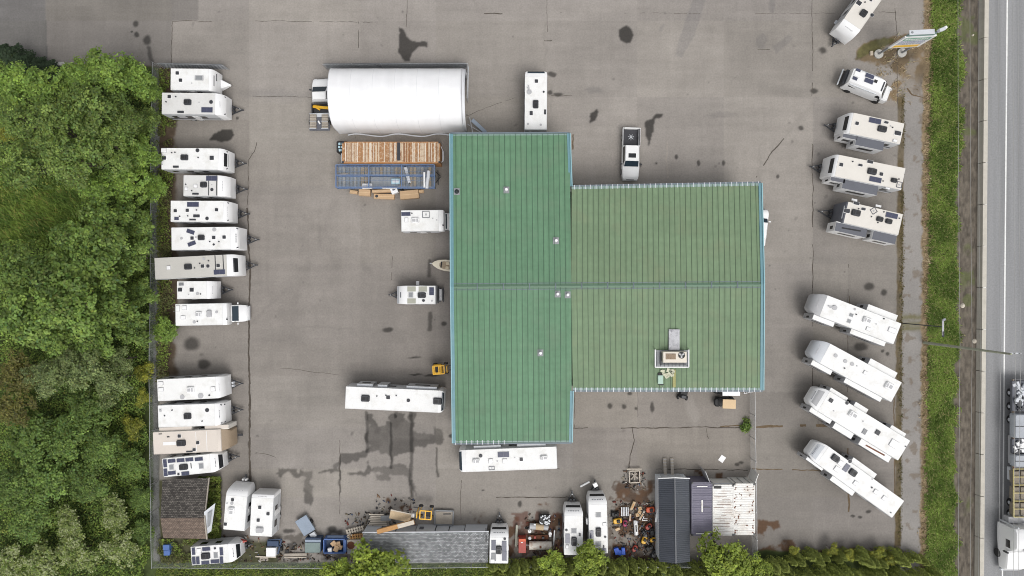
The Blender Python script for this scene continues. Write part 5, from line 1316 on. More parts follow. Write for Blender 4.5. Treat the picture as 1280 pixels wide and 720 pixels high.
def vehicle(name, label, cat, px, py, heading, L, W, hood, cab0, cab1, roofz=1.8, beltz=1.1, paint='white', bed=None, group=None, glassm='screen', van=False):
    """heading in degrees; x forward. hood: length of bonnet; cab0..cab1: roof span measured back from the nose"""
    c = at(px, py, .9)
    o = thing(name, label, cat, (c.x, c.y, 0), R(heading), group)
    h = W / 2; n = L / 2
    sec = lambda x, hw, zt, zb=.42: [(x, -hw, zb), (x, hw, zb), (x, hw, zt - .16), (x, hw - .05, zt - .05), (x, hw - .16, zt), (x, -hw + .16, zt), (x, -hw + .05, zt - .05), (x, -hw, zt - .16)]
    st = [(n, h * .78, .86), (n - .14, h * .9, .98), (n - .45, h * .96, 1.04), (n - hood, h, beltz)]
    e = -n if bed is None else n - bed
    st += [(e + .1, h, beltz), (e, h * .97 if bed is None else h, beltz - .02)]
    MB().rings([sec(*s) for s in st]).build('body', M[paint], o, True)
    x0, x1, x2, x3 = n - hood + .05, n - cab0, n - cab1, n - cab1 - (.25 if bed is None else .12)
    rh = h * .80
    cs_ = lambda x, hb, zt, hr: [(x, -hb, beltz - .1), (x, hb, beltz - .1), (x, hr, zt - .1), (x, hr - .1, zt), (x, -hr + .1, zt), (x, -hr, zt - .1)]
    MB().rings([cs_(x0, h * .9, beltz + .03, h * .88), cs_(x1, h * .95, roofz - .02, rh), cs_((x1 + x2) / 2, h * .95, roofz, rh), cs_(x2, h * .95, roofz - .03, rh), cs_(x3, h * .93, beltz + .08, h * .86)]).build('cab', M[paint], o, True)

    def zs(x): return beltz + .03 + (roofz - .02 - beltz - .03) * (x0 - x) / (x0 - x1)
    def ws(x): return h * .88 + (rh - h * .88) * (x0 - x) / (x0 - x1)
    q = MB(); xa, xb = x0 - .06, x1 + .06
    q.rings([[(x, -ws(x) * .92, zs(x) + .01), (x, ws(x) * .92, zs(x) + .01), (x, ws(x) * .92, zs(x) + .03), (x, -ws(x) * .92, zs(x) + .03)] for x in (xa, (xa + xb) / 2, xb)])
    q.build('windscreen', M[glassm], o)
    for s_ in (-1, 1):
        q = MB(); q.add([(x0 - .35, s_ * (h * .93), beltz + .02), (x2 + .1, s_ * (h * .955), beltz + .02), (x2 + .05, s_ * (rh + .03), roofz - .16), (x1 + .05, s_ * (rh + .03), roofz - .16)], [(0, 1, 2, 3)])
        q.build('side_window', M['glass'], o)
        MB().box((x0 - .35, s_ * (h + .12), beltz + .05), (.14, .26, .2), ch=.04).build('mirror', M['dark' if bed else paint], o)
        MB().box((n - .2, s_ * h * .68, .86), (.2, .36, .14), ch=.04).build('headlight', M['silver'], o)
        for xw in (n - .95, -n + 1.05 if not bed or bed > 0 else 0):
            w = MB().wheel((xw, s_ * (h - .1), .38), .38, .24, (0, 1)).build('wheel', M['black'], o, True)
            MB().wheel((xw, s_ * (h + .02), .38), .22, .02, (0, 1)).build('rim', M['galv'], w)
    MB().box((n + .02, 0, .6), (.14, W * .86, .2), ch=.05).build('front_bumper', M['ltgrey'], o)
    MB().box((n - .02, 0, .82), (.1, W * .45, .14), ch=.02).build('grille', M['dark'], o)
    return o, n, h


o, n, h = vehicle('pickup_truck', 'white crew cab pickup with a black lined bed and sunroof, by the north eave', 'pickup truck', 788.6, 192.3, -91.5, 5.95, 2.0, 1.45, 2.05, 3.75, 1.88, 1.15, bed=3.85)
e = n - 3.85
q = MB()
for s_ in (-1, 1): q.box(((e - n) / 2, s_ * (h - .07), .82), (2.08, .14, .72), ch=.04)
q.box((-n + .05, 0, .82), (.1, 2 * h - .3, .7), ch=.03)
q.build('bed_side', M['white'], o, True)
MB().box(((e - n) / 2, 0, .55), (2.0, 2 * h - .3, .1)).build('bed_floor', M['bedliner'], o)
for s_ in (-1, 1): MB().box(((e - n) / 2 + .05, s_ * (h - .10), 1.19), (1.9, .1, .03)).build('bed_rail', M['bedliner'], o)
q = MB()
for k in range(7): q.bar((-1.95, .0, .66), (-1.95 + .35 * math.cos(k * .9), .35 * math.sin(k * .9), .68), .05, .05)
q.build('cargo_strap', M['silver'], o)
MB().box((n - 2.6, 0, 1.885), (.5, .85, .02), ch=.005).build('sunroof', M['glass'], o)
MB().box((-n - .06, 0, .6), (.14, 1.8, .16), ch=.03).build('rear_bumper', M['dark'], o)
for s_ in (-1, 1): MB().box((-n + .02, s_ * (h - .1), .9), (.06, .12, .3)).build('tail_light', M['red'], o)
o, n, h = vehicle('dump_truck', 'white work truck with a small yellow dump bed, nose up against the white shelter', 'truck', 401.5, 122, 92, 4.3, 2.0, 1.0, 1.78, 2.6, 1.95, 1.15, bed=2.7)
db = MB()
for s_ in (-1, 1): db.box((-1.35, s_ * .98, 1.05), (1.0, .1, .7))
db.box((-.85, 0, 1.1), (.1, 2.0, .8)); db.box((-1.35, 0, .8), (1.0, 1.95, .12)); db.build('dump_bed', M['dark'], o)
q = MB(); q.bar((-1.05, .9, 1.1), (-1.3, -.95, 1.1), .3, .12); q.bar((-1.0, .9, 1.2), (-1.5, .1, 1.2), .14, .1); q.build('hoist_arm', M['yellow'], o)
MB().box((-2.05, -.1, 1.1), (.45, 2.3, .10), ch=.02).build('tailgate', M['silver'], o)
pt = thing('paver_stack_trailer', 'low trailer carrying two grey slatted stacks, behind the white work truck', 'trailer', at(401, 153.5, .6))
MB().box((0, 0, .45), (2.3, 2.0, .15)).build('deck', M['midgrey'], pt)
for s_ in (-1, 1):
    for k in (-1, 1):
        q = MB()
        for i in range(4): q.box((s_ * .68, k * .42 + (i - 1.5) * .19, .68), (.72, .16, .32), ch=.02)
        q.build('block_stack', M['woodgrey'], pt)
for y in (-.85, -.02, .82):
    for x_ in (-1.05, .3): MB().bar((x_, y, .87), (x_ + .75, y, .87), .06, .05).build('strap', M['silver'], pt)
MB().box((-.02, -.1, .6), (.16, .4, .1), .5).build('loose_bracket', M['white'], pt)
for s_ in (-1, 1): MB().wheel((s_ * 1.12, 0, .3), .3, .18, (1, 0)).build('wheel', M['black'], pt, True)
o, n, h = vehicle('parked_car', 'white car showing from under the east eave of the green roof', 'car', 949.4, 284, 83, 4.1, 1.85, 1.0, 1.55, 3.3, 1.5, .95)
# camper van
c = at(1089.5, 104.5, 2.3)
v = thing('camper_van', 'white camper van with roof solar panels and a rear rack, nose toward the road', 'camper van', (c.x, c.y, 0), R(-21.5), None)
sec = lambda x, hw, zt: [(x, -hw, .45), (x, hw, .45), (x, hw, 1.3), (x, hw * .9, zt - .22), (x, hw * .76, zt), (x, -hw * .76, zt), (x, -hw * .9, zt - .22), (x, -hw, 1.3)]
MB().rings([sec(-2.55, .93, 2.55), sec(-2.4, .98, 2.62), sec(1.1, .99, 2.62), sec(1.45, .97, 2.4), sec(2.05, .95, 1.55), sec(2.7, .84, 1.2), sec(2.85, .68, .95)]).build('body', M['white'], v, True)
q = MB(); q.rings([[(x, -w, z + .012), (x, w, z + .012), (x, w, z + .035), (x, -w, z + .035)] for x, w, z in ((1.50, .74, 2.33), (1.75, .80, 1.98), (2.0, .86, 1.63))]); q.build('windscreen', M['glass'], v)
MB().box((1.18, 0, 2.63), (.16, 1.1, .03)).build('roof_bar', M['dark'], v)
L_ = lambda px, py, z=2.62: (Matrix.Rotation(R(21.5), 2) @ (at(px, py, z) - c).xy)
for k, px, py, dx, dy in (('solar', 1087, 95.3, 11, 5), ('solar', 1086, 101.5, 11, 5.4), ('dark', 1094.6, 101.8, 3.8, 3.8), ('solar', 1072.6, 88, 6, 3.4), ('solar', 1068.6, 98.2, 6, 4)):
    p = L_(px, py)
    s_ = MB().box((p[0], p[1], 2.67), (dx * .09, dy * .09, .05)).build('solar_panel' if k == 'solar' else 'roof_vent', M['solarline'] if k == 'solar' else M['dark'], v)
    MB().box((p[0], p[1], 2.7), (dx * .084, dy * .082, .012)).build('solar_cells' if k == 'solar' else 'lid', M['solar' if k == 'solar' else 'black'], s_)
p = L_(1072, 93); MB().box((p[0], p[1], 2.68), (.8, .55, .1), ch=.03).build('roof_hatch', M['white'], v)
for s_ in (-1, 1):
    q = MB(); q.add([(-2.2, s_ * .955, 1.62), (.95, s_ * .955, 1.62), (.95, s_ * .905, 2.12), (-2.2, s_ * .905, 2.12)], [(0, 1, 2, 3)]); q.build('side_window', M['glass'], v)
    q = MB(); q.add([(1.1, s_ * .975, 1.5), (1.75, s_ * .965, 1.5), (1.5, s_ * .92, 2.0), (1.1, s_ * .915, 2.1)], [(0, 1, 2, 3)]); q.build('side_window', M['glass'], v)
    MB().box((1.75, s_ * 1.12, 1.45), (.2, .24, .3), ch=.05).build('mirror', M['black'], v)
    MB().bar((-2.3, s_ * .93, 2.3), (.9, s_ * .93, 2.3), .09, .09).build('awning_rail', M['silver'], v)
    for x in (-1.6, 1.85): MB().wheel((x, s_ * .9, .37), .37, .24, (0, 1)).build('wheel', M['black'], v, True)
q = MB()
for y in (-.8, .8): q.bar((-2.6, y, .9), (-3.1, y, .9), .06, .06)
q.box((-2.75, 0, 1.2), (.3, 1.7, .9), ch=.04); q.build('rear_carrier', M['dark'], v)
q = MB(); q.bar((-3.15, -.95, 1.0), (-3.15, .95, 1.0), .12, .14); q.build('rack_bar', M['silver'], v)
# golf carts and small machines


def cart(label, px, py, rot, roof, Lr, Wr, hoodm='black'):
    c = at(px, py, 1.8); o = thing('golf_cart', label, 'golf cart', (c.x, c.y, 0), R(rot))
    MB().box((0, 0, 1.82), (Lr, Wr, .07), ch=.05).build('canopy', M[roof], o, True)
    MB().box((.05, 0, .45), (Lr + .55, Wr * .95, .3), ch=.1).build('body', M[hoodm], o, True)
    MB().box((Lr / 2 + .35, 0, .7), (.55, Wr * .8, .3), ch=.14).build('cowl', M[hoodm], o, True)
    MB().box((-.25, 0, .72), (.5, Wr * .8, .2), ch=.05).build('seat', M['tan'], o)
    q = MB()
    for sx in (-1, 1):
        for sy in (-1, 1): q.bar((sx * Lr * .45, sy * Wr * .44, .55), (sx * Lr * .45, sy * Wr * .44, 1.8), .04, .04)
    q.build('canopy_post', M['dark'], o)
    for sx in (-1, 1):
        for sy in (-1, 1): MB().wheel((sx * .8 + .1, sy * Wr * .45, .23), .23, .18, (0, 1)).build('wheel', M['black'], o, True)
    return o


cart('golf cart with a tan canopy and black nose, just south of the green roof', 911.5, 505, 178, 'cartan', 1.5, 1.05)
cart('golf cart with a white canopy, half under the south eave of the green roof', 914, 489.5, 180, 'white', 2.0, .95)
ld = thing('step_ladder', 'white step ladder lying beside the white canopy golf cart', 'ladder', at(934, 489), R(12))
q = MB()
for y in (-.18, .18): q.bar((-.5, y, .12), (.6, y, .12), .05, .05)
q.build('rail', M['white'], ld); q = MB()
for i in range(5): q.bar((-.4 + i * .22, -.18, .12), (-.4 + i * .22, .18, .12), .05, .04)
q.build('rung', M['white'], ld)
mt = thing('ride_on_mower', 'black machine half hidden under the south eave near a pale streak', 'mower', at(853, 491), R(80))
MB().box((0, 0, .5), (1.1, .9, .45), ch=.15).build('body', M['black'], mt, True); MB().box((-.35, 0, .82), (.4, .6, .3), ch=.08).build('seat', M['dark'], mt)
for sx in (-1, 1):
    for sy in (-1, 1): MB().wheel((sx * .5, sy * .5, .27), .27, .2, (0, 1)).build('wheel', M['black'], mt, True)
q = MB(); q.bar((.3, -.3, .75), (.45, .3, .78), .06, .06); q.build('steering_bar', M['ltgrey'], mt)
bt = thing('boat', 'small cream boat with its bow out from under the west eave', 'boat', at(559.5, 332.2), R(172))
hull = lambda k, z: [(k * 1.75 * x, k * y, z) for x, y in ((-1, -.62), (.1, -.66), (.55, -.52), (.85, -.26), (1, 0), (.85, .26), (.55, .52), (.1, .66), (-1, .62))]
MB().rings([hull(.72, .4), hull(.95, .75), hull(1, 1.0), hull(.96, 1.03)]).build('hull', mat('cream_gelcoat', (.66, .60, .48), .35, .06), bt, True)
inn = lambda k, z: [(k * x + .1, y * k, z) for x, y in ((-1.4, -.42), (.3, -.44), (.75, -.2), (.75, .2), (.3, .44), (-1.4, .42))]
MB().rings([inn(1, 1.035), inn(.98, 1.05)]).build('cockpit', mat('boat_interior', (.34, .27, .19), .7, .2), bt)
for y in (-.24, .24): MB().box((-.1, y, 1.14), (.4, .34, .2), ch=.06).build('seat', mat('cream_seat', (.58, .50, .36), .6, .1), bt)
MB().box((.62, 0, 1.12), (.14, .7, .14), ch=.03).build('windshield', M['glass'], bt)
q = MB(); q.bar((1.2, 0, .4), (2.05, 0, .4), .1, .1); q.build('trailer_tongue', M['galv'], bt)


def loader(label, px, py, rot, s=1.0, frame=False):
    o = thing('fork_lift', label, 'forklift', at(px, py, .8), R(rot))
    if not frame: MB().box((-.35 * s, 0, .7), (.9 * s, .9 * s, .7), ch=.12).build('body', M['yellow'], o, True)
    MB().box((-.35 * s, 0, 1.07), (.4 * s, .6 * s, .08), ch=.03).build('seat', M['black'], o)
    q = MB()
    for y in (-.38, .38): q.bar((-.7 * s, y * s, 1.75), (.35 * s, y * s, 1.75), .12, .06)
    for x in (-.7, -.15, .35): q.bar((x * s, -.38 * s, 1.753), (x * s, .38 * s, 1.753), .12, .06)
    for x in (-.7, .35):
        for y in (-.38, .38): q.bar((x * s, y * s, .5), (x * s, y * s, 1.75), .06, .06)
    q.build('roof_guard', M['yellow'], o)
    q = MB()
    for y in (-.25, .25): q.bar((.62 * s, y * s, .2), (.62 * s, y * s, 1.9), .1, .08)
    q.bar((.62 * s, -.3 * s, 1.88), (.62 * s, .3 * s, 1.88), .09, .08); q.build('mast', M['yellow'], o)
    for y in (-.22, .22): MB().bar((.66 * s, y * s, .15), (1.15 * s, y * s, .12), .1, .05).build('fork', M['dark'], o)
    for sx in (-1, 1):
        for sy in (-1, 1): MB().wheel((sx * .5 * s - .1, sy * .45 * s, .26), .26, .2, (0, 1)).build('wheel', M['black'], o, True)
    return o


loader('yellow and black forklift at the west eave of the green roof', 552.5, 460, 4, 1.2)
loader('yellow forklift with open frame in front of the long shed', 532, 637.5, 176, 1.22, True)
# white things on the paving
p = at(902.5, 573.5)
tag(MB().box((p.x, p.y, .03), (.75, .62, .02), R(55)).build('paper_sheet', M['white']), 'white sheet lying on the paving north of the white containers', 'sheet')
p = at(731, 605)
tag(MB().box((p.x, p.y, .09), (1.25, .22, .16), R(28), ch=.06).build('plastic_tube', M['white'], None, True), 'short white tube lying in front of the trailer with the hitch box', 'tube')

# ------------------------------------------------------------------ yard clutter along the south side
K = 'yard clutter along the south fence'


def simple(name, label, cat, px, py, z, rot, parts, group=K):
    o = thing(name, label, cat, at(px, py, z), R(rot), group); o.location.z = 0
    for nm, kind, a, m in parts:
        q = MB()
        if kind == 'box': q.box(a[0], a[1], a[2] if len(a) > 2 else 0, ch=.03)
        elif kind == 'cyl': q.cyl(*a)
        elif kind == 'tube': q.tube(*a)
        elif kind == 'bars':
            for b in a: q.bar(*b)
        elif kind == 'wheel': q.wheel(*a)
        q.build(nm, M[m], o, kind in ('cyl', 'tube', 'wheel'))
    return o


simple('utility_trailer', 'blue grey flat lidded cart with a small box on its drawbar, out on the paving', 'cart', 381.5, 656.8, .6, -58, [('lid', 'box', ((0, 0, .62), (2.0, 1.5, .12)), 'bluegrey'), ('body', 'box', ((0, 0, .38), (1.9, 1.4, .36)), 'grey'), ('drawbar', 'bars', [((1.0, .3, .4), (1.7, .35, .4), .1, .1)], 'dark'), ('tongue_box', 'box', ((1.42, .2, .58), (.6, .65, .3)), 'silver'), ('wheel', 'wheel', ((0, .78, .25), .25, .14, (0, 1)), 'black'), ('wheel', 'wheel', ((0, -.78, .25), .25, .14, (0, 1)), 'black')])
simple('boat_trailer', 'dark blue trailer frame with a white square box, beside the weedy corner', 'trailer', 342, 683, .8, 0, [('frame', 'bars', [((-.7, .7, .7), (.9, .8, .7), .12, .12), ((-.7, -.2, .7), (.9, .1, .7), .12, .12), ((.9, .8, .7), (.45, -.9, .7), .16, .12), ((-.7, .7, .7), (-.7, -.9, .7), .1, .1)], 'navy'), ('tarp', 'box', ((-.05, .35, .8), (1.3, .6, .25)), 'navy'), ('box', 'box', ((-.2, -.55, .85), (1.1, 1.0, .6)), 'white'), ('wheel', 'wheel', ((.8, -.4, .3), .3, .18, (1, 0)), 'black'), ('wheel', 'wheel', ((-.9, -.1, .3), .3, .18, (1, 0)), 'black')])
simple('timber_plank', 'pale plank under the white square box by the fence', 'plank', 332, 696, .1, -2, [('board', 'box', ((0, 0, .12), (2.4, .16, .08)), 'woodpale'), ('support', 'box', ((-.2, -.25, .05), (1.0, .5, .08)), 'woodgrey')])
simple('timber_plank', 'brown plank pile with a pale edge, between the blue frame and the grey bin', 'planks', 369.5, 694.5, .15, 1, [('board', 'box', ((0, .12, .15), (2.6, .35, .2)), 'woodgrey'), ('edge_board', 'box', ((0, -.16, .2), (2.6, .1, .25)), 'woodpale'), ('tyre', 'cyl', ((-1.0, .5, .0), .22, .15, 12), 'black')])
simple('dumpster', 'grey green lidded dumpster with a navy rear edge', 'dumpster', 391.5, 682.5, 1.1, 0, [('bin', 'box', ((0, .1, .6), (1.8, 1.6, 1.1)), 'navy'), ('lid', 'box', ((-.05, -.15, 1.18), (1.75, 1.15, .08)), 'greengrey'), ('hinge_bar', 'bars', [((-.9, .62, 1.18), (.9, .62, 1.18), .28, .1)], 'bluegrey')])
d_ = simple('dumpster', 'blue open dumpster full of cardboard', 'dumpster', 418, 682.5, 1.1, 0, [('wall', 'bars', [((-1.2, .78, .6), (1.2, .78, .6), .12, 1.2), ((-1.2, -.78, .6), (1.2, -.78, .6), .12, 1.2), ((-1.2, -.7, .6), (-1.2, .7, .6), .12, 1.2), ((1.2, -.7, .6), (1.2, .7, .6), .3, 1.2)], 'bluedull'), ('floor', 'box', ((0, 0, .2), (2.3, 1.5, .1)), 'navy'), ('lid', 'box', ((.1, .95, 1.0), (1.9, .5, .08)), 'navy')])
for k, (x, y, w, rt) in enumerate(((.25, .1, .75, .2), (.55, -.2, .6, -.4), (-.15, .25, .6, .7), (.2, -.35, .7, 1.1))):
    p = d_.location + Vector((x, y, 0)); o = thing('cardboard_box', ('flattened', 'folded', 'torn', 'small open')[k] + ' cardboard box inside the blue dumpster', 'cardboard box', (p.x, p.y, .7 + .05 * k), rt, 'cardboard in the blue dumpster'); MB().box((0, 0, .12), (w, w * .8, .22), ch=.02).build('shell', M['card'], o)
p = d_.location + Vector((-.55, -.5, 0)); tag(MB().box((p.x, p.y, .95), (.5, .5, .3), .1, ch=.08).build('waste_bag', M['white']), 'white bag in the corner of the blue dumpster', 'bag')
simple('bath_tub', 'beige tub with a brown oval hollow, beside the blue dumpster', 'tub', 441.5, 681, .6, 0, [('body', 'box', ((0, 0, .32), (1.9, 1.1, .6)), 'woodpale'), ('basin', 'cyl', ((-.25, -.05, .615), .45, .02, 18), 'rust'), ('step_box', 'box', ((-.2, -.85, .3), (1.0, .5, .5)), 'ltgrey')])


def pallet(label, px, py, rot, m, L=2.2, W=1.0, n=7, z=.15, cross=2, name='pallet'):
    o = thing(name, label, name, at(px, py, z), R(rot), 'pallets and timber by the long shed'); o.location.z = 0
    q = MB()
    for i in range(n): q.box((-L / 2 + L * (i + .5) / n, 0, z), (L / n * .55, W, .04))
    q.build('deck_board', M[m], o)
    q = MB()
    for j in range(cross): q.box((0, -W / 2 + W * (j + .5) / cross, z / 2 - .02), (L, .1, z - .05))
    q.build('bearer', M[m], o); return o


pallet('white slatted pallet tilted at the west end of the long shed', 443.5, 662.5, 14, 'woodpale', 2.1, .55, 7, .5)
pallet('orange timber pallet below the white slatted pallet', 445.5, 670.5, 6, 'woodor', 1.7, .6, 6, .4)
pallet('black and white striped short pallet end beside the orange timber pallet', 436, 671, 60, 'woodpale', .8, .5, 4, .4)
lp = simple('lumber_pile', 'striped pile of pale and brown battens beside the long shed', 'lumber pile', 473, 652.5, .9, -4, [('batten', 'bars', [((-1.2 + .1 * i % .3, -.5 + i * .2, .6 + .05 * (i % 2)), (1.0 - .08 * i, -.42 + i * .2, .6 + .05 * (i % 2)), .11, .09) for i in range(7)], 'woodpale'), ('batten', 'bars', [((-.9, -.4 + i * .2, .52), (1.2, -.36 + i * .2, .52), .10, .08) for i in range(6)], 'woodgrey'), ('bearer', 'bars', [((-.7, -.7, .3), (-.7, .8, .3), .15, .4), ((.7, -.7, .3), (.7, .8, .3), .15, .4)], 'dark'), ('sheet', 'box', ((.8, .45, .75), (1.2, .6, .03), .1), 'grey')])
simple('timber_plank', 'long brown beam slanting across the front of the long shed', 'beam', 496, 655.5, 2.0, 15, [('beam', 'box', ((0, 0, 2.75), (4.3, .5, .3)), 'woodor'), ('end_cap', 'box', ((1.2, .0, 2.912), (1.9, .46, .02)), 'woodpale')])
simple('plywood_sheet', 'pale plywood panel, wedge shaped end, on top of the brown beam', 'panel', 500, 646.5, 1.8, -12, [('board', 'box', ((0, .1, 1.8), (2.4, .95, .06)), 'wood'), ('edge', 'bars', [((-1.2, .62, 1.85), (1.3, .62, 1.85), .12, .06)], 'woodpale')])
simple('plywood_sheet', 'white panel strip behind the pale plywood panel', 'panel', 507, 643.6, 1.6, -5, [('board', 'box', ((0, 0, 1.55), (2.0, .4, .06)), 'white'), ('edge', 'bars', [((-1.0, -.2, 1.6), (1.0, -.2, 1.6), .06, .06)], 'woodpale')])
simple('steel_skid', 'square grey skid plate in front of the long shed', 'skid', 555, 647.5, .4, -2, [('plate', 'box', ((0, 0, .32), (1.95, 1.45, .1)), 'woodgrey'), ('frame', 'bars', [((-1.05, -.82, .3), (1.05, -.82, .3), .14, .2), ((-1.05, .82, .3), (1.05, .82, .3), .14, .2), ((-1.05, -.82, .3), (-1.05, .82, .3), .14, .2), ((1.05, -.82, .3), (1.05, .82, .3), .14, .2)], 'grey'), ('handle', 'bars', [((-.1, .45, .42), (.8, .5, .42), .1, .06)], 'dark')])
simple('oil_tank', 'red steel tank standing end on, between the trailers', 'tank', 652.8, 682, 1.2, 0, [('tank', 'box', ((0, 0, .75), (.85, 1.65, 1.1)), 'red'), ('cap', 'box', ((-.05, .4, 1.33), (.22, .12, .06)), 'white'), ('top_plate', 'box', ((0, .65, 1.31), (.8, .3, .03)), 'orange'), ('leg', 'bars', [((-.35, -.7, 0), (-.35, -.7, .3), .08, .08), ((.35, -.7, 0), (.35, -.7, .3), .08, .08)], 'dark')])
tk = simple('propane_tank', 'long rust stained white propane tank beside the red tank', 'tank', 675.5, 682.5, .9, 0, [('shell', 'tube', ([(-1.28, 0, .75), (-1.2, 0, .75), (-1.05, 0, .75), (1.05, 0, .75), (1.2, 0, .75), (1.28, 0, .75)], .46, 18), 'tank'), ('valve', 'cyl', ((0, 0, 1.18), .12, .12, 12), 'rust'), ('leg', 'bars', [((-.7, -.3, .15), (-.7, .3, .15), .12, .3), ((.7, -.3, .15), (.7, .3, .15), .12, .3)], 'rust'), ('pipe', 'bars', [((-1.7, .02, .6), (-1.25, .02, .7), .07, .07)], 'silver')])
simple('log_roll', 'wood clad barrel lying on its side with grey ends', 'barrel', 673.5, 659.5, .8, -4, [('barrel', 'tube', ([(-1.05, 0, .5), (-.35, 0, .5)], .36, 14), 'ltgrey'), ('stave_wrap', 'tube', ([(-.34, 0, .5), (.55, 0, .5)], .38, 14), 'wood'), ('end', 'tube', ([(.56, 0, .5), (1.1, 0, .5)], .34, 14), 'ltgrey'), ('cap', 'box', ((-.5, .35, .9), (.25, .18, .12)), 'white')])
q = MB(); c_ = thing('can_heap', 'heap of black and white bundled cans beside the wood clad barrel', 'heap', at(681, 648.5, .4), 0, K)
for k in range(34): q.box((random.uniform(-.55, .55), random.uniform(-.5, .5), random.uniform(.2, .55)), (.16, .16, .12), random.uniform(0, 3))
q.build('can', M['silver'], c_); MB().box((0, 0, .2), (1.3, 1.15, .35), ch=.1).build('sack', M['black'], c_)
simple('timber_plank', 'pale green board standing in rust coloured dirt beside the narrow trailer', 'board', 645.5, 669.5, .3, 87, [('board', 'box', ((0, 0, .35), (2.5, .26, .1)), 'olive'), ('cap_strip', 'box', ((-.6, -.2, .35), (.9, .12, .1)), 'woodpale')])
simple('gas_bottle', 'white gas bottle at the end of the wood clad barrel', 'gas bottle', 662, 664, .5, 0, [('bottle', 'cyl', ((0, 0, 0), .2, .55, 14), 'white'), ('collar', 'cyl', ((0, 0, .55), .1, .1, 10), 'silver')])
simple('gas_bottle', 'taller white gas bottle near the long rust stained tank', 'gas bottle', 687.8, 667, .6, 0, [('bottle', 'cyl', ((0, 0, 0), .19, .7, 14), 'white'), ('collar', 'cyl', ((0, -.3, 0), .15, .5, 10), 'white')])
simple('scrap_rail', 'grey metal rail beside the leafy tree and the white gas bottles', 'rail', 692.5, 672, .4, 86, [('rail', 'box', ((0, 0, .4), (1.8, .16, .2)), 'galv'), ('foot', 'bars', [((-.7, 0, .0), (-.7, 0, .4), .12, .12)], 'dark')])
simple('storage_rack', 'row of small dark items and a red can between the tanks', 'rack', 673, 672, .4, 0, [('shelf', 'box', ((0, 0, .25), (2.3, .5, .1)), 'rust'), ('can', 'box', ((-.4, .05, .42), (.25, .3, .3)), 'red'), ('jar', 'cyl', ((-1.0, -.05, .3), .18, .25, 12), 'silver'), ('can', 'box', ((.55, .0, .42), (.3, .25, .28)), 'dark')])
# machine clutter between the trailer and the dark storage building
simple('scrap_crate', 'square wooden crate frame holding scraps, north of the machine clutter', 'crate', 793, 595, .3, 2, [('frame', 'bars', [((-.6, -.75, .3), (.6, -.75, .3), .1, .2), ((-.6, .6, .3), (.6, .6, .3), .1, .2), ((-.6, -.75, .3), (-.6, .6, .3), .1, .2), ((.6, -.75, .3), (.6, .6, .3), .1, .2), ((-.85, .85, .35), (.85, .8, .35), .1, .1)], 'woodpale'), ('scrap', 'bars', [((-.4, -.4, .2), (.3, .3, .25), .12, .1), ((-.3, .3, .2), (.4, -.3, .25), .14, .1), ((0, -.5, .25), (.1, .5, .25), .12, .1)], 'woodgrey')])
simple('metal_rack', 'small ribbed grey metal rack in the machine clutter', 'rack', 781, 639.5, .5, 90, [('tray', 'bars', [((-.5, -.38 + i * .19, .5), (.5, -.38 + i * .19, .5), .10, .05) for i in range(5)], 'silver'), ('leg', 'bars', [((-.4, -.3, 0), (-.4, -.3, .5), .05, .05), ((.4, .3, 0), (.4, .3, .5), .05, .05)], 'grey')])
for lab, px, py, rt, L_, W_, m in (('thin pale stick bundle at the north of the machine clutter', 791, 632, 65, 1.0, .3, 'wood'), ('pale wooden box stack, northern one of the machine clutter', 800, 635.5, 20, .42, .42, 'wood'), ('pale wooden box, middle one of the machine clutter stack', 799.3, 640.2, -20, .4, .4, 'wood'), ('pale wooden box, southern one of the machine clutter stack', 796.8, 643.5, 10, .42, .4, 'wood'), ('grey timber piece slanting beside the wooden boxes', 802.5, 644, 60, 1.2, .2, 'woodpale'), ('short pale stick beside the ribbed metal rack', 787.5, 646.5, 85, .8, .18, 'woodpale')):
    o = thing('wooden_box' if 'box' in lab else 'timber_piece', lab, 'timber', at(px, py, .3), R(rt), 'timber pieces in the machine clutter'); o.location.z = 0
    MB().box((0, 0, .25), (L_, W_, .3), ch=.02).build('board', M[m], o)
    MB().box((0, 0, .41), (L_ * .5, W_ * .4, .02)).build('knot', M['woodor'], o)
simple('canoe_frame', 'narrow white hull shaped frame with a dark slot', 'hull', 795, 660, .4, 94, [('shell', 'tube', ([(-.8, 0, .3), (-.55, 0, .3), (.5, 0, .3), (.8, 0, .3)], .24, 10), 'white'), ('slot', 'box', ((0, 0, .545), (.8, .14, .03)), 'black'), ('cap', 'box', ((.75, .1, .5), (.35, .3, .15)), 'ltgrey')])
simple('hose_reel', 'white wheeled hand frame in the machine clutter', 'hand frame', 806, 648.5, .4, 0, [('frame', 'bars', [((-.3, -.2, .4), (.3, -.2, .4), .06, .06), ((-.3, -.2, .4), (-.1, .3, .4), .06, .06), ((.3, 0, .4), (-.1, .0, .4), .06, .06)], 'white'), ('wheel', 'wheel', ((.1, -.3, .15), .15, .08, (0, 1)), 'black')])


def mower(label, px, py, rt, m, sz=.9):
    o = thing('lawn_mower', label, 'mower', at(px, py, .4), R(rt), 'small machines in the clutter'); o.location.z = 0
    MB().box((0, 0, .32), (sz, sz * .6, .28), ch=.1).build('deck', M[m], o, True)
    MB().box((sz * .1, 0, .52), (sz * .4, sz * .36, .22), ch=.06).build('engine', M['black'], o, True)
    q = MB()
    for y in (-.2, .2): q.bar((-sz * .4, y * sz, .4), (-sz * .95, y * sz, .85), .04, .04)
    q.bar((-sz * .95, -.2 * sz, .85), (-sz * .95, .2 * sz, .85), .05, .05); q.build('handle', M['dark'], o)
    for sx in (-1, 1):
        for sy in (-1, 1): MB().wheel((sx * sz * .38, sy * sz * .32, .14), .14, .08, (0, 1)).build('wheel', M['black'], o, True)


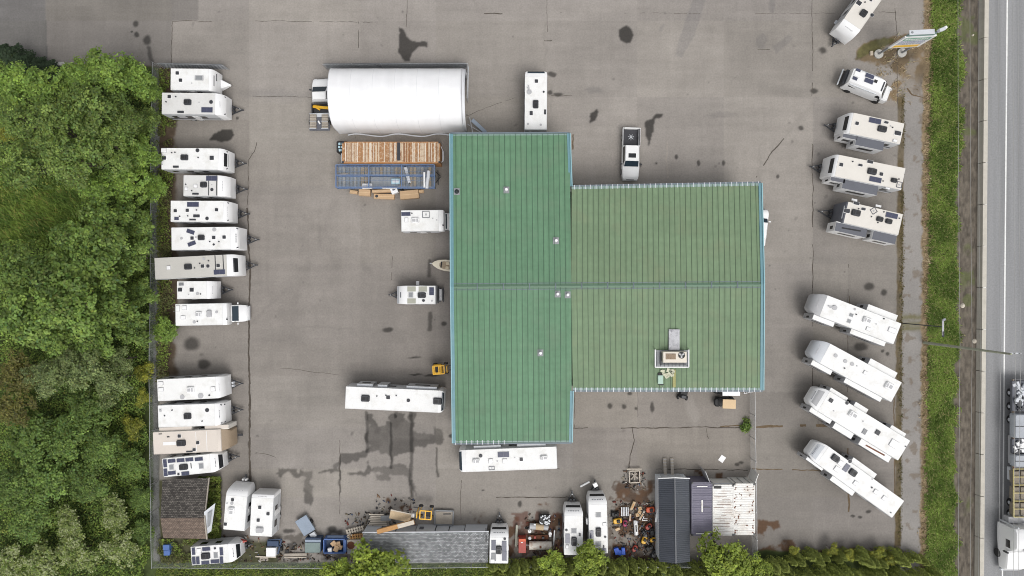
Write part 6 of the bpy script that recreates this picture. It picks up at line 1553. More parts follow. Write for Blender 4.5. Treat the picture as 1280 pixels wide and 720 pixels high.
for a_ in (('yellow topped mower near the ribbed metal rack', 772, 651.5, 10, 'yellow', 1.0), ('pinkish red small machine beside the yellow topped mower', 781.5, 654.5, 80, 'pinkish', .75), ('orange red mower beside the dark storage building, northernmost', 813, 637.5, 5, 'orange', 1.0), ('red mower south of the white hand frame', 811, 658.5, 40, 'red', .85), ('dark mower with a red blot, beside the dark storage building', 815, 665, 100, 'black', .9), ('yellow mower beside the grey patch in the clutter', 805.5, 675.5, 70, 'yellow', .9), ('yellow machine close to the wall of the dark storage building', 816.5, 675, 20, 'yellow', .75),
           ('red machine beside the hedge tips', 793.5, 686, 60, 'red', .8), ('black machine beside the yellow mower', 812, 685, 30, 'black', .9), ('black mower next to the trailer with the hitch box', 769, 643, 0, 'black', .9), ('dark machine between the red mower and the white hull frame', 806, 668, 120, 'dark', .8), ('dark low machine by the southern end of the storage building wall', 818, 693, 60, 'dark', .9)):
    mower(*a_)
simple('sawhorse', 'small peach coloured tool beside the yellow topped mower', 'tool', 772, 661.5, .3, 20, [('body', 'box', ((0, 0, .25), (.55, .3, .25)), 'cartan'), ('handle', 'bars', [((.2, 0, .3), (.5, .2, .4), .06, .06)], 'black')])
simple('tarpaulin_bundle', 'crumpled bright blue tarpaulin near the hedge', 'tarpaulin', 775, 690.5, .5, 0, [('fold', 'box', ((-.35, .1, .3), (.55, .75, .4), .3), 'bluebright'), ('fold', 'box', ((.05, -.1, .25), (.5, .6, .35), -.2), 'bluebright'), ('fold', 'box', ((.4, .1, .33), (.4, .8, .4), .1), 'bluebright')])
simple('white_awning_panel', 'white triangular panel leaning on the dark storage building', 'panel', 821.5, 645, 1.6, 80, [('panel', 'box', ((0, 0, 1.5), (1.5, .25, .06)), 'white'), ('stay', 'bars', [((0, 0, 0), (0, 0, 1.5), .05, .05)], 'dark')])
simple('water_barrel', 'dull blue two part barrel in the weedy corner', 'barrel', 208, 687.5, .8, 2, [('barrel', 'box', ((0, .32, .45), (.75, .6, .85)), 'bluedull'), ('barrel', 'box', ((0, -.35, .4), (.72, .62, .75)), 'bluedull'), ('stand', 'box', ((-.05, -.8, .2), (.3, .35, .3)), 'dark')])
cr = thing('red_canoe', 'red upturned hull behind the corner trailer with solar panels', 'canoe', at(293, 675.5, .6), R(3), K)
MB().rings([[(x, -w, .35), (x, w, .35), (x, w * .6, .35 + .3 * hh), (x, -w * .6, .35 + .3 * hh)] for x, w, hh in ((-1.6, .06, .6), (-1.0, .28, 1), (0, .36, 1), (1.0, .28, 1), (1.6, .06, .6))]).build('hull', M['red'], cr, True)
MB().box((.3, 0, .66), (.5, .2, .04)).build('seat_patch', M['silver'], cr)
# ------------------------------------------------------------------ road side: barrier, sign, poles, cables, truck
ba = thing('concrete_barrier', 'long concrete barrier between the dirt shoulder and the road', 'barrier', (0, 0, 0))
y0, y1 = at(0, -260).y, at(0, 980).y
for k in range(24):
    fa, fb = k / 24, (k + .985) / 24
    ya, yb = y0 + (y1 - y0) * fa, y0 + (y1 - y0) * fb
    X_ = lambda y, d: at(xs(1227.6, 360 - y / S), 0).x + d
    sec = [(-.34, 0), (.34, 0), (.32, .10), (.27, .32), (.24, .8), (-.24, .8), (-.27, .32), (-.32, .10)]
    q = MB(); q.rings([[(X_(ya, d), ya, z) for d, z in sec], [(X_(yb, d), yb, z) for d, z in sec]])
    q.build('barrier_segment', M['barrier'], ba)
q = MB(); q.bar((X_(y0, .52), y0, .05), (X_(y1, .52), y1, .05), .34, .10); q.build('kerb_strip', M['barrierpale'], ba)
sg = thing('pylon_sign', 'tall two post roadside sign board with a yellow stripe and green heading, seen from above', 'sign', at(1112, 67.5))
A_, B_ = at(1097.5, 68) - sg.location, at(1126.5, 66.5) - sg.location
up = lambda z: Vector((0, 0, z))
for p in (A_, B_):
    MB().cyl((p.x, p.y, .0), .52, .22, 20).build('footing', M['concrete'], sg, True)
    MB().tube([p + up(.2), p + up(6.9)], .12, 12).build('post', M['grey'], sg, True)
d = (B_ - A_).normalized(); nrm = Vector((d.y, -d.x, 0))
if nrm.y > 0: nrm = -nrm
def slab(o, name, z0, z1, off, th, m, ex0=.35, ex1=.35, parent=None):
    q = MB(); a = A_ - d * ex0 + nrm * off; b = B_ + d * ex1 + nrm * off
    q.bar(a + up((z0 + z1) / 2), b + up((z0 + z1) / 2), th, z1 - z0); return q.build(name, M[m], parent or sg)
bd = slab(sg, 'sign_board', 2.7, 6.1, .16, .16, 'white')
slab(sg, 'yellow_stripe', 2.95, 3.6, .245, .012, 'signyellow', .05, .05, bd)
slab(sg, 'green_heading', 5.05, 5.75, .245, .012, 'signgreen', .05, .05, bd)
for z in (3.85, 4.1, 4.35, 4.6, 4.82):
    q = MB(); t_ = -.1; Lw = (B_ - A_).length
    while t_ < Lw - .1:
        w = random.uniform(.08, .3); q.bar(A_ + d * t_ + nrm * .25 + up(z), A_ + d * (t_ + w) + nrm * .25 + up(z), .012, .13); t_ += w + .06
    q.build('lettering', M['signgrey'], bd)
q = MB(); t_ = .05
while t_ < Lw - .2:
    w = random.uniform(.14, .3); q.bar(A_ + d * t_ + nrm * .256 + up(5.4), A_ + d * (t_ + w) + nrm * .256 + up(5.4), .012, .34); t_ += w + .07
q.build('lettering', M['white'], bd)
slab(sg, 'frame', 6.12, 6.75, .12, .12, 'signteal', .2, .0); slab(sg, 'frame', 6.78, 6.86, .0, .5, 'silver', .3, -.3)
tp = B_ + up(6.9)
MB().box((tp.x + .15, tp.y, 7.3), (.7, .35, .45), R(20), ch=.06).build('lamp_housing', M['silver'], sg); MB().box((tp.x + .5, tp.y + .2, 7.35), (.35, .3, .3), R(20), ch=.06).build('lamp_head', M['white'], sg)
p = at(1088.5, 67); tag(MB().box((p.x, p.y, .12), (.35, .5, .24), .1, ch=.04).build('stone_block', mat('pale_stone', (.42, .36, .28), .9, .15)), 'small pale stone block beside the sign footing', 'block')
# utility pole and its cables
up_ = thing('utility_pole', 'tall weathered timber utility pole rising from the edge of the verge, over the road', 'utility pole', at(1155, 428.2))
top = Vector((0, 0, 14.0))
MB().tube([(0, 0, 0), (.0, 0, 7), top], .17, 10, r2=.10).build('pole', M['pole'], up_, True)
MB().bar((-.05, 0, 13.2), (1.35, .02, 13.2), .12, .12).build('cross_arm', M['silver'], up_)
for x in (.25, .8, 1.3): MB().cyl((x, 0, 13.26), .06, .22, 10).build('insulator', M['ltgrey'], up_)
for z in (6.1, 8.0, 9.2): MB().box((.2, 0, z), (.14, .12, .2)).build('cable_bracket', M['galv'], up_)
for lab, x, z, rr_ in (('thin overhead cable farthest above the green verge', .22, 6.1, .018), ('overhead cable above the middle of the dirt shoulder', .25, 8.0, .016), ('overhead cable closest above the barrier side of the shoulder', .26, 9.25, .016), ('overhead cable above the near road lane', .12, 12.4, .018), ('overhead cable crossing above the truck load', .8, 13.45, .02), ('outer overhead cable above the far road lane', 1.3, 13.45, .02)):
    b0 = at(1155, 428.2); q = MB(); pts_ = []
    for i in range(25):
        t_ = i / 24; y = b0.y + (t_ - .5) * 160; s_ = abs(t_ - .5) * 2
        sag = -1.4 * (s_ * (1 - s_)) * 2
        pts_.append((b0.x + x + .0 * s_ - 6 / 720 * (b0.y - y) * -1 * .0, y, z + sag * .5))
    q.tube(pts_, rr_, 5)
    tag(q.build('overhead_cable', M['rope']), lab, 'cable', 'overhead cables along the road')
lp_ = thing('lamp_post', 'slim street lamp standing on the side strip with its head over the verge', 'street lamp', at(1127.5, 404))
MB().tube([(0, 0, 0), (0, 0, 7.6)], .055, 8).build('pole', M['dark'], lp_, True)
MB().bar((0, -.9, 7.6), (0, .7, 7.6), .18, .08).build('lamp_arm', M['ltgrey'], lp_); MB().box((.03, -.75, 7.6), (.22, .6, .12), ch=.04).build('lamp_head', M['dark'], lp_); MB().box((.1, .75, 7.62), (.4, .25, .1), R(30), ch=.03).build('bracket', M['grey'], lp_)
for px, py in ((1203.4, 382), (1218.4, 426.5), (1196, 160), (1216, 44)):
    o = thing('pale_stone', 'pale stone lying on the dirt shoulder ' + {382: 'between the lamp head and the barrier', 426.5: 'right where the timber pole crosses', 160: 'level with the cream trailers', 44: 'level with the tall sign'}[py], 'stone', at(px, py))
    MB().cyl((0, 0, 0), .28 if px > 1200 and py > 300 else .14, .16, 9, r2=.14 if py > 300 else .07).build('rock', mat('pale_rock', (.55, .50, .42), .9, .15), o, True)
# flatbed lorry
tr = thing('flatbed_lorry', 'white cab flatbed lorry with a mixed load, driving south on the road', 'lorry', at(1281, 600))
L_ = lambda px, py, z: at(px, py, z) - tr.location
a, b = L_(1265.5, 474, 1.4), L_(1295, 650, 1.4)
MB().box(((a.x + b.x) / 2, (a.y + b.y) / 2, 1.3), (b.x - a.x, a.y - b.y, .22)).build('deck', mat('truck_deck', (.20, .20, .21), .6, .15), tr)
MB().bar((a.x, a.y, 1.5), (a.x, b.y, 1.5), .12, .22).build('side_rail', mat('muddy_rail', (.30, .25, .20), .7, .25), tr)
q = MB()
for i in range(24): q.box((a.x + .02, a.y - .3 - i * (a.y - b.y - .5) / 24, 1.63), (.14, .16, .06))
q.build('stake_pocket', M['rust'], tr)
for py in (491, 508, 524.5, 628, 642):
    p = L_(1264, py, .5); w = MB().wheel((p.x + .02, p.y, .5), .5, .5, (1, 0)).build('wheel', M['black'], tr, True)
    MB().wheel((p.x - .24, p.y, .5), .2, .1, (1, 0), n=14).build('hub', M['silver'], w, True)
    p2 = p + Vector((2.4, 0, 0)); MB().wheel((p2.x, p2.y, .5), .5, .5, (1, 0)).build('wheel', M['black'], tr, True)
p = L_(1263.5, 562, .9); MB().box((p.x + .1, p.y, .8), (.35, 3.2, .5), ch=.05).build('side_box', M['ltgrey'], tr)
p = L_(1262.5, 592, .9); MB().box((p.x + .1, p.y, .8), (.4, 1.5, .5), ch=.05).build('fuel_tank', M['silver'], tr)
G_ = 'load on the flatbed lorry'
for nm, lab, py0, py1, h_, m in (('engine_block', 'silver and black machine parts at the rear of the lorry deck', 477, 515, .8, 'silver'), ('sheet_stack', 'grey wrapped sheet stack behind the machine parts on the lorry', 518, 548, .9, 'silver2'), ('scrap_bundle', 'shiny crumpled bundle in the middle of the lorry deck', 550, 568, .8, 'white'), ('sheet_stack', 'second grey wrapped sheet stack, nearer the yellow rack on the lorry', 569, 584, .9, 'silver2')):
    a1, b1 = L_(1269, py0, 1.4 + h_), L_(1293, py1, 1.4 + h_)
    c = tr.location + Vector(((a1.x + b1.x) / 2, (a1.y + b1.y) / 2, 1.42)); o = thing(nm, lab, 'load', c, 0, G_)
    w, l_ = b1.x - a1.x, a1.y - b1.y
    if m in ('silver', 'white'):
        q = MB()
        for k in range(26): q.box((random.uniform(-w / 2 + .2, w / 2 - .2), random.uniform(-l_ / 2 + .2, l_ / 2 - .2), h_ * random.uniform(.3, .8)), (random.uniform(.2, .7), random.uniform(.1, .5), .2), random.uniform(0, 3), ch=.04)
        q.build('piece', M[m], o); q = MB()
        for k in range(12): q.box((random.uniform(-w / 2 + .2, w / 2 - .2), random.uniform(-l_ / 2 + .2, l_ / 2 - .2), h_ * random.uniform(.4, .85)), (random.uniform(.2, .6), random.uniform(.1, .3), .2), random.uniform(0, 3))
        q.build('piece', M['dark'], o); MB().box((0, 0, h_ * .2), (w, l_, h_ * .4), ch=.05).build('base', M['midgrey'], o)
    else:
        MB().box((0, 0, h_ / 2), (w, l_, h_), ch=.12).build('stack', M[m], o, True); MB().box((0, 0, h_ + .01), (w + .02, .08, .03)).build('strap', M['dark'], o)
a1, b1 = L_(1266.5, 586, 2.2), L_(1294, 646, 2.2)
c = tr.location; rk = thing('pipe_rack', 'yellow barred rack of brown crates just behind the lorry cab', 'rack', (c.x + (a1.x + b1.x) / 2, c.y + (a1.y + b1.y) / 2, 1.42), 0, G_)
w, l_ = b1.x - a1.x, a1.y - b1.y
q = MB()
for i in range(7): q.bar((-w / 2, -l_ / 2 + i * l_ / 6, .85), (w / 2, -l_ / 2 + i * l_ / 6, .85), .08, .08)
for x in (-w / 2, w / 2): q.bar((x, -l_ / 2, .85), (x, l_ / 2, .85), .12, .1)
q.build('rack_bar', mat('yellow_rack', (.50, .42, .16), .6, .15), rk)
q = MB()
for k in range(9): q.box((-w / 2 + .45 + (k % 3) * .85, -l_ / 2 + .8 + (k // 3) * 1.8, .35), (.7, 1.4, .6), random.uniform(-.05, .05), ch=.04)
q.build('crate', mat('brown_crate', (.22, .19, .15), .8, .25), rk)
cb = thing('lorry_cab_unit', '', '', (0, 0, 0)); bpy.data.objects.remove(cb)
sec = lambda y, hw, zt, zb=.6: [(-hw, y, zb), (hw, y, zb), (hw, y, zt - .25), (hw - .15, y, zt), (-hw + .15, y, zt), (-hw, y, zt - .25)]
cx = L_(1274.5, 685, 3.0).x + .45
yt, yf = L_(0, 661, 3.0).y, L_(0, 716, 2.0).y
MB().rings([[(cx + x, y, z) for x, y, z in sec(*s_)] for s_ in ((yt, 1.22, 3.2), (yt - .4, 1.25, 3.5), (yt - 2.0, 1.25, 3.5), (yt - 2.5, 1.22, 3.1), (yt - 3.0, 1.2, 2.1), (yf + .35, 1.1, 1.75), (yf, .9, 1.3))]).build('cab', M['white'], tr, True)
q = MB(); q.rings([[(cx - w_, y, z + .01), (cx + w_, y, z + .01), (cx + w_, y, z + .035), (cx - w_, y, z + .035)] for y, w_, z in ((yt - 2.56, 1.02, 2.98), (yt - 2.94, 1.05, 2.22))]); q.build('windscreen', M['glass'], tr)
for y_, n_ in ((yt - 1.0, 'roof_hatch'), (yt - 2.1, 'roof_hatch')): MB().box((cx - .05, y_, 3.48), (.5, .75, .1), ch=.04).build(n_, M['black'], tr)
for s_ in (-1, 1):
    MB().box((cx + s_ * 1.235, yt - 1.9, 2.3), (.05, .9, .7)).build('side_window', M['glass'], tr)
    MB().wheel((cx + s_ * 1.12, yt - 3.6, .5), .5, .32, (1, 0)).build('wheel', M['black'], tr, True)
    MB().box((cx + s_ * 1.4, yt - 2.9, 2.2), (.25, .15, .7), ch=.04).build('mirror', M['dark'], tr)
    MB().tube([(cx + s_ * 1.0, yt + .25, .8), (cx + s_ * 1.0, yt + .25, 3.6)], .1, 10).build('exhaust_stack', M['silver'], tr, True)
MB().box((cx, yf - .08, .7), (2.1, .25, .4), ch=.08).build('front_bumper', M['silver'], tr)
MB().box((cx + .2, yt + .55, 1.3), (1.9, .7, .8), ch=.05).build('headboard', M['ltgrey'], tr)
# ------------------------------------------------------------------ trees and plants
TONES = {'maple': [(.215, .315, .060), (.14, .225, .048)], 'alder': [(.175, .24, .058), (.115, .175, .045)], 'poplar': [(.205, .29, .065), (.13, .205, .05)], 'willow': [(.22, .275, .105), (.14, .185, .065)],
         'brush': [(.19, .18, .05), (.13, .135, .04)], 'yellow': [(.28, .28, .04), (.20, .23, .04)], 'thicket': [(.165, .245, .058), (.10, .16, .04)], 'elder': [(.23, .28, .085), (.155, .21, .055)], 'fir': [(.035, .06, .03), (.045, .07, .035)],
         'lime': [(.28, .35, .05), (.19, .26, .045)], 'cedar': [(.31, .35, .075), (.19, .235, .055)]}


def leaves_mesh(name, C_, N_, size, tone, seed, mname='leaf', aspect=.62):
    g = np.random.default_rng(seed); n = len(C_)
    N_ = N_ / np.linalg.norm(N_, axis=1, keepdims=True)
    r = g.normal(size=(n, 3)); u = np.cross(N_, r); u /= np.linalg.norm(u, axis=1, keepdims=True) + 1e-9
    v = np.cross(N_, u)
    s = (np.asarray(size) * g.uniform(.7, 1.3, n))[:, None]
    a, b = u * s * .5, v * s * .5 * aspect
    bend = N_ * s * .10
    V = np.stack([C_ - a - bend, C_ + b, C_ + a - bend, C_ - b], 1).reshape(-1, 3)
    F = np.arange(n * 4).reshape(-1, 4)
    return fast_mesh(name, V, F, np.repeat(tone, 4, 0), M[mname])


def crown(kind, seed, Rm, n_lobes=15, n_sub=13, n_leaf=20, leaf=.30, flat=.72, up=.9, flower=0.0):
    """crown centred on the origin: lobes, each of leaf clusters, each of single leaf faces"""
    g = np.random.default_rng(seed); P, N, T = [], [], []
    c1, c2 = (np.array(c) for c in TONES[kind])
    for i in range(n_lobes):
        d = g.normal(size=3); d[2] = abs(d[2]) * .8 - .15; d /= np.linalg.norm(d)
        lc = d * Rm * g.uniform(.35, .78) * np.array([1, 1, flat]); lr = Rm * g.uniform(.26, .42)
        if i == 0: lc = np.array([0, 0, Rm * flat * .55])
        lt = g.uniform(.82, 1.18)
        for j in range(n_sub):
            e = g.normal(size=3); e[2] = abs(e[2]) * .9 - .1; e /= np.linalg.norm(e)
            sc = lc + e * lr * g.uniform(.65, 1.08); sr = g.uniform(.15, .30) * (Rm / 3) ** .5
            m = g.integers(int(n_leaf * .6), int(n_leaf * 1.4)); q = g.normal(size=(m, 3)) * sr * np.array([1, 1, .55])
            P.append(sc + q)
            nn = e * .7 + g.normal(size=(m, 3)) * .45 + q / sr * .3; nn[:, 2] += up
            N.append(nn)
            k = g.uniform(0, 1); t = (c1 * k + c2 * (1 - k)) * lt * g.uniform(.65, 1.3)
            tt = t * g.uniform(.72, 1.3, (m, 1)) * np.array([1, 1, 1]) + g.normal(size=(m, 3)) * .008
            if flower and g.random() < flower: tt = np.where(g.random((m, 1)) < .6, np.array([[.36, .40, .20]]) * g.uniform(.8, 1.1, (m, 1)), tt)
            T.append(tt)
    P, N, T = np.concatenate(P), np.concatenate(N), np.clip(np.concatenate(T), .01, .7)
    return leaves_mesh(kind + '_crown', P, N, leaf, T, seed + 1)


def cone_crown(kind, seed, h, r, n, leaf):
    g = np.random.default_rng(seed); t = g.random(n) ** .6; z = h * (.06 + .94 * t)
    rr = r * np.clip(1.18 - t ** 1.6 * 1.05, .1, 1) * g.uniform(.72, 1.12, n); a = g.uniform(0, 2 * np.pi, n)
    rr *= 1 + .18 * np.sin(a * 5 + z * 3)
    P = np.c_[rr * np.cos(a), rr * np.sin(a), z]
    N = np.c_[np.cos(a), np.sin(a), .9 + .8 * t] + g.normal(size=(n, 3)) * .4
    c1, c2 = (np.array(c) for c in TONES[kind]); k = g.random((n, 1))
    return leaves_mesh(kind + '_crown', P, N, leaf, np.clip((c1 * k + c2 * (1 - k)) * g.uniform(.65, 1.35, (n, 1)), .01, .6), seed + 1)


def trunk(h, r, spread, seed):
    g = random.Random(seed); q = MB()
    q.tube([(0, 0, -.1), (g.uniform(-.1, .1), g.uniform(-.1, .1), h * .5), (g.uniform(-.2, .2), g.uniform(-.2, .2), h)], r, 8, r2=r * .45)
    for k in range(6):
        a = k * 1.05 + g.uniform(-.3, .3); z0 = h * g.uniform(.4, .75)
        q.tube([(0, 0, z0), (math.cos(a) * spread * .3, math.sin(a) * spread * .3, z0 + h * .18), (math.cos(a) * spread * .62, math.sin(a) * spread * .62, z0 + h * .28)], r * .45, 6, r2=r * .12)
    o = q.build('trunk', M['bark'], None, True); me = o.data; bpy.data.objects.remove(o); return me


NOM = {'maple': 2.7, 'alder': 3.0, 'poplar': 3.1, 'willow': 2.8, 'brush': 2.4, 'yellow': 1.5, 'thicket': 2.8, 'elder': 2.1, 'lime': 3.0}
CR = {}
for k, (v, a) in {'maple': (3, dict(leaf=.30)), 'alder': (3, dict(leaf=.27, n_leaf=22)), 'poplar': (3, dict(leaf=.36, n_lobes=15, n_leaf=18)), 'willow': (2, dict(leaf=.24, n_leaf=24)), 'brush': (2, dict(leaf=.22, flat=.5)), 'yellow': (2, dict(leaf=.2, n_lobes=8, n_sub=10, flat=.6)),
                  'thicket': (3, dict(leaf=.26, flat=.5, n_leaf=18, n_lobes=20)), 'elder': (2, dict(leaf=.24, flat=.6, flower=.45)), 'lime': (2, dict(leaf=.32, n_lobes=15))}.items():
    CR[k] = [crown(k, 100 + 17 * i + len(k) * 31, NOM[k], **a) for i in range(v)]
TK = {k: trunk(1.0, .045, .55, i) for i, k in enumerate(NOM)}
D = {'maple': 'bright green maple like tree', 'alder': 'mid green broadleaf tree', 'poplar': 'large leaved light green poplar', 'willow': 'grey green willow', 'brush': 'olive brown shrub', 'yellow': 'yellow green bush', 'thicket': 'dark green tangled bush', 'elder': 'elder bush with creamy flower heads', 'lime': 'lime green leafy tree'}
NAMES = {'maple': 'maple_tree', 'alder': 'alder_tree', 'poplar': 'poplar_tree', 'willow': 'willow_tree', 'brush': 'shrub', 'yellow': 'bush', 'thicket': 'thicket_bush', 'elder': 'elder_bush', 'lime': 'lime_tree'}
TREES = [
    ('maple', 22, 106, 30, 8, 'at the picture edge below the dark firs'), ('maple', 58, 110, 29, 8, 'just south of the lone concrete block'), ('maple', 98, 98, 24, 7, 'filling the gap east of the concrete block'), ('maple', 131, 90, 31, 6.5, 'jutting farthest north onto the paving'), ('maple', 166, 100, 29, 4.2, 'beside the end of the grey metal slat fence'), ('maple', 188, 116, 17, 2.4, 'touching the fence behind the second trailer'),
    ('alder', 18, 148, 30, 8, 'at the picture edge above the yellow bush'), ('alder', 66, 160, 36, 9, 'in the thick of the northern wood'), ('alder', 110, 140, 34, 8, 'behind the northernmost jutting maple'), ('alder', 152, 146, 33, 5.5, 'two crowns back from the second trailer'), ('alder', 182, 152, 22, 3, 'by the fence beside the bare earth bay'),
    ('alder', 44, 205, 38, 7, 'low and dark, north of the wild grass'), ('alder', 98, 200, 40, 8, 'widest crown north of the wild grass'), ('alder', 140, 185, 32, 6, 'behind the long trailer with the dark window'), ('maple', 174, 195, 26, 3.6, 'at the fence behind the long trailer with the dark window'), ('maple', 194, 236, 18, 2.0, 'overhanging the fence behind the short blank capped trailer'), ('maple', 163, 230, 28, 4, 'one row back from the short blank capped trailer'), ('maple', 124, 238, 26, 5, 'at the east edge of the wild grass'), ('yellow', 7, 165, 14, 4, 'at the picture edge among the northern trees'),
    ('poplar', 136, 276, 33, 6, 'northern crown of the big poplar clump'), ('poplar', 173, 275, 25, 4, 'at the fence behind the trailer with scattered vents'), ('poplar', 92, 298, 28, 7, 'bordering the south side of the wild grass'), ('poplar', 130, 325, 40, 8, 'in the heart of the poplar clump'), ('poplar', 170, 318, 29, 4.4, 'behind the trailer with the chevron solar panels'), ('poplar', 70, 345, 38, 9, 'west of the heart of the poplar clump'), ('poplar', 24, 342, 33, 8, 'at the picture edge south of the wild grass'), ('poplar', 36, 395, 38, 9, 'lowest crown at the picture edge of the poplar clump'), ('poplar', 92, 385, 40, 10, 'tallest crown in the south of the poplar clump'), ('poplar', 146, 378, 34, 6, 'one row back from the grey roofed longest trailer'), ('poplar', 182, 368, 21, 2.8, 'at the fence behind the smallest trailer'), ('poplar', 122, 425, 27, 5, 'bordering the grey green willows'), ('poplar', 72, 424, 26, 6, 'between the tallest poplar and the willows'), ('poplar', 172, 414, 26, 3.4, 'one row back from the motorhome with a bonnet'), ('maple', 207, 414, 17, 1.7, 'spilling over the fence at the motorhome with a bonnet'),
    ('willow', 66, 468, 32, 6, 'westernmost of the willows'), ('willow', 102, 462, 33, 6, 'in the middle of the willows'), ('willow', 138, 476, 30, 5, 'closest willow to the mossy bay'), ('willow', 152, 450, 21, 4, 'northernmost of the willows'), ('brush', 24, 468, 29, 4, 'at the picture edge beside the willows'), ('brush', 18, 508, 28, 4, 'at the picture edge below its olive neighbour'),
    ('yellow', 166, 535, 17, 1.6, 'behind the trailer with black trimmed corners'), ('yellow', 184, 470, 17, 1.6, 'at the fence beside the mossy bay'), ('yellow', 178, 498, 12, 1.4, 'at the fence behind the plain white trailer'),
    ('thicket', 42, 552, 34, 3.6, 'south of the olive shrubs'), ('thicket', 88, 545, 32, 3.6, 'south of the middle willow'), ('thicket', 130, 560, 28, 3, 'west of the beige roofed trailer'), ('thicket', 62, 598, 34, 3.6, 'in the middle of the southern thicket'), ('thicket', 112, 600, 30, 3, 'north of the elder bushes'), ('thicket', 20, 606, 30, 3.6, 'at the picture edge of the southern thicket'), ('thicket', 165, 580, 20, 1.8, 'behind the solar ringed trailer'), ('thicket', 36, 652, 30, 3, 'north of the corner elder bushes'), ('thicket', 178, 622, 18, 1.5, 'at the fence behind the weathered shed'),
    ('thicket', 112, 512, 30, 3.4, 'between the willows and the yellow green bushes'), ('thicket', 176, 665, 18, 1.5, 'at the fence corner behind the shed'),
    ('elder', 146, 640, 21, 2.3, 'nearest the weathered shed'), ('elder', 150, 684, 23, 2.3, 'behind the blue barrel corner'), ('elder', 98, 692, 25, 2.5, 'in the middle of the elder row'), ('elder', 55, 708, 27, 2.5, 'second from the picture edge'), ('elder', 88, 652, 19, 2.5, 'northernmost of the elders'), ('elder', 14, 700, 22, 2.5, 'at the bottom corner of the picture'),
    ('lime', 470, 715, 40, 3.4, 'big crown covering the end of the long shed'), ('lime', 425, 718, 24, 2.6, 'smaller crown beside the blue dumpster'), ('lime', 733, 698, 24, 3.6, 'between the two white trailers in the back yard'), ('lime', 690, 706, 20, 2.6, 'beside the rust stained tank'), ('lime', 906, 694, 35, 4.2, 'rounded crown south of the white containers'), ('yellow', 992, 690, 8, 1.4, 'westernmost in the hedge south of the angled trailers'), ('yellow', 1040, 687, 9, 1.4, 'second along the hedge south of the angled trailers'), ('yellow', 1058, 694, 10, 1.5, 'third along the hedge south of the angled trailers'), ('yellow', 1096, 691, 11, 1.5, 'fourth along the hedge south of the angled trailers'), ('yellow', 1112, 697, 10, 1.5, 'at the end of the hedge beside the long mossy joint'), ('lime', 945, 712, 20, 3, 'small crown joined to the hedge by the containers')]
for i, (k, px, py, r, zc, wh) in enumerate(TREES):
    Rm = r * S * (H - zc) / H; s = Rm / NOM[k]; rz = random.uniform(0, 6.28)
    c = at(px, py, zc)
    o = thing(NAMES[k], D[k] + ' ' + wh, 'bush' if k in ('yellow', 'thicket', 'elder', 'brush') else 'tree', (c.x, c.y, 0), rz, 'trees and bushes of the western wood' if px < 300 else 'leafy trees along the south fence')
    cr_ = link('crown', CR[k][i % len(CR[k])], o); cr_.location.z = max(zc, Rm * .55); cr_.scale = (s, s, s * (.9 if zc > 3 else .75))
    t_ = link('trunk', TK[k], o); t_.scale = (Rm, Rm, max(zc, 1.2))
for px, py, h_, r_, lab in ((9, 66, 5.5, 1.35, 'tallest dark fir at the very edge of the picture'), (29, 77, 4.6, 1.25, 'middle one of three dark firs by the paving'), (49, 82, 3.6, 1.1, 'smallest dark fir, beside the concrete block')):
    c = at(px, py, h_ * .7); o = thing('fir_tree', lab, 'tree', (c.x, c.y, 0), 0, 'dark firs by the paving')
    link('crown', cone_crown('fir', int(px), h_, r_, 2600, .22), o); t_ = link('trunk', TK['alder'], o); t_.scale = (1, 1, h_ * .7)
# cedar hedge
CED = [cone_crown('cedar', 300 + i, 3.6, .58, 1500, .19) for i in range(4)]
g = random.Random(4)
hx = [(x + g.uniform(-2, 2), 701 + g.uniform(-2, 3), g.uniform(.75, 1.15)) for x in range(618, 945, 13)] + [(x + g.uniform(-3, 3), 694 + g.uniform(-4, 3) + (4 if x < 1000 else 0), g.uniform(.6, 1.1)) for x in range(950, 1152, 11)] + [(x + g.uniform(-3, 3), 711 + g.uniform(-3, 3), g.uniform(.9, 1.3)) for x in range(626, 1160, 14)] + [(x + g.uniform(-4, 4), 688 + g.uniform(-3, 3), g.uniform(.45, .8)) for x in range(990, 1130, 13)]
for i, (px, py, s) in enumerate(hx):
    if 826 < px < 862 and py < 707: continue
    o = thing('cedar_tree', 'columnar green cedar of the hedge row along the south fence', 'hedge tree', at(px, py), g.uniform(0, 6), 'cedars of the hedge along the south fence')
    cr_ = link('crown', CED[i % 4], o); cr_.scale = (s * g.uniform(.9, 1.3), s * g.uniform(.9, 1.3), s)
    t_ = link('trunk', TK['alder'], o); t_.scale = (.5, .5, s * 1.5)
c = at(931, 531); o = thing('weed_bush', 'leafy green weed growing at the fence by the brown crack', 'weed', c)
link('foliage', crown('maple', 77, .85, 6, 8, 12, .2, .6), o)
MB().tube([(0, 0, 0), (0, 0, .4)], .03, 6).build('stem', M['bark'], o)


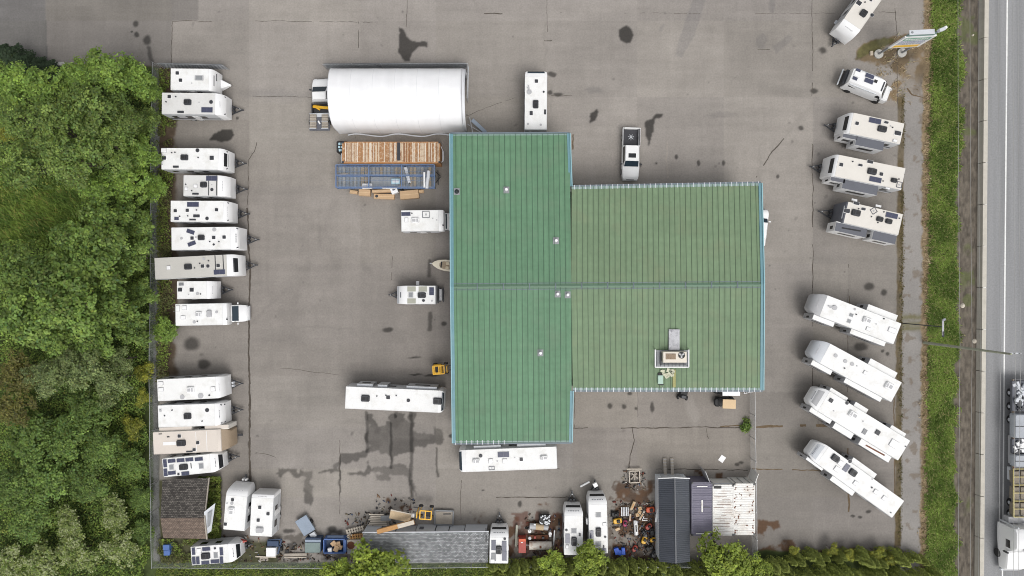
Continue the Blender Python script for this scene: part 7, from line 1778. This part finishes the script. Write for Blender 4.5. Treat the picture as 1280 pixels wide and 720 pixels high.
# ------------------------------------------------------------------ ground cover
def field(name, n, box, keep, height, size, cols, seed, up=1.0, mname='leaf', blade=False, lay=(0, 0)):
    g = np.random.default_rng(seed)
    px = g.uniform(box[0], box[2], n); py = g.uniform(box[1], box[3], n)
    k = keep(px, py) > g.random(n); px, py = px[k], py[k]; n = len(px)
    x, y = (px - 640) * S, (360 - py) * S
    hh = height(px, py)
    c = np.asarray(cols, float); pn = fbm(px, py, 14, seed, 3); w = np.clip((pn - .36) * 4, 0, 1)[:, None]
    tone = (c[0] * w + c[1] * (1 - w)) * g.uniform(.6, 1.4, (n, 1))
    if len(c) > 2: tone = np.where(g.random((n, 1)) < .12, c[2] * g.uniform(.7, 1.2, (n, 1)), tone)
    if not blade:
        P = np.c_[x, y, hh * g.uniform(.55, 1.05, n) + .03]; N = g.normal(size=(n, 3)) * .55; N[:, 2] += up
        return leaves_mesh(name, P, N, size, tone, seed, mname)
    # grass: long narrow blades, root to tip
    a = g.uniform(0, 2 * np.pi, n); L_ = size * g.uniform(.6, 1.3, n); t = np.clip(g.normal(.9, .35, n), .1, 1.45)
    tip = np.c_[np.cos(a) * np.sin(t) + lay[0], np.sin(a) * np.sin(t) + lay[1], np.cos(t) * .9 + .05] * L_[:, None]
    base = np.c_[x, y, np.zeros(n) + .01]; wv = np.c_[-np.sin(a), np.cos(a), np.zeros(n)] * (size * .09)
    V = np.stack([base - wv, base + wv, base + tip * .6 + wv * .9 + np.array([0, 0, .06]), base + tip], 1).reshape(-1, 3)
    return fast_mesh(name, V, np.arange(n * 4).reshape(-1, 4), np.repeat(np.clip(tone, .01, .6), 4, 0), M[mname])


def stuff(name, me, label):
    o = link(name, me); o['kind'] = 'stuff'; o['label'] = label; return o


wood = lambda px, py: (px < np.where(py > 430, 187, 193) + 4 * np.sin(py * .13)) * ((py > 88 - 26 * np.clip((60 - px) / 60, 0, 1)) & ~((px < 108) & (py > 238) & (py < 300))) * 1.0
stuff('undergrowth', field('undergrowth', 110000, (-60, 60, 200, 790), wood, lambda x, y: .25 + 1.3 * fbm(x, y, 20, 3, 3), .24, [(.175, .26, .05), (.095, .155, .035), (.30, .34, .075)], 21), 'bramble and fern undergrowth beneath the western wood')
stuff('wild_grass', field('wild_grass', 16000, (-60, 228, 122, 310), lambda x, y: np.clip((112 - x) / 12, 0, 1), lambda x, y: 0 * x, .8, [(.16, .235, .04), (.10, .165, .03), (.24, .25, .06)], 22, mname='grassblade', blade=True, lay=(-.2, .3)), 'dark green wild grass in a clearing of the wood')
vb = lambda px, py: np.clip((px + 6 / 720 * py - 1163 + 10 * (fbm(px, py, 9, 6, 3) - .5)) / 3, 0, 1) * np.clip((1202 - px - 6 / 720 * py + 26 * (fbm(px, py, 20, 5, 3) - .5)) / 4, 0, 1)
stuff('grass_verge', field('grass_verge', 60000, (1150, -60, 1206, 780), vb, lambda x, y: 0 * x, .5, [(.27, .37, .085), (.14, .215, .045), (.42, .40, .17)], 23, mname='grassblade', blade=True, lay=(-.25, -.15)), 'long green grass on the verge between the yard and the dirt shoulder')
dr = lambda px, py: np.clip(1.2 - abs(px + 6 / 720 * py - 1161 + 7 * (fbm(px, py, 12, 29, 3) - .5)) / 6.5, 0, 1) + (((px - 1128) / 34) ** 2 + ((py - 85) / 45) ** 2 < 1) * .30 * (fbm(px, py, 10, 9, 3) > .48)
stuff('dry_grass', field('dry_grass', 26000, (1080, -60, 1172, 780), dr, lambda x, y: 0 * x, .34, [(.52, .42, .26), (.34, .26, .15), (.20, .20, .07)], 24, mname='grassblade', blade=True, lay=(.2, 0)), 'straw coloured dry grass along the paving edge')
wd = lambda px, py: np.where(py < 480, np.clip((219 - px + 22 * (fbm(px, py, 22, 15, 3) - .5)) / 10, 0, 1) * (fbm(px, py, 24, 16, 3) > .34), np.where(py > 672, (px < 300) * (fbm(px, py, 18, 17, 3) > .42), (px > 252) * (px < 276) * (py > 596) * 1.0))
stuff('weeds', field('weeds', 60000, (197, 88, 305, 702), wd, lambda x, y: .1 + .8 * fbm(x, y, 9, 8, 2), .21, [(.19, .26, .05), (.13, .145, .05), (.26, .22, .09)], 25), 'weeds and brambles growing inside the fence by the parked row')
stuff('shed_weeds', field('shed_weeds', 5200, (250, 594, 278, 672), lambda x, y: (fbm(x, y, 9, 33, 3) > .38) * 1.0, lambda x, y: .2 + .9 * fbm(x, y, 8, 34, 2), .24, [(.20, .26, .05), (.12, .17, .04), (.26, .27, .07)], 29), 'leafy green weeds between the weathered shed and the white trailers')
stuff('grass', field('grass', 22000, (196, 704, 640, 790), lambda x, y: np.clip((y - 705) / 3, 0, 1), lambda x, y: 0 * x, .42, [(.22, .28, .05), (.14, .195, .04), (.28, .27, .09)], 26, mname='grassblade', blade=True), 'green grass outside the south fence')
stuff('moss', field('moss', 9000, (1118, 120, 1140, 690), lambda x, y: np.clip(1 - abs(x + 6 / 720 * y - 1130) / 4, 0, 1) * (fbm(x, y, 16, 19, 3) > .36), lambda x, y: 0 * x + .05, .14, [(.16, .13, .05), (.11, .10, .035)], 27), 'brown moss and weeds in the long joint of the side strip')

g = np.random.default_rng(9); B_ = []
for x0, y0, x1, y1, n in ((766, 626, 820, 702, 330), (656, 642, 704, 700, 160), (345, 676, 452, 702, 170), (432, 640, 520, 662, 120), (778, 588, 808, 612, 60), (262, 668, 340, 702, 70), (468, 618, 520, 645, 40)):
    B_ += [(g.uniform(x0, x1), g.uniform(y0, y1)) for _ in range(n)]
V, F, T = [], [], []
PAL = [(.03, .03, .03), (.05, .05, .055), (.10, .06, .04), (.16, .10, .06), (.20, .17, .12), (.40, .38, .35), (.16, .04, .03), (.07, .05, .035), (.08, .10, .16), (.15, .15, .15), (.06, .045, .035), (.12, .11, .10)]
for px, py in B_:
    c = at(px, py); a, l_, w_, h_ = g.uniform(0, 3.14), g.uniform(.08, .42), g.uniform(.05, .15), g.uniform(.04, .22)
    u = Vector((math.cos(a), math.sin(a), 0)) * l_ / 2; v = Vector((-math.sin(a), math.cos(a), 0)) * w_ / 2; k = len(V); h = Vector((0, 0, h_))
    V += [c - u - v, c + u - v, c + u + v, c - u + v, c - u - v + h, c + u - v + h, c + u + v + h, c - u + v + h]
    F += [(k + 4, k + 5, k + 6, k + 7), (k, k + 1, k + 5, k + 4), (k + 1, k + 2, k + 6, k + 5), (k + 2, k + 3, k + 7, k + 6), (k + 3, k, k + 4, k + 7)]
    T += [np.array(PAL[g.integers(len(PAL))]) * g.uniform(.7, 1.3)] * 8
stuff('scrap_litter', fast_mesh('scrap_litter', np.array([tuple(p) for p in V]), np.array(F), np.array(T), attr_mat('litter_paint', .7)), 'scattered small scrap and litter along the south side of the yard')

# ------------------------------------------------------------------ light, sky, camera
sc = bpy.context.scene
w = bpy.data.worlds.new('World'); sc.world = w; w.use_nodes = True
nt = w.node_tree; sky = nt.nodes.new('ShaderNodeTexSky'); sky.sky_type = 'NISHITA'; sky.sun_disc = False
EL, AZ = 62, 150
sky.sun_elevation = R(EL); sky.sun_rotation = R(AZ); sky.dust_density = 4; sky.air_density = 1
hs = nt.nodes.new('ShaderNodeHueSaturation'); hs.inputs['Saturation'].default_value = .14
nt.links.new(sky.outputs[0], hs.inputs['Color']); nt.links.new(hs.outputs[0], nt.nodes['Background'].inputs['Color'])
nt.nodes['Background'].inputs['Strength'].default_value = .15
sd = bpy.data.lights.new('sun', 'SUN'); sd.energy = .9; sd.angle = R(32); sd.color = (1, .97, .93)
so = bpy.data.objects.new('sun', sd); C.objects.link(so)
az = R(AZ)   # clockwise from north
dirv = Vector((math.sin(az) * math.cos(R(EL)), math.cos(az) * math.cos(R(EL)), math.sin(R(EL))))
so.rotation_euler = dirv.to_track_quat('Z', 'Y').to_euler(); so.location = (0, 0, 120)
cd = bpy.data.cameras.new('camera'); cd.sensor_width = 36; cd.lens = 36 * H / (1280 * S); cd.clip_end = 6000
co = bpy.data.objects.new('camera', cd); C.objects.link(co); co.location = (0, 0, H); co.rotation_euler = (0, 0, 0)
sc.camera = co
sc.view_settings.view_transform = 'Standard'; sc.view_settings.look = 'None'; sc.view_settings.exposure = .16; sc.view_settings.gamma = 1
sc.view_settings.use_curve_mapping = False
sc.cycles.max_bounces = 6; sc.cycles.diffuse_bounces = 2; sc.cycles.pixel_filter_type = 'BLACKMAN_HARRIS'; sc.cycles.filter_width = 1.0; sc.cycles.glossy_bounces = 2; sc.cycles.transmission_bounces = 3; sc.cycles.use_denoising = True
